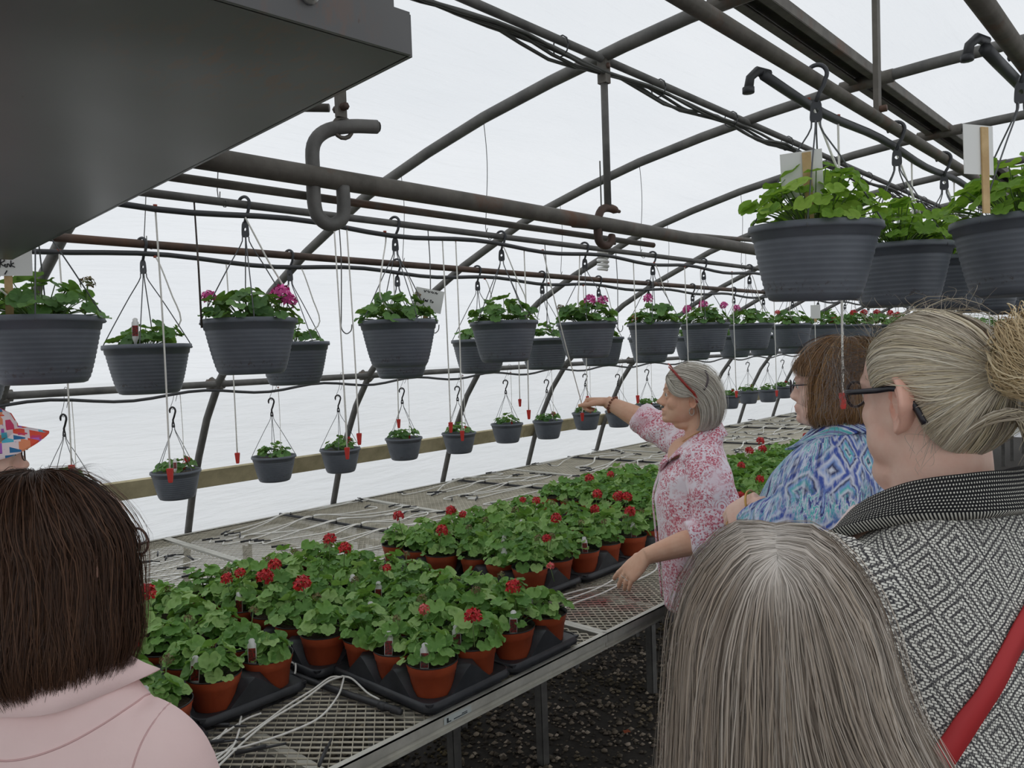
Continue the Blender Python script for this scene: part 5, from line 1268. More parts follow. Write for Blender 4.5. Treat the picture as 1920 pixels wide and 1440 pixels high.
def knit_mat():
    k = NT('black_white_knit'); uv = k.n('Attribute', attribute_name='wuv').outputs['Vector']; nz = k.n('TexNoise'); nz.inputs['Scale'].default_value = 90; k.link(uv, nz.inputs['Vector']); sc = k.n('VectorMath', operation='SCALE'); k.link(nz.outputs['Color'], sc.inputs[0]); sc.inputs['Scale'].default_value = 0.0045
    ad = k.n('VectorMath', operation='ADD'); k.link(uv, ad.inputs[0]); k.link(sc.outputs[0], ad.inputs[1]); sep = k.n('SeparateXYZ'); k.link(ad.outputs[0], sep.inputs[0])
    U, V_ = sep.outputs[0], sep.outputs[1]
    per = 0.086
    fu = k.math('ABSOLUTE', k.math('SUBTRACT', k.math('FRACT', k.math('MULTIPLY', U, 1/per)), 0.5)); fv = k.math('ABSOLUTE', k.math('SUBTRACT', k.math('FRACT', k.math('MULTIPLY', V_, 1/per)), 0.5))
    d = k.math('ADD', fu, fv); ringv = k.math('SINE', k.math('MULTIPLY', d, 40.0))
    # slub rows: short light dashes, each row shifted
    row = k.math('MULTIPLY', V_, 1/0.0038); ri = k.math('FLOOR', row); rf = k.math('FRACT', row)
    colu = k.math('ADD', k.math('MULTIPLY', U, 1/0.0072), k.math('MULTIPLY', ri, 0.37)); cf_ = k.math('FRACT', colu)
    dash = k.math('MULTIPLY', k.ramp(rf, [(0.0, 0.0), (0.22, 1.0), (0.78, 1.0), (1.0, 0.0)]), k.ramp(cf_, [(0.0, 0.0), (0.12, 1.0), (0.80, 1.0), (0.95, 0.0)]))
    dark = k.math('MULTIPLY', k.ramp(ringv, [(0.35, 0.0), (0.70, 1.0)]), k.ramp(cf_, [(0.0, 0.75), (0.5, 1.0)]))
    wn = k.noise(8, 3, 0.5, uv)
    light = k.math('MULTIPLY', dash, k.math('SUBTRACT', 1.0, k.math('MULTIPLY', dark, 0.88)), clamp=True)
    light = k.math('ADD', k.math('MULTIPLY', light, 0.92), k.math('MULTIPLY', k.math('SUBTRACT', wn, 0.5), 0.12), clamp=True)
    k.base(k.mix(light, lin(54, 52, 58), lin(250, 248, 238))); k.set(Roughness=0.95); k.bump(dash, 0.6, 0.003); return k.m
def trim_mat():
    k = NT('black_trim_white_dots'); uv = k.n('Attribute', attribute_name='wuv').outputs['Vector']; sep = k.n('SeparateXYZ'); k.link(uv, sep.inputs[0])
    row = k.math('MULTIPLY', sep.outputs[1], 1/0.0052); ri = k.math('FLOOR', row); rf = k.math('FRACT', row)
    cf_ = k.math('FRACT', k.math('ADD', k.math('MULTIPLY', sep.outputs[0], 1/0.0060), k.math('MULTIPLY', ri, 0.5)))
    dd = k.math('ADD', k.math('POWER', k.math('SUBTRACT', rf, 0.5), 2.0), k.math('POWER', k.math('SUBTRACT', cf_, 0.5), 2.0))
    dot = k.ramp(dd, [(0.045, 1.0), (0.085, 0.0)]); k.base(k.mix(dot, lin(24, 24, 27), lin(206, 204, 194))); k.set(Roughness=0.95); k.bump(dot, 0.5, 0.002); return k.m
M_HAIRD = hair_mat('dark_hair_strands', 0.5); M_HAIRD.node_tree.nodes['Principled BSDF'].inputs['Specular IOR Level'].default_value = 0.22
M_PAIS, M_IKAT, M_KNIT, M_TRIM = paisley_mat(), ikat_mat(), knit_mat(), trim_mat()
M_BLUSH = plain('blush_pink_cotton', lin(252, 222, 218), 0.8, 0, lin(248, 214, 211), 6, 0.08, 300)
M_SEAM = plain('blush_seam', lin(222, 182, 180), 0.9); M_JEAN = plain('navy_trousers', lin(44, 48, 62), 0.9); M_KHAKI = plain('beige_trousers', lin(150, 138, 120), 0.9); M_BLACKC = plain('black_trousers', lin(34, 33, 36), 0.9)
M_CHAR = plain('charcoal_top', lin(66, 66, 72), 0.9)

def ribbon_strip(A, B, th, n=40):
    """closed strip between two edge curves"""
    A = crom(A, n); B = crom(B, n); m = MB(); T = np.gradient((A+B)/2, axis=0); Nn = np.cross(T, B-A); Nn /= np.linalg.norm(Nn, axis=1)[:, None]+1e-9
    Mid = (A+B)/2+Nn*th*0.3
    R = np.stack([A+Nn*th/2, Mid+Nn*th/2, B+Nn*th/2, B-Nn*th/2, Mid-Nn*th/2, A-Nn*th/2], 1)
    m.loft(list(R)); return m, A, B
def strip_uv(me, n, w, L):
    uv = np.array([(L*i/(n-1), w*(0, 0.5, 1, 1, 0.5, 0)[j]) for i in range(n) for j in range(6)]); set_uv(me, uv)

# ================================================================== teacher
TL = (-1.366, 2.43, 0); TR = math.radians(119.4)
HM = headmat((0.0, 0.010, 1.538), 0, 4, 0, 0.97)
b = MB(); xf(b, HM, head_geo, 1.75, 0.0, 0.004)
limb(b, [(0, -0.012, 1.50), (0, -0.025, 1.44), (0, -0.035, 1.36)], [0.050, 0.052, 0.066], 10)
b.ball((0, 0.02, 1.325), (0.085, 0.07, 0.07), 20, 14); b.ball((0, 0.025, 1.437), (0.040, 0.042, 0.020), 14, 10)
b.loft([ring((0, -0.01, 1.36), 0.10, 0.06), ring((0, 0, 1.28), 0.14, 0.085), ring((0, 0, 1.1), 0.125, 0.085), ring((0, 0, 0.86), 0.15, 0.10), ring((0, 0, 0.80), 0.15, 0.10)])
SR, ER, WR = (0.15, 0.01, 1.345), (0.325, 0.155, 1.402), (0.408, 0.342, 1.493)
limb(b, [(0.08, 0, 1.32), (0.15, 0.01, 1.33), (0.24, 0.08, 1.372), ER, (0.365, 0.235, 1.442), WR], [0.04, 0.042, 0.044, 0.045, 0.043, 0.0265], 30)
SL, EL, WL = (-0.16, -0.045, 1.34), (-0.213, -0.06, 1.098), (-0.262, 0.16, 1.032)
limb(b, [(-0.08, 0, 1.31), (-0.15, -0.045, 1.315), (-0.19, -0.06, 1.22), EL, (-0.235, 0.04, 1.068), WL], [0.04, 0.042, 0.042, 0.044, 0.042, 0.027], 30)
HR = frame(WR, (0.0, 0.13, 0.012), (0.30, 0.0, 1.0))
xf(b, HR, hand_geo, ((1.0, 1.15, 0.7), (1.25, 1.35, 0.7), (1.35, 1.4, 0.7), (1.4, 1.4, 0.7)), ((0.35, 0.05, -0.25), (0.35, 0.25, 0.1), 1.0), 0.03, 0.96, -1)
HL = frame(WL, (-0.05, 0.72, -0.70), (-0.70, 0.45, 0.50))
xf(b, HL, hand_geo, ((0.18, 0.22, 0.12), (0.34, 0.28, 0.15), (0.38, 0.30, 0.16), (0.30, 0.28, 0.15)), ((0.35, 0.2, 0.1), (0.5, 0.4, 0.3), 1.0), 0.10, 0.98, 1)
T1 = person('woman in pink paisley shirt reaching for a hanging drip tube', TL, TR, b, 0.0034, HM, (-1, 1), M_SKINT, 0.95, 4, (0.86, 0.62, 0.60))
eyes(T1, HM)
sh = MB()
sh.loft([ring((0, -0.004, 0.815), 0.196, 0.118, 32, 2.4), ring((0, -0.002, 0.95), 0.190, 0.122, 32, 2.4), ring((0, 0.0, 1.06), 0.180, 0.128, 32, 2.4), ring((0, 0.005, 1.18), 0.182, 0.136, 32, 2.4), ring((0, 0.0, 1.27), 0.180, 0.118, 32, 2.3), ring((0, -0.012, 1.335), 0.165, 0.092, 32, 2.3, -0.25), ring((0, -0.028, 1.372), 0.115, 0.075, 32, 2.2, -0.6), ring((0, -0.040, 1.398), 0.082, 0.062, 32, 2.1, -0.85)])
for s_ in (-1, 1): sh.ball((s_*0.125, -0.025, 1.322), (0.072, 0.072, 0.060), 18, 12)
slR = MB(); slL = MB()
limb(slR, [(0.10, 0.0, 1.325), (0.19, 0.035, 1.352), (0.27, 0.105, 1.385), (0.348, 0.192, 1.424)], [0.075, 0.076, 0.070, 0.062], 18, 20)
limb(slL, [(-0.115, -0.03, 1.318), (-0.180, -0.05, 1.25), (-0.216, -0.07, 1.13), (-0.220, -0.045, 1.085), (-0.226, 0.015, 1.075)], [0.078, 0.080, 0.076, 0.072, 0.064], 20, 20)
limb(slL, [(-0.221, -0.015, 1.080), (-0.228, 0.022, 1.074)], [0.069, 0.069], 3, 20); limb(slR, [(0.322, 0.162, 1.411), (0.352, 0.197, 1.427)], [0.068, 0.067], 3, 20)
for m_, sd in ((slR, 1), (slL, -1)): cloth('sleeve', m_, 0.0065, M_PAIS, T1, 2, [lump(0.004, 16, 6+sd), folds_along((0.4*sd, 0.3, 1), 85, 0.0055, 8+sd)])
cloth('paisley_shirt', sh, 0.0075, M_PAIS, T1, 3, [lump(0.005, 12, 1), folds_along((0.2, 1, 0.4), 55, 0.006, 2, lambda V: np.clip((1.3-V[:, 2])*6, 0, 1)), folds_along((0.3, 0.6, 1), 75, 0.004, 4)])
# open collar flaps
cA = [(-0.012, 0.108, 1.25), (-0.05, 0.075, 1.33), (-0.072, 0.0, 1.40), (-0.05, -0.075, 1.435), (0, -0.098, 1.44), (0.05, -0.075, 1.435), (0.072, 0.0, 1.40), (0.05, 0.075, 1.33), (0.012, 0.108, 1.25)]
cB = [(-0.05, 0.122, 1.285), (-0.105, 0.085, 1.325), (-0.112, -0.01, 1.372), (-0.075, -0.095, 1.395), (0, -0.118, 1.40), (0.075, -0.095, 1.395), (0.112, -0.01, 1.372), (0.105, 0.085, 1.325), (0.05, 0.122, 1.285)]
cm, _, _ = ribbon_strip(cA, cB, 0.004, 50); obj('collar', cm, M_PAIS, T1)
pm, _, _ = ribbon_strip([(-0.03, 0.118, 1.27), (-0.022, 0.142, 1.18), (-0.02, 0.137, 1.05), (-0.02, 0.122, 0.82)], [(0.012, 0.120, 1.27), (0.016, 0.146, 1.18), (0.018, 0.141, 1.05), (0.018, 0.126, 0.82)], 0.005, 30); obj('placket', pm, M_PAIS, T1)
trousers(T1, 0.86, M_JEAN, 0.165, 0.105)
# hair: silver bob, front strands drawn back over the ear
silver = [lin(222, 216, 202), lin(206, 198, 182), lin(232, 228, 216), lin(184, 174, 160), lin(150, 138, 126)]
A_ = [[(-0.004, 0.070, 0.083), (-0.035, 0.050, 0.095), (-0.055, 0.0, 0.092), (-0.062, -0.05, 0.072), (-0.066, -0.088, 0.03), (-0.066, -0.105, -0.03), (-0.055, -0.105, -0.085), (-0.045, -0.085, -0.115)],
      [(-0.022, 0.078, 0.074), (-0.050, 0.055, 0.082), (-0.070, 0.0, 0.075), (-0.075, -0.05, 0.050), (-0.078, -0.085, 0.008), (-0.076, -0.098, -0.045), (-0.066, -0.095, -0.092), (-0.055, -0.075, -0.118)],
      [(-0.040, 0.074, 0.060), (-0.064, 0.050, 0.062), (-0.080, 0.0, 0.052), (-0.083, -0.045, 0.028), (-0.086, -0.072, -0.012), (-0.084, -0.082, -0.058), (-0.074, -0.080, -0.098), (-0.064, -0.060, -0.120)],
      [(-0.056, 0.062, 0.040), (-0.073, 0.035, 0.038), (-0.083, -0.005, 0.026), (-0.085, -0.035, 0.004), (-0.088, -0.055, -0.030), (-0.087, -0.062, -0.070), (-0.078, -0.060, -0.104), (-0.070, -0.045, -0.120)],
      [(-0.066, 0.046, 0.016), (-0.076, 0.020, 0.013), (-0.082, -0.010, 0.006), (-0.085, -0.028, -0.014), (-0.086, -0.040, -0.045), (-0.085, -0.045, -0.080), (-0.079, -0.042, -0.108), (-0.072, -0.030, -0.118)]]
B_ = [[(0.0, 0.05, 0.103), (0.0, 0.0, 0.112), (0.0, -0.06, 0.092), (0.0, -0.098, 0.045), (0.0, -0.115, -0.02), (0.0, -0.115, -0.075), (0.0, -0.098, -0.112)],
      [(-0.015, 0.06, 0.094), (-0.030, 0.0, 0.106), (-0.036, -0.055, 0.088), (-0.042, -0.092, 0.042), (-0.046, -0.110, -0.02), (-0.044, -0.110, -0.075), (-0.036, -0.092, -0.114)],
      [(-0.020, 0.064, 0.088), (-0.054, 0.0, 0.095), (-0.062, -0.052, 0.076), (-0.067, -0.090, 0.034), (-0.068, -0.107, -0.025), (-0.060, -0.107, -0.08), (-0.048, -0.088, -0.116)]]
hm_ = hair_strands([A_, mirror(A_), B_, mirror(B_)], 5200, 12, 0.0013, silver, HM, 3, 0.012, 0.004, 70, 0.10, fly=0.05, shellcol=lin(168, 158, 146))
hm_.materials.append(M_HAIR); obj('hair', hm_, None, T1)
W_ = [[(-0.022, 0.080, 0.075), (-0.046, 0.083, 0.052), (-0.066, 0.064, 0.012), (-0.078, 0.030, -0.004), (-0.085, -0.012, 0.002)], [(-0.040, 0.076, 0.066), (-0.062, 0.066, 0.050), (-0.077, 0.042, 0.026), (-0.085, 0.010, 0.016), (-0.089, -0.025, 0.018)]]
fr_ = hair_strands([W_, mirror(W_)], 320, 14, 0.0012, silver, HM, 33, 0.004, 0.002, 12, 0.05, inset=0.001, shellcol=lin(200, 192, 178))
fr_.materials.append(M_HAIR); obj('temple_hair', fr_, None, T1)
# hair tie / clip, red glasses pushed up, earring, bracelet, rings
gl_ = obj('reading_glasses', MB().tube([HM @ Vector(p) for p in crom([(-0.058, 0.062, 0.092), (-0.084, 0.040, 0.070), (-0.099, 0.008, 0.038), (-0.101, -0.018, 0.012), (-0.098, -0.030, -0.018)], 16)], 0.0034, 7, flat=1.5), plain('red_brown_acetate', lin(150, 40, 30), 0.25), T1)
gl_['label'] = 'red reading glasses pushed up in her hair'
for s, cx_ in ((-1, -0.045), (1, 0.012)):
    c = Vector((cx_-0.004, 0.066 if s < 0 else 0.070, 0.094 if s < 0 else 0.104))
    rim_ = MB().tube([HM @ (c+Vector((0.021*math.cos(a), 0.009*math.sin(a), 0.014*math.sin(a)*0.6+0.0))) for a in np.linspace(0, 2*PI, 22)], 0.0024, 6); obj('glasses_rim', rim_, plain('clear_red_rim', lin(176, 84, 70), 0.25), gl_)
obj('hair_tie', MB().tube([HM @ Vector(p) for p in crom([(-0.064, -0.052, 0.096), (-0.088, -0.062, 0.068), (-0.100, -0.056, 0.038), (-0.098, -0.050, 0.028)], 12)], 0.0034, 7), plain('grey_hair_tie', lin(86, 76, 78), 0.7), T1)
obj('earring', MB().tube([HM @ (Vector((-0.079, -0.012, -0.052))+Vector((0.0, 0.008*math.cos(a), 0.013*math.sin(a)))) for a in np.linspace(0, 2*PI, 20)], 0.0013, 6), M_SILVER, T1)
fw = Vector((0.408-0.365, 0.342-0.235, 1.493-1.442)).normalized(); BR = frame((0.398, 0.318, 1.482), fw, (0, 0, 1))
br_ = MB()
for i in range(16):
    a = 2*PI*i/16; br_.ball(BR @ Vector((0.034*math.cos(a), 0, 0.034*math.sin(a))), 0.0058 if i % 2 else 0.0046, 8, 6, mi=0)
obj('bead_bracelet', br_, plain('brown_beads', lin(96, 44, 40), 0.3, 0, lin(150, 100, 70), 120), T1)
for i, (x, y) in enumerate(((0.0095, 0.098), (-0.0095, 0.094))):
    ctr = HL @ Vector((x, y, -0.008)); ax = HL.to_3x3() @ Vector((0, 0.78, -0.62))
    Fm = frame(ctr, ax, (0, 0, 1)); obj('ring', MB().tube([Fm @ Vector((0.0098*math.cos(a), 0, 0.0098*math.sin(a))) for a in np.linspace(0, 2*PI, 18)], 0.0014, 6), M_SILVER, T1)
obj('necklace', MB().tube(crom([(-0.055, -0.03, 1.42), (-0.05, 0.03, 1.385), (0, 0.088, 1.335), (0.05, 0.03, 1.385), (0.055, -0.03, 1.42)], 24), 0.0012, 5), M_GOLD, T1)

# the tube she holds (world space: from the front hose to her fingers)
Tm = Matrix.Translation(TL) @ Matrix.Rotation(TR, 4, 'Z')
hp = Tm @ (HR @ Vector((-0.018, 0.104, -0.012)))
t = thing('drip_tube', 'white drip tube with red weight held by the teacher', 'drip tube', (-1.876, 2.25, 2.094))
P = [Vector((0, 0, 0)), (hp-t.location)*0.5+Vector((0.0, 0.0, -0.02)), hp-t.location, hp-t.location+Vector((0.0, 0.004, -0.045))]
obj('tube', MB().tube(crom(P, 20), 0.0024, 6), M_WHITE, t); obj('connector', CNM, None, t); obj('red_weight', WTM, None, t, P[-1], (0, 0, 0.8))

# ================================================================== woman with brown bob, blue print top
BL = (-0.74, 2.06, 0); BRz = math.radians(92)
HM = headmat((0.0, 0.008, 1.594), 9, 0, 0, 0.98)
b = MB(); xf(b, HM, head_geo, 0.9, 0.8, 0.0)
limb(b, [(0, -0.01, 1.58), (0, -0.02, 1.50), (0, -0.03, 1.43)], [0.056, 0.060, 0.075], 10)
b.loft([ring((0, -0.01, 1.46), 0.10, 0.07), ring((0, 0, 1.38), 0.17, 0.12), ring((0, 0, 1.1), 0.17, 0.13), ring((0, 0, 0.88), 0.18, 0.13), ring((0, 0, 0.82), 0.18, 0.13)])
limb(b, [(-0.15, -0.02, 1.385), (-0.235, -0.02, 1.30), (-0.268, 0.01, 1.215), (-0.245, 0.075, 1.255), (-0.222, 0.128, 1.312)], [0.05, 0.05, 0.048, 0.042, 0.030], 26)
limb(b, [(0.16, -0.02, 1.40), (0.235, -0.03, 1.25), (0.25, 0.02, 1.13), (0.20, 0.14, 1.15), (0.12, 0.22, 1.19)], [0.06, 0.06, 0.055, 0.05, 0.030], 26)
HLb = frame((-0.222, 0.128, 1.312), (-0.02, 0.72, -0.52), (-0.80, 0.30, 0.45))
xf(b, HLb, hand_geo, ((0.5, 0.7, 0.4), (0.6, 0.75, 0.4), (0.65, 0.8, 0.4), (0.65, 0.8, 0.4)), ((0.35, 0.1, -0.1), (0.5, 0.4, 0.3), 1.0), 0.03, 0.98, 1)
HRb = frame((0.12, 0.22, 1.19), (-0.5, 0.6, -0.2), (0.3, 0.2, 0.8))
xf(b, HRb, hand_geo, ((0.7, 0.8, 0.5),)*4, ((0.4, 0.2, 0.0), (0.5, 0.4, 0.3), 1.0), 0.03, 0.98, -1)
T2 = person('woman with brown bob wearing a blue printed top', BL, BRz, b, 0.005, HM, (-1, 1), M_SKIN)
eyes(T2, HM)
sh = MB()
sh.loft([ring((0, 0.0, 0.86), 0.215, 0.165, 32, 2.4), ring((0, 0.01, 1.0), 0.215, 0.172, 32, 2.4), ring((0, 0.022, 1.15), 0.212, 0.178, 32, 2.4), ring((0, 0.024, 1.27), 0.212, 0.168, 32, 2.3), ring((0, 0.0, 1.36), 0.205, 0.138, 32, 2.3), ring((0, -0.018, 1.425), 0.165, 0.108, 32, 2.2), ring((0, -0.028, 1.468), 0.110, 0.085, 32, 2.1), ring((0, -0.03, 1.50), 0.082, 0.072, 32, 2.1)])
slL = MB(); slR = MB(); sh.ball((-0.14, -0.02, 1.38), (0.075, 0.075, 0.065), 18, 12); sh.ball((0.14, -0.02, 1.38), (0.075, 0.075, 0.065), 18, 12)
limb(slL, [(-0.13, -0.02, 1.39), (-0.215, -0.025, 1.335), (-0.262, -0.01, 1.25), (-0.262, 0.03, 1.215), (-0.242, 0.075, 1.25), (-0.224, 0.118, 1.298)], [0.090, 0.098, 0.100, 0.092, 0.078, 0.058], 24, 22)
limb(slR, [(0.13, -0.02, 1.39), (0.215, -0.03, 1.30), (0.245, 0.0, 1.16), (0.21, 0.12, 1.15), (0.15, 0.19, 1.175)], [0.090, 0.095, 0.088, 0.075, 0.058], 22, 22)
uvb = lambda V, N: np.stack([np.arctan2(V[:, 0], -V[:, 1]+0.02)*0.22, V[:, 2]+0.25*V[:, 1]], 1)
for m_, sd in ((slR, 1), (slL, -1)): cloth('sleeve', m_, 0.0075, M_IKAT, T2, 3, [lump(0.004, 14, 16+sd), folds_along((0.4*sd, 0.3, 1), 70, 0.005, 18+sd)], uvb)
cloth('blue_print_top', sh, 0.008, M_IKAT, T2, 3, [lump(0.005, 11, 11), folds_along((0.6, 0.5, 0.8), 60, 0.005, 12)], uvb)
cm, _, _ = ribbon_strip([(-0.01, 0.085, 1.43), (-0.06, 0.05, 1.475), (-0.082, -0.02, 1.515), (-0.05, -0.09, 1.525), (0, -0.105, 1.525), (0.05, -0.09, 1.525), (0.082, -0.02, 1.515), (0.06, 0.05, 1.475), (0.01, 0.085, 1.43)],
                        [(-0.04, 0.12, 1.425), (-0.105, 0.065, 1.445), (-0.118, -0.03, 1.475), (-0.07, -0.12, 1.485), (0, -0.135, 1.485), (0.07, -0.12, 1.485), (0.118, -0.03, 1.475), (0.105, 0.065, 1.445), (0.04, 0.12, 1.425)], 0.005, 50)
cme = cm.mesh('collar'); set_uv(cme, np.array(cm.v)[:, [0, 2]]); obj('collar', cme, M_IKAT, T2)
trousers(T2, 0.90, M_BLACKC, 0.19, 0.13)
brown = [lin(138, 100, 60), lin(112, 78, 48), lin(160, 122, 78), lin(88, 60, 38), lin(124, 88, 52), lin(176, 138, 92)]
def bob_sheet(q, zt, phi0, taper=0.9, flare=1.0, top=0.112, yc=-0.012):
    """guides fanning from the crown over an egg and hanging to zt; phi from temple to the back"""
    G = []
    for i in range(9):
        ph = phi0+(PI-phi0)*i/8; sx, cy = -math.sin(ph), math.cos(ph); row = []
        for th in (0.05, 0.45, 0.85, 1.22, 1.5):
            r = math.sin(th); row.append((0.080*q*sx*r, yc-0.028*math.cos(th)+0.100*q*cy*r, top*q**0.6*math.cos(th)**0.9))
        bx, by = row[-1][0], row[-1][1]
        for f, k_ in ((0.36, 1.05), (0.72, 1.06*flare), (1.0, taper)):
            row.append((bx*k_, yc+(by-yc)*k_, zt*f))
        G.append(row)
    G[-1] = [(0.006, y, z) for x, y, z in G[-1]]
    return G
S_ = bob_sheet(1.18, -0.116, math.radians(62), 0.74, 1.03)
for r_, dy in ((0, 0.0), (1, 0.0)):
    for c_ in (4, 5, 6, 7): x, y, z = S_[r_][c_]; S_[r_][c_] = (x*1.0, min(y, 0.034-0.012*r_), z)
hm_ = hair_strands([S_, mirror(S_)], 6600, 13, 0.0013, brown, HM, 5, 0.018, 0.008, 80, 0.10, fly=0.10, shellcol=lin(84, 58, 38)); hm_.materials.append(M_HAIR); obj('hair', hm_, None, T2)
F_ = []
for ph_, ex in ((0.0, 0.0), (0.32, -0.010), (0.62, -0.016), (0.92, -0.018), (1.18, -0.012)):
    row = []
    for th in (0.05, 0.40, 0.75, 1.02, 1.22):
        r = math.sin(th); q = 1.13; row.append((-0.080*q*math.sin(ph_)*r+(0.004 if ph_ == 0 else 0)+ex*th*0.5, -0.012-0.028*math.cos(th)+0.104*q*math.cos(ph_)*r, 0.112*q**0.6*math.cos(th)**0.9+0.004))
    x, y, z = row[-1]; row.append((x+ex-0.004, y-0.006, z-0.022)); F_.append(row)
hm_ = hair_strands([F_, mirror(F_)], 1700, 10, 0.0013, brown, HM, 6, 0.014, 0.006, 30, 0.25, fly=0.1, shellcol=lin(84, 58, 38)); hm_.materials.append(M_HAIR); obj('fringe', hm_, None, T2)
def spectacles(p, HM, frame_mat, rim=0.0016, w=0.021, h=0.017, temple=0.0018, flat=1.0, ty=-0.02):
    g = None
    for s in (-1, 1):
        c = Vector((s*0.032, 0.100, 0.001)); 
        r_ = MB().tube([HM @ (c+Vector((w*math.cos(a), -0.006*abs(math.cos(a)) if s*math.cos(a) > 0 else 0.0, h*math.sin(a)))) for a in np.linspace(0, 2*PI, 25)], rim, 6)
        if g is None: g = obj('glasses', r_, frame_mat, p)
        else: obj('rim', r_, frame_mat, g)
        lens = MB(); L = [HM @ (c+Vector((w*0.97*math.cos(a), -0.003, h*0.97*math.sin(a)))) for a in np.linspace(0, 2*PI, 24, endpoint=False)]; lens.add(L, [tuple(range(24))], smooth=False); obj('lens', lens, M_LENS, g)
        obj('temple', MB().tube([HM @ Vector(q) for q in crom([(s*0.053, 0.095, 0.005), (s*0.070, 0.070, 0.006), (s*0.0755, 0.025, 0.008), (s*0.0775, ty+0.005, 0.010), (s*0.0765, ty-0.018, -0.012), (s*0.072, ty-0.028, -0.034)], 20)], temple, 6, flat=flat), frame_mat, g)
    obj('bridge', MB().tube([HM @ Vector(q) for q in ((-0.012, 0.104, 0.005), (0, 0.108, 0.008), (0.012, 0.104, 0.005))], rim, 6), frame_mat, g); return g
spectacles(T2, HM, plain('dark_metal_frame', lin(58, 56, 62), 0.3, 0.6))
Bw = frame((-0.219, 0.136, 1.306), (0.02, 0.72, -0.2), (0, 0, 1))
obj('bracelet', MB().tube([Bw @ Vector((0.037*math.cos(a), 0, 0.035*math.sin(a))) for a in np.linspace(0, 2*PI, 22)], 0.003, 7), M_GOLD, T2)
ctr = HLb @ Vector((-0.0095, 0.09, -0.006)); Fm = frame(ctr, HLb.to_3x3() @ Vector((0, 0.6, -0.8)), (0, 0, 1)); obj('ring', MB().tube([Fm @ Vector((0.0098*math.cos(a), 0, 0.0098*math.sin(a))) for a in np.linspace(0, 2*PI, 16)], 0.0014, 6), M_GOLD, T2)

# ================================================================== woman with the bun, knit cardigan, red strap
UL = (-0.296, 1.19, 0); UR = math.radians(64)
HM = headmat((0.0, 0.0, 1.632), 0, -2, 0, 1.03)
b = MB(); xf(b, HM, head_geo, 0.95, 0.75, 0.0); xf(b, HM, lambda m: [m.ball((q*0.034, 0.026, -0.060), (0.034, 0.046, 0.046), 18, 12) for q in (-1, 1)])
limb(b, [(0, -0.01, 1.60), (0, -0.015, 1.50), (0, -0.02, 1.42)], [0.062, 0.066, 0.082], 10)
b.ball((0, 0.028, 1.520), (0.060, 0.055, 0.040), 16, 10)
b.loft([ring((0, -0.01, 1.46), 0.11, 0.08), ring((0, 0, 1.38), 0.18, 0.12), ring((0, 0, 1.1), 0.18, 0.13), ring((0, 0, 0.9), 0.19, 0.14), ring((0, 0, 0.84), 0.19, 0.14)])
for s in (-1, 1):
    limb(b, [(s*0.17, -0.01, 1.40), (s*0.255, -0.02, 1.27), (s*0.285, 0.02, 1.10), (s*0.22, 0.17, 1.06), (s*0.13, 0.25, 1.07)], [0.06, 0.06, 0.052, 0.045, 0.03], 24)
    xf(b, frame((s*0.13, 0.25, 1.07), (-s*0.6, 0.5, 0.05), (0, 0.2, 1)), hand_geo, ((0.5, 0.6, 0.4),)*4, ((0.4, 0.2, 0.0), (0.4, 0.3, 0.3), 1.0), 0.04, 0.98, -s)
T3 = person('woman with blond bun in a black and white knit cardigan', UL, UR, b, 0.0042, HM, (-1, 1), M_SKIN, 1.15, 9)
eyes(T3, HM)
sh = MB()
sh.loft([ring((0, 0.0, 0.80), 0.25, 0.185, 32, 2.5), ring((0, 0.0, 1.0), 0.24, 0.180, 32, 2.5), ring((0, 0.0, 1.2), 0.232, 0.168, 32, 2.5), ring((0, -0.005, 1.33), 0.222, 0.145, 32, 2.4), ring((0, -0.015, 1.405), 0.192, 0.122, 32, 2.3), ring((0, -0.028, 1.455), 0.140, 0.100, 32, 2.2, -0.3), ring((0, -0.038, 1.492), 0.098, 0.082, 32, 2.1, -0.55)])
limb(sh, [(-0.14, -0.01, 1.395), (-0.225, -0.018, 1.335), (-0.278, -0.01, 1.21), (-0.295, 0.02, 1.09), (-0.24, 0.13, 1.06), (-0.17, 0.21, 1.065)], [0.085, 0.092, 0.088, 0.082, 0.066, 0.055], 26, 24)
limb(sh, [(0.14, -0.01, 1.395), (0.225, -0.018, 1.335), (0.278, -0.01, 1.21), (0.295, 0.02, 1.09), (0.24, 0.13, 1.06), (0.17, 0.21, 1.065)], [0.085, 0.092, 0.088, 0.082, 0.066, 0.055], 26, 24)
uvk = lambda V, N: np.stack([np.arctan2(V[:, 0], -V[:, 1]+0.02)*0.215, V[:, 2]-0.35*np.abs(V[:, 0])], 1)
CARD = cloth('knit_cardigan', sh, 0.0075, M_KNIT, T3, 3, [lump(0.004, 9, 21), folds_along((0.5, 0.4, 0.8), 42, 0.004, 22, lambda V: np.clip((1.36-V[:, 2])*8, 0, 1))], uvk)
lA = [(-0.055, 0.165, 0.98), (-0.062, 0.168, 1.2), (-0.075, 0.125, 1.36), (-0.090, 0.06, 1.455), (-0.088, -0.03, 1.512), (-0.05, -0.10, 1.535), (0, -0.118, 1.538), (0.05, -0.10, 1.535), (0.088, -0.03, 1.512), (0.090, 0.06, 1.455), (0.075, 0.125, 1.36), (0.062, 0.168, 1.2), (0.055, 0.165, 0.98)]
lB = [(-0.115, 0.170, 0.98), (-0.122, 0.172, 1.2), (-0.132, 0.125, 1.35), (-0.142, 0.055, 1.425), (-0.128, -0.045, 1.472), (-0.07, -0.125, 1.488), (0, -0.142, 1.49), (0.07, -0.125, 1.488), (0.128, -0.045, 1.472), (0.142, 0.055, 1.425), (0.132, 0.125, 1.35), (0.122, 0.172, 1.2), (0.115, 0.170, 0.98)]
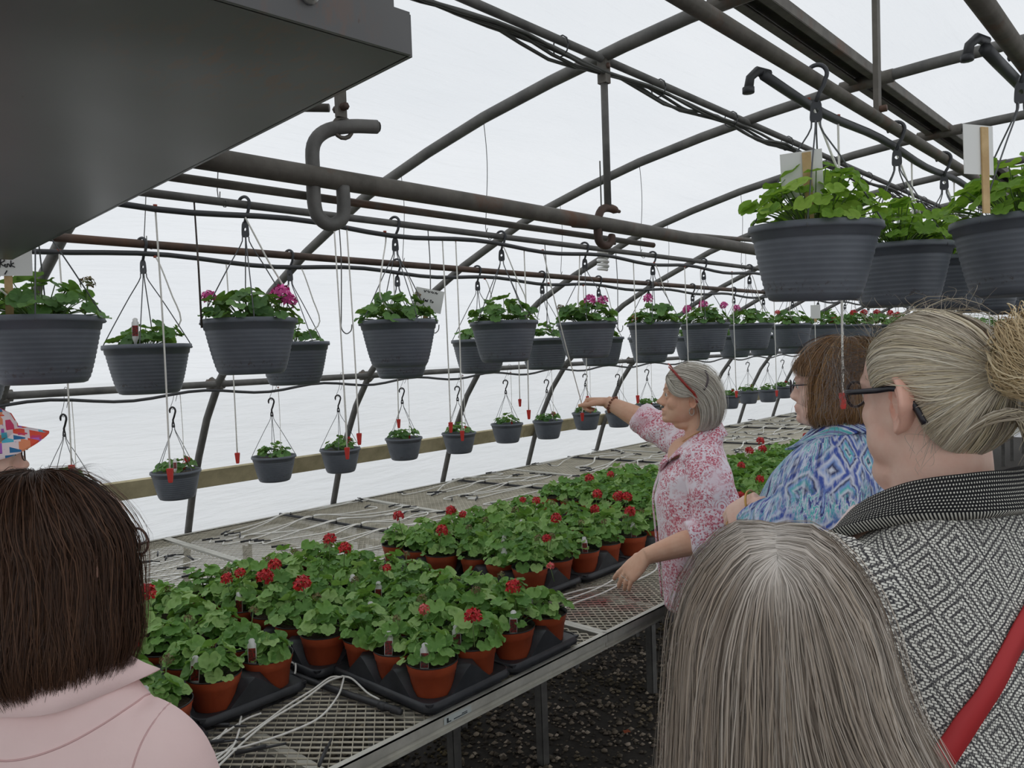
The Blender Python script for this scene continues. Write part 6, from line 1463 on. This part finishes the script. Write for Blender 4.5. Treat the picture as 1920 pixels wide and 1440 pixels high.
cm, _, _ = ribbon_strip(lA, [(x*1.03, y*1.03, z+0.004) for x, y, z in lB], 0.016, 90); cme = cm.mesh('cardigan_border'); strip_uv(cme, 90, 0.055, 1.75); obj('cardigan_border', cme, M_TRIM, T3)
def tee_mat():
    k = NT('pink_tee_animal_print'); co = k.coord()
    bl = k.ramp(k.noise(34, 3, 0.55, co, 0.6), [(0.56, 0.0), (0.60, 1.0)]); zone = k.ramp(k.noise(9, 2, 0.5, co), [(0.45, 0.0), (0.55, 1.0)])
    k.base(k.mix(k.math('MULTIPLY', bl, zone), lin(246, 224, 222), lin(74, 58, 54))); k.set(Roughness=0.85); return k.m
cloth('printed_tee', MB().loft([ring((0, 0.03, 0.95), 0.09, 0.155), ring((0, 0.05, 1.25), 0.105, 0.152), ring((0, 0.055, 1.36), 0.112, 0.118), ring((0, 0.05, 1.42), 0.104, 0.090), ring((0, 0.035, 1.465), 0.085, 0.072)]), 0.008, tee_mat(), T3, 3, [lump(0.003, 14, 61)])
STRAP_A = [(0.10, -0.06, 1.47), (0.05, -0.12, 1.43), (-0.055, -0.165, 1.347), (-0.115, -0.165, 1.287), (-0.176, -0.150, 1.225), (-0.23, -0.11, 1.16), (-0.25, -0.05, 1.08)]
STRAP_B = [(0.12, -0.06, 1.455), (0.07, -0.13, 1.41), (-0.038, -0.168, 1.324), (-0.097, -0.168, 1.264), (-0.157, -0.155, 1.199), (-0.212, -0.12, 1.133), (-0.238, -0.06, 1.053)]
sA = on_surface(CARD, STRAP_A, 0.004); sB = on_surface(CARD, STRAP_B, 0.004); cm, _, _ = ribbon_strip(sA, sB, 0.003, 60)
so = obj('bag_strap', cm, plain('red_strap', lin(182, 40, 44), 0.6), T3); so['label'] = 'red bag strap across her back'
trousers(T3, 0.92, M_BLACKC, 0.20, 0.14)
blond = [lin(226, 216, 194), lin(206, 194, 168), lin(238, 232, 216), lin(180, 166, 146), lin(138, 122, 108), lin(222, 206, 168)]
bp = (-0.030, -0.112, 0.035)
def pulled(pts, end):      # strand row from hairline back to the bun root
    return pts+[end]
K_ = []
for root, a1, a2 in (((0.0, 0.060, 0.086), (0.0, 0.0, 0.112), (-0.005, -0.07, 0.085)), ((-0.030, 0.066, 0.074), (-0.040, 0.0, 0.100), (-0.035, -0.068, 0.078)), ((-0.050, 0.058, 0.056), (-0.064, 0.0, 0.076), (-0.055, -0.062, 0.064)), ((-0.064, 0.044, 0.032), (-0.076, 0.0, 0.048), (-0.066, -0.058, 0.046)),
                     ((-0.070, 0.028, 0.010), (-0.0785, -0.005, 0.022), (-0.071, -0.055, 0.026)), ((-0.072, -0.012, 0.028), (-0.076, -0.03, 0.018), (-0.070, -0.060, 0.012)), ((-0.070, -0.030, -0.012), (-0.071, -0.048, -0.006), (-0.064, -0.074, 0.002)), ((-0.064, -0.042, -0.045), (-0.064, -0.062, -0.030), (-0.052, -0.088, -0.008)), ((-0.045, -0.058, -0.070), (-0.046, -0.080, -0.045), (-0.034, -0.100, -0.010)), ((0.0, -0.070, -0.078), (0.0, -0.094, -0.045), (0.0, -0.108, -0.005))):
    c = Vector(a2); e = Vector((0.0, -0.104, 0.026)); K_.append([root, a1, a2, tuple(c.lerp(e, 0.75)+Vector((0, -0.006, 0)))])
hm_ = hair_strands([K_, mirror(K_)], 7400, 11, 0.00095, blond, HM, 8, 0.007, 0.0025, 150, 0.02, fly=0.02, inset=0.004, shellcol=lin(178, 164, 140), tipfade=0.2); hm_.materials.append(M_HAIR); obj('hair', hm_, None, T3)
# bun: coiled strands
bc = Vector((0.012, -0.136, 0.042)); Bn = []
rgb_ = random.Random(4)
def bun_sheet(seed):
    rg = random.Random(seed); G = []
    for i in range(10):
        a0 = 2*PI*i/9; row = []
        for j in range(9):
            t_ = j/8; ang = a0+1.5*t_; r = 0.010+0.034*math.sin(PI*(0.10+0.86*t_))
            row.append((bc.x+r*math.cos(ang), bc.y+0.030-0.066*t_, bc.z+r*1.05*math.sin(ang)))
        G.append(row)
    return G
hm_ = hair_strands([bun_sheet(1)], 2900, 14, 0.0011, [lin(222, 200, 156), lin(204, 180, 136), lin(182, 156, 114), lin(230, 214, 178), lin(148, 124, 92)], HM, 9, 0.012, 0.012, 26, 0.25, center=tuple(bc), fly=0.25, inset=0.004, shellcol=lin(150, 126, 90)); hm_.materials.append(M_HAIR); bo = obj('hair_bun', hm_, None, T3)
obj('bun_core', MB().ball(HM @ (bc+Vector((0, -0.004, 0))), (0.034, 0.036, 0.034), 20, 14), plain('bun_under_hair', lin(182, 158, 118), 0.7, 0, lin(150, 126, 92), 90, 0.5, 160), bo)
obj('hair_elastic', MB().tube([HM @ (bc+Vector((0.024*math.cos(a), 0.036, 0.024*math.sin(a)-0.002))) for a in np.linspace(0, 2*PI, 20)], 0.005, 8), plain('olive_elastic', lin(74, 70, 50), 0.8), T3)
# small tail of nape hair under the bun
N_ = [[(-0.045, -0.062, -0.060), (-0.040, -0.100, -0.030), (-0.020, -0.122, -0.020), (-0.014, -0.140, -0.050), (-0.012, -0.140, -0.085)], [(0.0, -0.09, -0.04), (0.0, -0.115, -0.022), (0.0, -0.134, -0.03), (0.0, -0.150, -0.06), (0.0, -0.145, -0.095)], [(0.045, -0.062, -0.060), (0.040, -0.100, -0.030), (0.020, -0.122, -0.020), (0.014, -0.140, -0.050), (0.012, -0.140, -0.085)]]
hm_ = hair_strands([N_], 700, 12, 0.0014, blond, HM, 10, 0.010, 0.006, 20, 0.3, fly=0.1, shellcol=lin(112, 98, 78)); hm_.materials.append(M_HAIR); obj('nape_hair', hm_, None, T3)
rg = random.Random(12); fl_ = []
for i in range(150):        # frizzy flyaways over forehead, crown and bun
    if i < 70: r0 = Vector((rg.uniform(-0.06, 0.03), rg.uniform(0.03, 0.075), rg.uniform(0.05, 0.10))); d = Vector((rg.uniform(-0.5, 0.3), rg.uniform(0.2, 1.0), rg.uniform(0.0, 0.9)))
    elif i < 100: r0 = Vector((rg.uniform(-0.03, 0.03), rg.uniform(-0.06, 0.04), 0.108)); d = Vector((rg.uniform(-0.6, 0.6), rg.uniform(-0.8, 0.6), 0.6))
    elif i < 130: r0 = bc+Vector((rg.uniform(-0.05, 0.05), rg.uniform(-0.05, 0.0), rg.uniform(-0.03, 0.05))); d = Vector((rg.uniform(-1, 1), rg.uniform(-1, 0.2), rg.uniform(-0.3, 1)))
    else: r0 = Vector((rg.uniform(-0.07, -0.05), rg.uniform(-0.06, -0.04), rg.uniform(-0.07, -0.03))); d = Vector((rg.uniform(-0.6, 0.0), rg.uniform(-0.2, 0.5), -0.8))
    l = rg.uniform(0.02, 0.055); e = r0+d*l; bnd = Vector((rg.uniform(-1, 1), rg.uniform(-1, 1), rg.uniform(-1, 1)))*l*0.5
    fl_.append([r0, r0.lerp(e, 0.5)+bnd, e+bnd*0.3])
lo = loose_hairs(fl_, 0.0007, lin(168, 158, 142), HM); lo.materials.append(M_HAIR); obj('flyaway_hair', lo, None, T3)['kind'] = 'stuff'
rg = random.Random(30); fl_ = []
for i in range(120):       # loose curly frizz hanging before the glasses
    r0 = Vector((rg.uniform(-0.06, -0.01), 0.066, rg.uniform(0.03, 0.07))); q = r0+Vector((-0.01, rg.uniform(0.02, 0.05), rg.uniform(-0.02, 0.02))); Pn = [r0, q]
    for k_ in range(5):
        q = q+Vector((rg.uniform(-0.022, 0.014), rg.uniform(-0.012, 0.020), rg.uniform(-0.032, 0.010))); Pn.append(q)
    fl_.append(Pn)
lo = loose_hairs(fl_, 0.0007, lin(138, 130, 124), HM); lo.materials.append(M_HAIR); obj('loose_fringe', lo, None, T3)['kind'] = 'stuff'
spectacles(T3, HM, plain('dark_tortoise_frame', lin(40, 38, 46), 0.3), 0.0022, 0.022, 0.018, 0.0034, 1.3, -0.022)

# ================================================================== woman with long grey hair, seen from behind
GL_ = (-0.337, 0.763, 0); GRz = math.radians(25)
HM = headmat((0.0, 0.0, 1.412), 0, 0, 0, 0.98)
b = MB(); xf(b, HM, head_geo, 1.0, 0.3, 0.0)
limb(b, [(0, -0.01, 1.37), (0, -0.02, 1.30), (0, -0.03, 1.22)], [0.052, 0.054, 0.07], 10)
b.loft([ring((0, -0.01, 1.25), 0.10, 0.07), ring((0, 0, 1.18), 0.15, 0.10), ring((0, 0, 1.0), 0.14, 0.10), ring((0, 0, 0.82), 0.16, 0.12), ring((0, 0, 0.76), 0.16, 0.12)])
for s in (-1, 1):
    limb(b, [(s*0.12, 0, 1.17), (s*0.185, -0.01, 1.05), (s*0.205, 0.0, 0.92), (s*0.212, 0.025, 0.82), (s*0.214, 0.04, 0.74)], [0.042, 0.044, 0.042, 0.036, 0.027], 24)
    xf(b, frame((s*0.214, 0.04, 0.74), (0, 0.2, -1), (s, 0, 0)), hand_geo, ((0.3, 0.4, 0.3),)*4, ((0.3, 0.2, 0.0), (0.2, 0.2, 0.2), 1.0), 0.04, 0.95, 1 if s < 0 else -1)
T4 = person('woman with long straight grey hair parted in the middle, back turned', GL_, GRz, b, 0.006, HM, (-1, 1), M_SKIN)
eyes(T4, HM)
sh = MB()
sh.loft([ring((0, 0, 0.74), 0.19, 0.145, 28, 2.4), ring((0, 0, 1.0), 0.175, 0.13, 28, 2.4), ring((0, 0, 1.14), 0.175, 0.115, 28, 2.4), ring((0, -0.01, 1.21), 0.145, 0.09, 28, 2.3), ring((0, -0.02, 1.255), 0.09, 0.07, 28, 2.2)])
for s in (-1, 1): limb(sh, [(s*0.12, 0, 1.185), (s*0.178, -0.01, 1.08), (s*0.204, 0.0, 0.94), (s*0.212, 0.022, 0.83)], [0.07, 0.070, 0.062, 0.050], 20, 20)
cloth('charcoal_top', sh, 0.010, M_CHAR, T4, 3, [lump(0.004, 12, 31)]); trousers(T4, 0.83, M_KHAKI, 0.17, 0.125)
grey = [lin(176, 164, 151), lin(156, 143, 130), lin(194, 184, 172), lin(136, 122, 109), lin(122, 107, 94), lin(170, 152, 132)]
LGs = [[(0.001, 0.083, 0.085), (-0.045, 0.080, 0.073), (-0.082, 0.055, 0.02), (-0.090, 0.045, -0.06), (-0.095, 0.030, -0.16), (-0.108, 0.010, -0.30), (-0.115, -0.01, -0.45)],
       [(0.001, 0.040, 0.104), (-0.046, 0.035, 0.094), (-0.088, 0.015, 0.035), (-0.100, 0.0, -0.06), (-0.112, -0.02, -0.16), (-0.132, -0.045, -0.30), (-0.142, -0.055, -0.45)],
       [(0.001, -0.010, 0.108), (-0.042, -0.018, 0.098), (-0.084, -0.035, 0.040), (-0.097, -0.052, -0.05), (-0.106, -0.070, -0.16), (-0.118, -0.092, -0.30), (-0.122, -0.10, -0.45)],
       [(0.001, -0.050, 0.101), (-0.030, -0.064, 0.089), (-0.060, -0.085, 0.035), (-0.070, -0.102, -0.05), (-0.076, -0.114, -0.16), (-0.082, -0.126, -0.30), (-0.086, -0.132, -0.45)],
       [(-0.001, -0.064, 0.094), (-0.022, -0.088, 0.070), (-0.036, -0.106, 0.02), (-0.042, -0.116, -0.05), (-0.046, -0.124, -0.16), (-0.05, -0.134, -0.30), (-0.05, -0.140, -0.45)],
       [(0.002, -0.072, 0.088), (0.0, -0.094, 0.066), (0.006, -0.112, 0.02), (0.008, -0.122, -0.05), (0.008, -0.129, -0.16), (0.008, -0.138, -0.30), (0.008, -0.144, -0.45)]]
LGm = mirror(LGs)
for q_, r_ in enumerate(LGm):
    if q_ < 5: r_[3, 0] += 0.010; r_[4, 0] += 0.055; r_[5:, 0] += 0.10
hm_ = hair_strands([LGs, LGm], 9800, 15, 0.0010, grey, HM, 14, 0.012, 0.006, 110, 0.08, fly=0.04, root_dark=lin(222, 214, 205), shellcol=lin(132, 118, 105)); hm_.materials.append(M_HAIR); obj('hair', hm_, None, T4)
rg = random.Random(8); fl_ = []
for i in range(90):
    s = rg.choice((-1, 1)); z0 = rg.uniform(-0.3, 0.02); r0 = Vector((s*0.10, rg.uniform(-0.06, 0.02), z0)); fl_.append([r0, r0+Vector((s*rg.uniform(0.005, 0.022), rg.uniform(-0.02, 0.02), -0.03)), r0+Vector((s*rg.uniform(0.0, 0.012), rg.uniform(-0.02, 0.02), -0.09))])
lo = loose_hairs(fl_, 0.0007, lin(170, 160, 148), HM); lo.materials.append(M_HAIR); obj('flyaway_hair', lo, None, T4)['kind'] = 'stuff'

# ================================================================== woman with dark brown hair, pink blouse, from behind
DL = (-1.158, 0.352, 0); DR = math.radians(38)
HM = headmat((0.0, 0.0, 1.456), -14, -2, 0, 0.99)
b = MB(); xf(b, HM, head_geo, 1.0, 0.3, 0.0)
limb(b, [(0, -0.01, 1.42), (0, -0.02, 1.34), (0, -0.03, 1.26)], [0.053, 0.055, 0.07], 10)
b.loft([ring((0, -0.01, 1.28), 0.075, 0.06), ring((0, 0, 1.20), 0.11, 0.08), ring((0, 0, 1.0), 0.13, 0.10), ring((0, 0, 0.84), 0.17, 0.12), ring((0, 0, 0.78), 0.17, 0.12)])
for s in (-1, 1):
    limb(b, [(s*0.08, 0, 1.19), (s*0.13, -0.01, 1.08), (s*0.150, 0.0, 0.94), (s*0.162, 0.03, 0.84), (s*0.165, 0.06, 0.74)], [0.04, 0.042, 0.042, 0.038, 0.028], 24)
    xf(b, frame((s*0.165, 0.06, 0.74), (0, 0.25, -1), (s, 0, 0)), hand_geo, ((0.3, 0.4, 0.3),)*4, ((0.3, 0.2, 0.0), (0.2, 0.2, 0.2), 1.0), 0.04, 0.95, 1 if s < 0 else -1)
T5 = person('woman with dark brown shoulder length hair and pink blouse, back turned', DL, DR, b, 0.006, HM, (-1, 1), M_SKIN)
eyes(T5, HM)
sh = MB()
sh.loft([ring((0, 0, 0.76), 0.185, 0.150, 32, 2.4), ring((0, 0, 1.0), 0.165, 0.140, 32, 2.4), ring((0, -0.004, 1.12), 0.158, 0.130, 32, 2.4), ring((0, -0.012, 1.20), 0.138, 0.110, 32, 2.3), ring((0, -0.022, 1.255), 0.108, 0.092, 32, 2.2), ring((0, -0.03, 1.295), 0.088, 0.078, 32, 2.1), ring((0, -0.03, 1.315), 0.078, 0.070, 32, 2.1)])
for s in (-1, 1): limb(sh, [(s*0.075, -0.015, 1.215), (s*0.118, -0.012, 1.165), (s*0.146, 0.0, 1.04), (s*0.160, 0.015, 0.92), (s*0.166, 0.045, 0.80)], [0.062, 0.070, 0.068, 0.058, 0.046], 22, 22)
BLOU = cloth('pink_blouse', sh, 0.0075, M_BLUSH, T5, 3, [lump(0.004, 9, 41), folds_along((1, 0.2, 0.5), 38, 0.006, 42), folds_along((0.6, 0.2, -1), 28, 0.005, 44)])
cm, _, _ = ribbon_strip([(-0.02, 0.085, 1.25), (-0.062, 0.045, 1.298), (-0.074, -0.03, 1.325), (-0.050, -0.090, 1.332), (0, -0.104, 1.332), (0.050, -0.090, 1.332), (0.074, -0.03, 1.325), (0.062, 0.045, 1.298), (0.02, 0.085, 1.25)],
                        [(-0.045, 0.105, 1.245), (-0.092, 0.050, 1.270), (-0.092, -0.042, 1.290), (-0.056, -0.112, 1.292), (0, -0.124, 1.292), (0.056, -0.112, 1.292), (0.092, -0.042, 1.290), (0.104, 0.040, 1.282), (0.045, 0.105, 1.245)], 0.0025, 60); obj('collar', cm, M_BLUSH, T5)
for s in (-1, 1): obj('sleeve_seam', MB().tube(on_surface(BLOU, [(s*0.118, 0.04, 1.232), (s*0.125, -0.05, 1.215), (s*0.118, -0.09, 1.15), (s*0.112, -0.11, 1.05)], 0.0), 0.0013, 5), M_SEAM, T5)
obj('yoke_seam', MB().tube(on_surface(BLOU, [(-0.115, -0.075, 1.225), (-0.07, -0.115, 1.235), (0, -0.128, 1.238), (0.06, -0.105, 1.248), (0.10, -0.04, 1.262), (0.105, 0.02, 1.262)], 0.0), 0.0014, 5), M_SEAM, T5)
trousers(T5, 0.85, M_JEAN, 0.18, 0.13)
dark = [lin(74, 54, 43), lin(60, 44, 36), lin(92, 64, 49), lin(50, 37, 31), lin(112, 80, 60)]
DS = bob_sheet(1.11, -0.166, math.radians(60), 0.86, 1.0)
hm_ = hair_strands([DS, mirror(DS)], 8200, 14, 0.0010, dark, HM, 21, 0.014, 0.009, 90, 0.17, fly=0.06, shellcol=lin(40, 30, 26)); hm_.materials.append(M_HAIRD); obj('hair', hm_, None, T5)
rg = random.Random(18); fl_ = []
for i in range(60):
    a = rg.uniform(0, 6.28); r0 = Vector((0.02*math.cos(a), -0.02+0.03*math.sin(a), 0.112)); d = Vector((math.cos(a), math.sin(a), 0.0)); fl_.append([r0, r0+d*0.04+Vector((0, 0, rg.uniform(0.0, 0.012))), r0+d*rg.uniform(0.07, 0.10)+Vector((0, 0, -rg.uniform(0.01, 0.06)))])
lo = loose_hairs(fl_, 0.0007, lin(70, 54, 46), HM); lo.materials.append(M_HAIR); obj('flyaway_hair', lo, None, T5)['kind'] = 'stuff'
spectacles(T5, HM, plain('dark_brown_frame', lin(60, 34, 36), 0.3), 0.0019, 0.024, 0.019, 0.0022)

# ================================================================== person with the colourful cap at the left edge
PL_ = (-1.84, 0.405, 0); PRz = math.radians(-14)
HM = headmat((0.0, -0.008, 1.542), 0, 0, 0, 0.98)
b = MB(); xf(b, HM, head_geo, 1.15, 0.6, 0.0)
limb(b, [(0, -0.01, 1.50), (0, -0.02, 1.42), (0, -0.03, 1.34)], [0.054, 0.056, 0.062], 10)
b.loft([ring((0, -0.01, 1.36), 0.07, 0.055), ring((0, 0, 1.28), 0.12, 0.08), ring((0, 0, 1.05), 0.14, 0.10), ring((0, 0, 0.86), 0.17, 0.12), ring((0, 0, 0.80), 0.17, 0.12)])
for s in (-1, 1):
    limb(b, [(s*0.11, 0, 1.26), (s*0.20, -0.01, 1.16), (s*0.25, 0.02, 1.0), (s*0.25, 0.06, 0.86), (s*0.25, 0.08, 0.80)], [0.05, 0.052, 0.046, 0.04, 0.028], 24)
    xf(b, frame((s*0.25, 0.08, 0.80), (0, 0.2, -1), (s, 0, 0)), hand_geo, ((0.2, 0.3, 0.2),)*4, ((0.3, 0.2, 0.0), (0.2, 0.2, 0.2), 1.0), 0.04, 0.95, 1 if s < 0 else -1)
T6 = person('person in a multicoloured patterned cap and glasses at left edge', PL_, PRz, b, 0.006, HM, (-1, 1), M_SKIN)
eyes(T6, HM)
sh = MB(); sh.loft([ring((0, 0, 0.80), 0.19, 0.132, 28, 2.4), ring((0, 0, 1.1), 0.18, 0.128, 28, 2.4), ring((0, 0, 1.25), 0.185, 0.120, 28, 2.4), ring((0, -0.01, 1.32), 0.16, 0.10, 28, 2.3), ring((0, -0.02, 1.365), 0.105, 0.082, 28, 2.2), ring((0, -0.024, 1.395), 0.078, 0.072, 28, 2.1)])
for s in (-1, 1): limb(sh, [(s*0.13, 0, 1.29), (s*0.205, -0.01, 1.20), (s*0.24, 0.0, 1.06)], [0.075, 0.080, 0.075], 16, 20)
cloth('white_tee', sh, 0.011, plain('white_tee_cotton', lin(206, 206, 204), 0.9), T6, 3, [lump(0.004, 10, 51)]); trousers(T6, 0.88, M_KHAKI, 0.17, 0.125)
CH = []
for i in range(9):
    ph = 1.75+(PI-1.75)*i/8; sx, cy = -math.sin(ph), math.cos(ph)
    CH.append([(0.080*sx, -0.006+0.100*cy, 0.045), (0.082*sx, -0.006+0.102*cy, 0.010), (0.080*sx, -0.006+0.098*cy, -0.025-0.03*i/8), (0.074*sx, -0.006+0.090*cy, -0.04-0.035*i/8)])
CH[-1] = [(0.005, y, z) for x, y, z in CH[-1]]
hm_ = hair_strands([CH, mirror(CH)], 1500, 8, 0.0014, [lin(150, 142, 134), lin(120, 112, 104), lin(176, 170, 162)], HM, 44, 0.008, 0.003, 30, 0.2, shellcol=lin(120, 112, 104)); hm_.materials.append(M_HAIR); obj('hair', hm_, None, T6)
def cap_mat():
    k = NT('bright_geometric_print'); co = k.coord(); sn = k.n('VectorMath', operation='SNAP'); k.link(co, sn.inputs[0]); sn.inputs[1].default_value = (0.004, 0.004, 0.004)
    v = k.n('TexVoronoi', feature='F1'); v.distance = 'CHEBYCHEV'; v.inputs['Scale'].default_value = 48; k.link(sn.outputs[0], v.inputs['Vector'])
    sp = k.n('SeparateXYZ'); k.link(v.outputs['Color'], sp.inputs[0])
    col = k.ramp(sp.outputs[0], [(0.0, lin(176, 98, 192)), (0.22, lin(232, 84, 60)), (0.40, lin(40, 110, 160)), (0.55, lin(236, 146, 104)), (0.70, lin(186, 110, 200)), (0.82, lin(86, 190, 214)), (0.92, lin(214, 66, 110))], 'CONSTANT')
    edge = k.ramp(v.outputs['Distance'], [(0.0, 0.0), (0.47, 1.0)], 'CONSTANT'); k.base(k.mix(edge, col, lin(240, 224, 226))); k.set(Roughness=0.8); return k.m
M_CAP = cap_mat()
cp = MB(); R = []
for z, r, yo in ((0.036, 0.096, -0.004), (0.060, 0.095, -0.005), (0.082, 0.086, -0.006), (0.094, 0.070, -0.008), (0.103, 0.040, -0.01), (0.106, 0.004, -0.01)):
    R.append(np.array([HM @ Vector((0.88*r*math.cos(a), yo+1.02*r*math.sin(a), z)) for a in np.linspace(0, 2*PI, 30, endpoint=False)]))
cp.loft(R); cap = obj('cap', cp, M_CAP, T6); cap['label'] = 'multicoloured patterned cap'
bm_ = MB(); G = []
for i in range(9):
    t_ = i/8; row = []
    for j in range(17):
        a = math.radians(22+136*j/16); r0 = 0.094; x0, y0 = 0.88*r0*math.cos(a), 1.02*r0*math.sin(a)-0.004
        ln = 0.055*math.sin(math.radians(180*(j+0.6)/17.2))**0.6
        x = x0+0.10*ln*math.cos(a); y = y0+ln*t_; xx = x0+(x-x0)*t_
        row.append(HM @ Vector((xx, y, 0.056-0.040*(xx/0.075)**2-0.016*t_)))
    G.append(row)
G = np.array(G); bm_.grid(G); lo_ = G+np.array(HM.to_3x3() @ Vector((0, 0, -0.004))); bm_.grid(lo_[::-1]); bm_.grid(np.array([G[-1], lo_[-1]]))
obj('cap_brim', bm_, M_CAP, T6); spectacles(T6, HM, plain('brown_wire_frame', lin(70, 50, 42), 0.35), 0.0014, 0.021, 0.016, 0.0014)
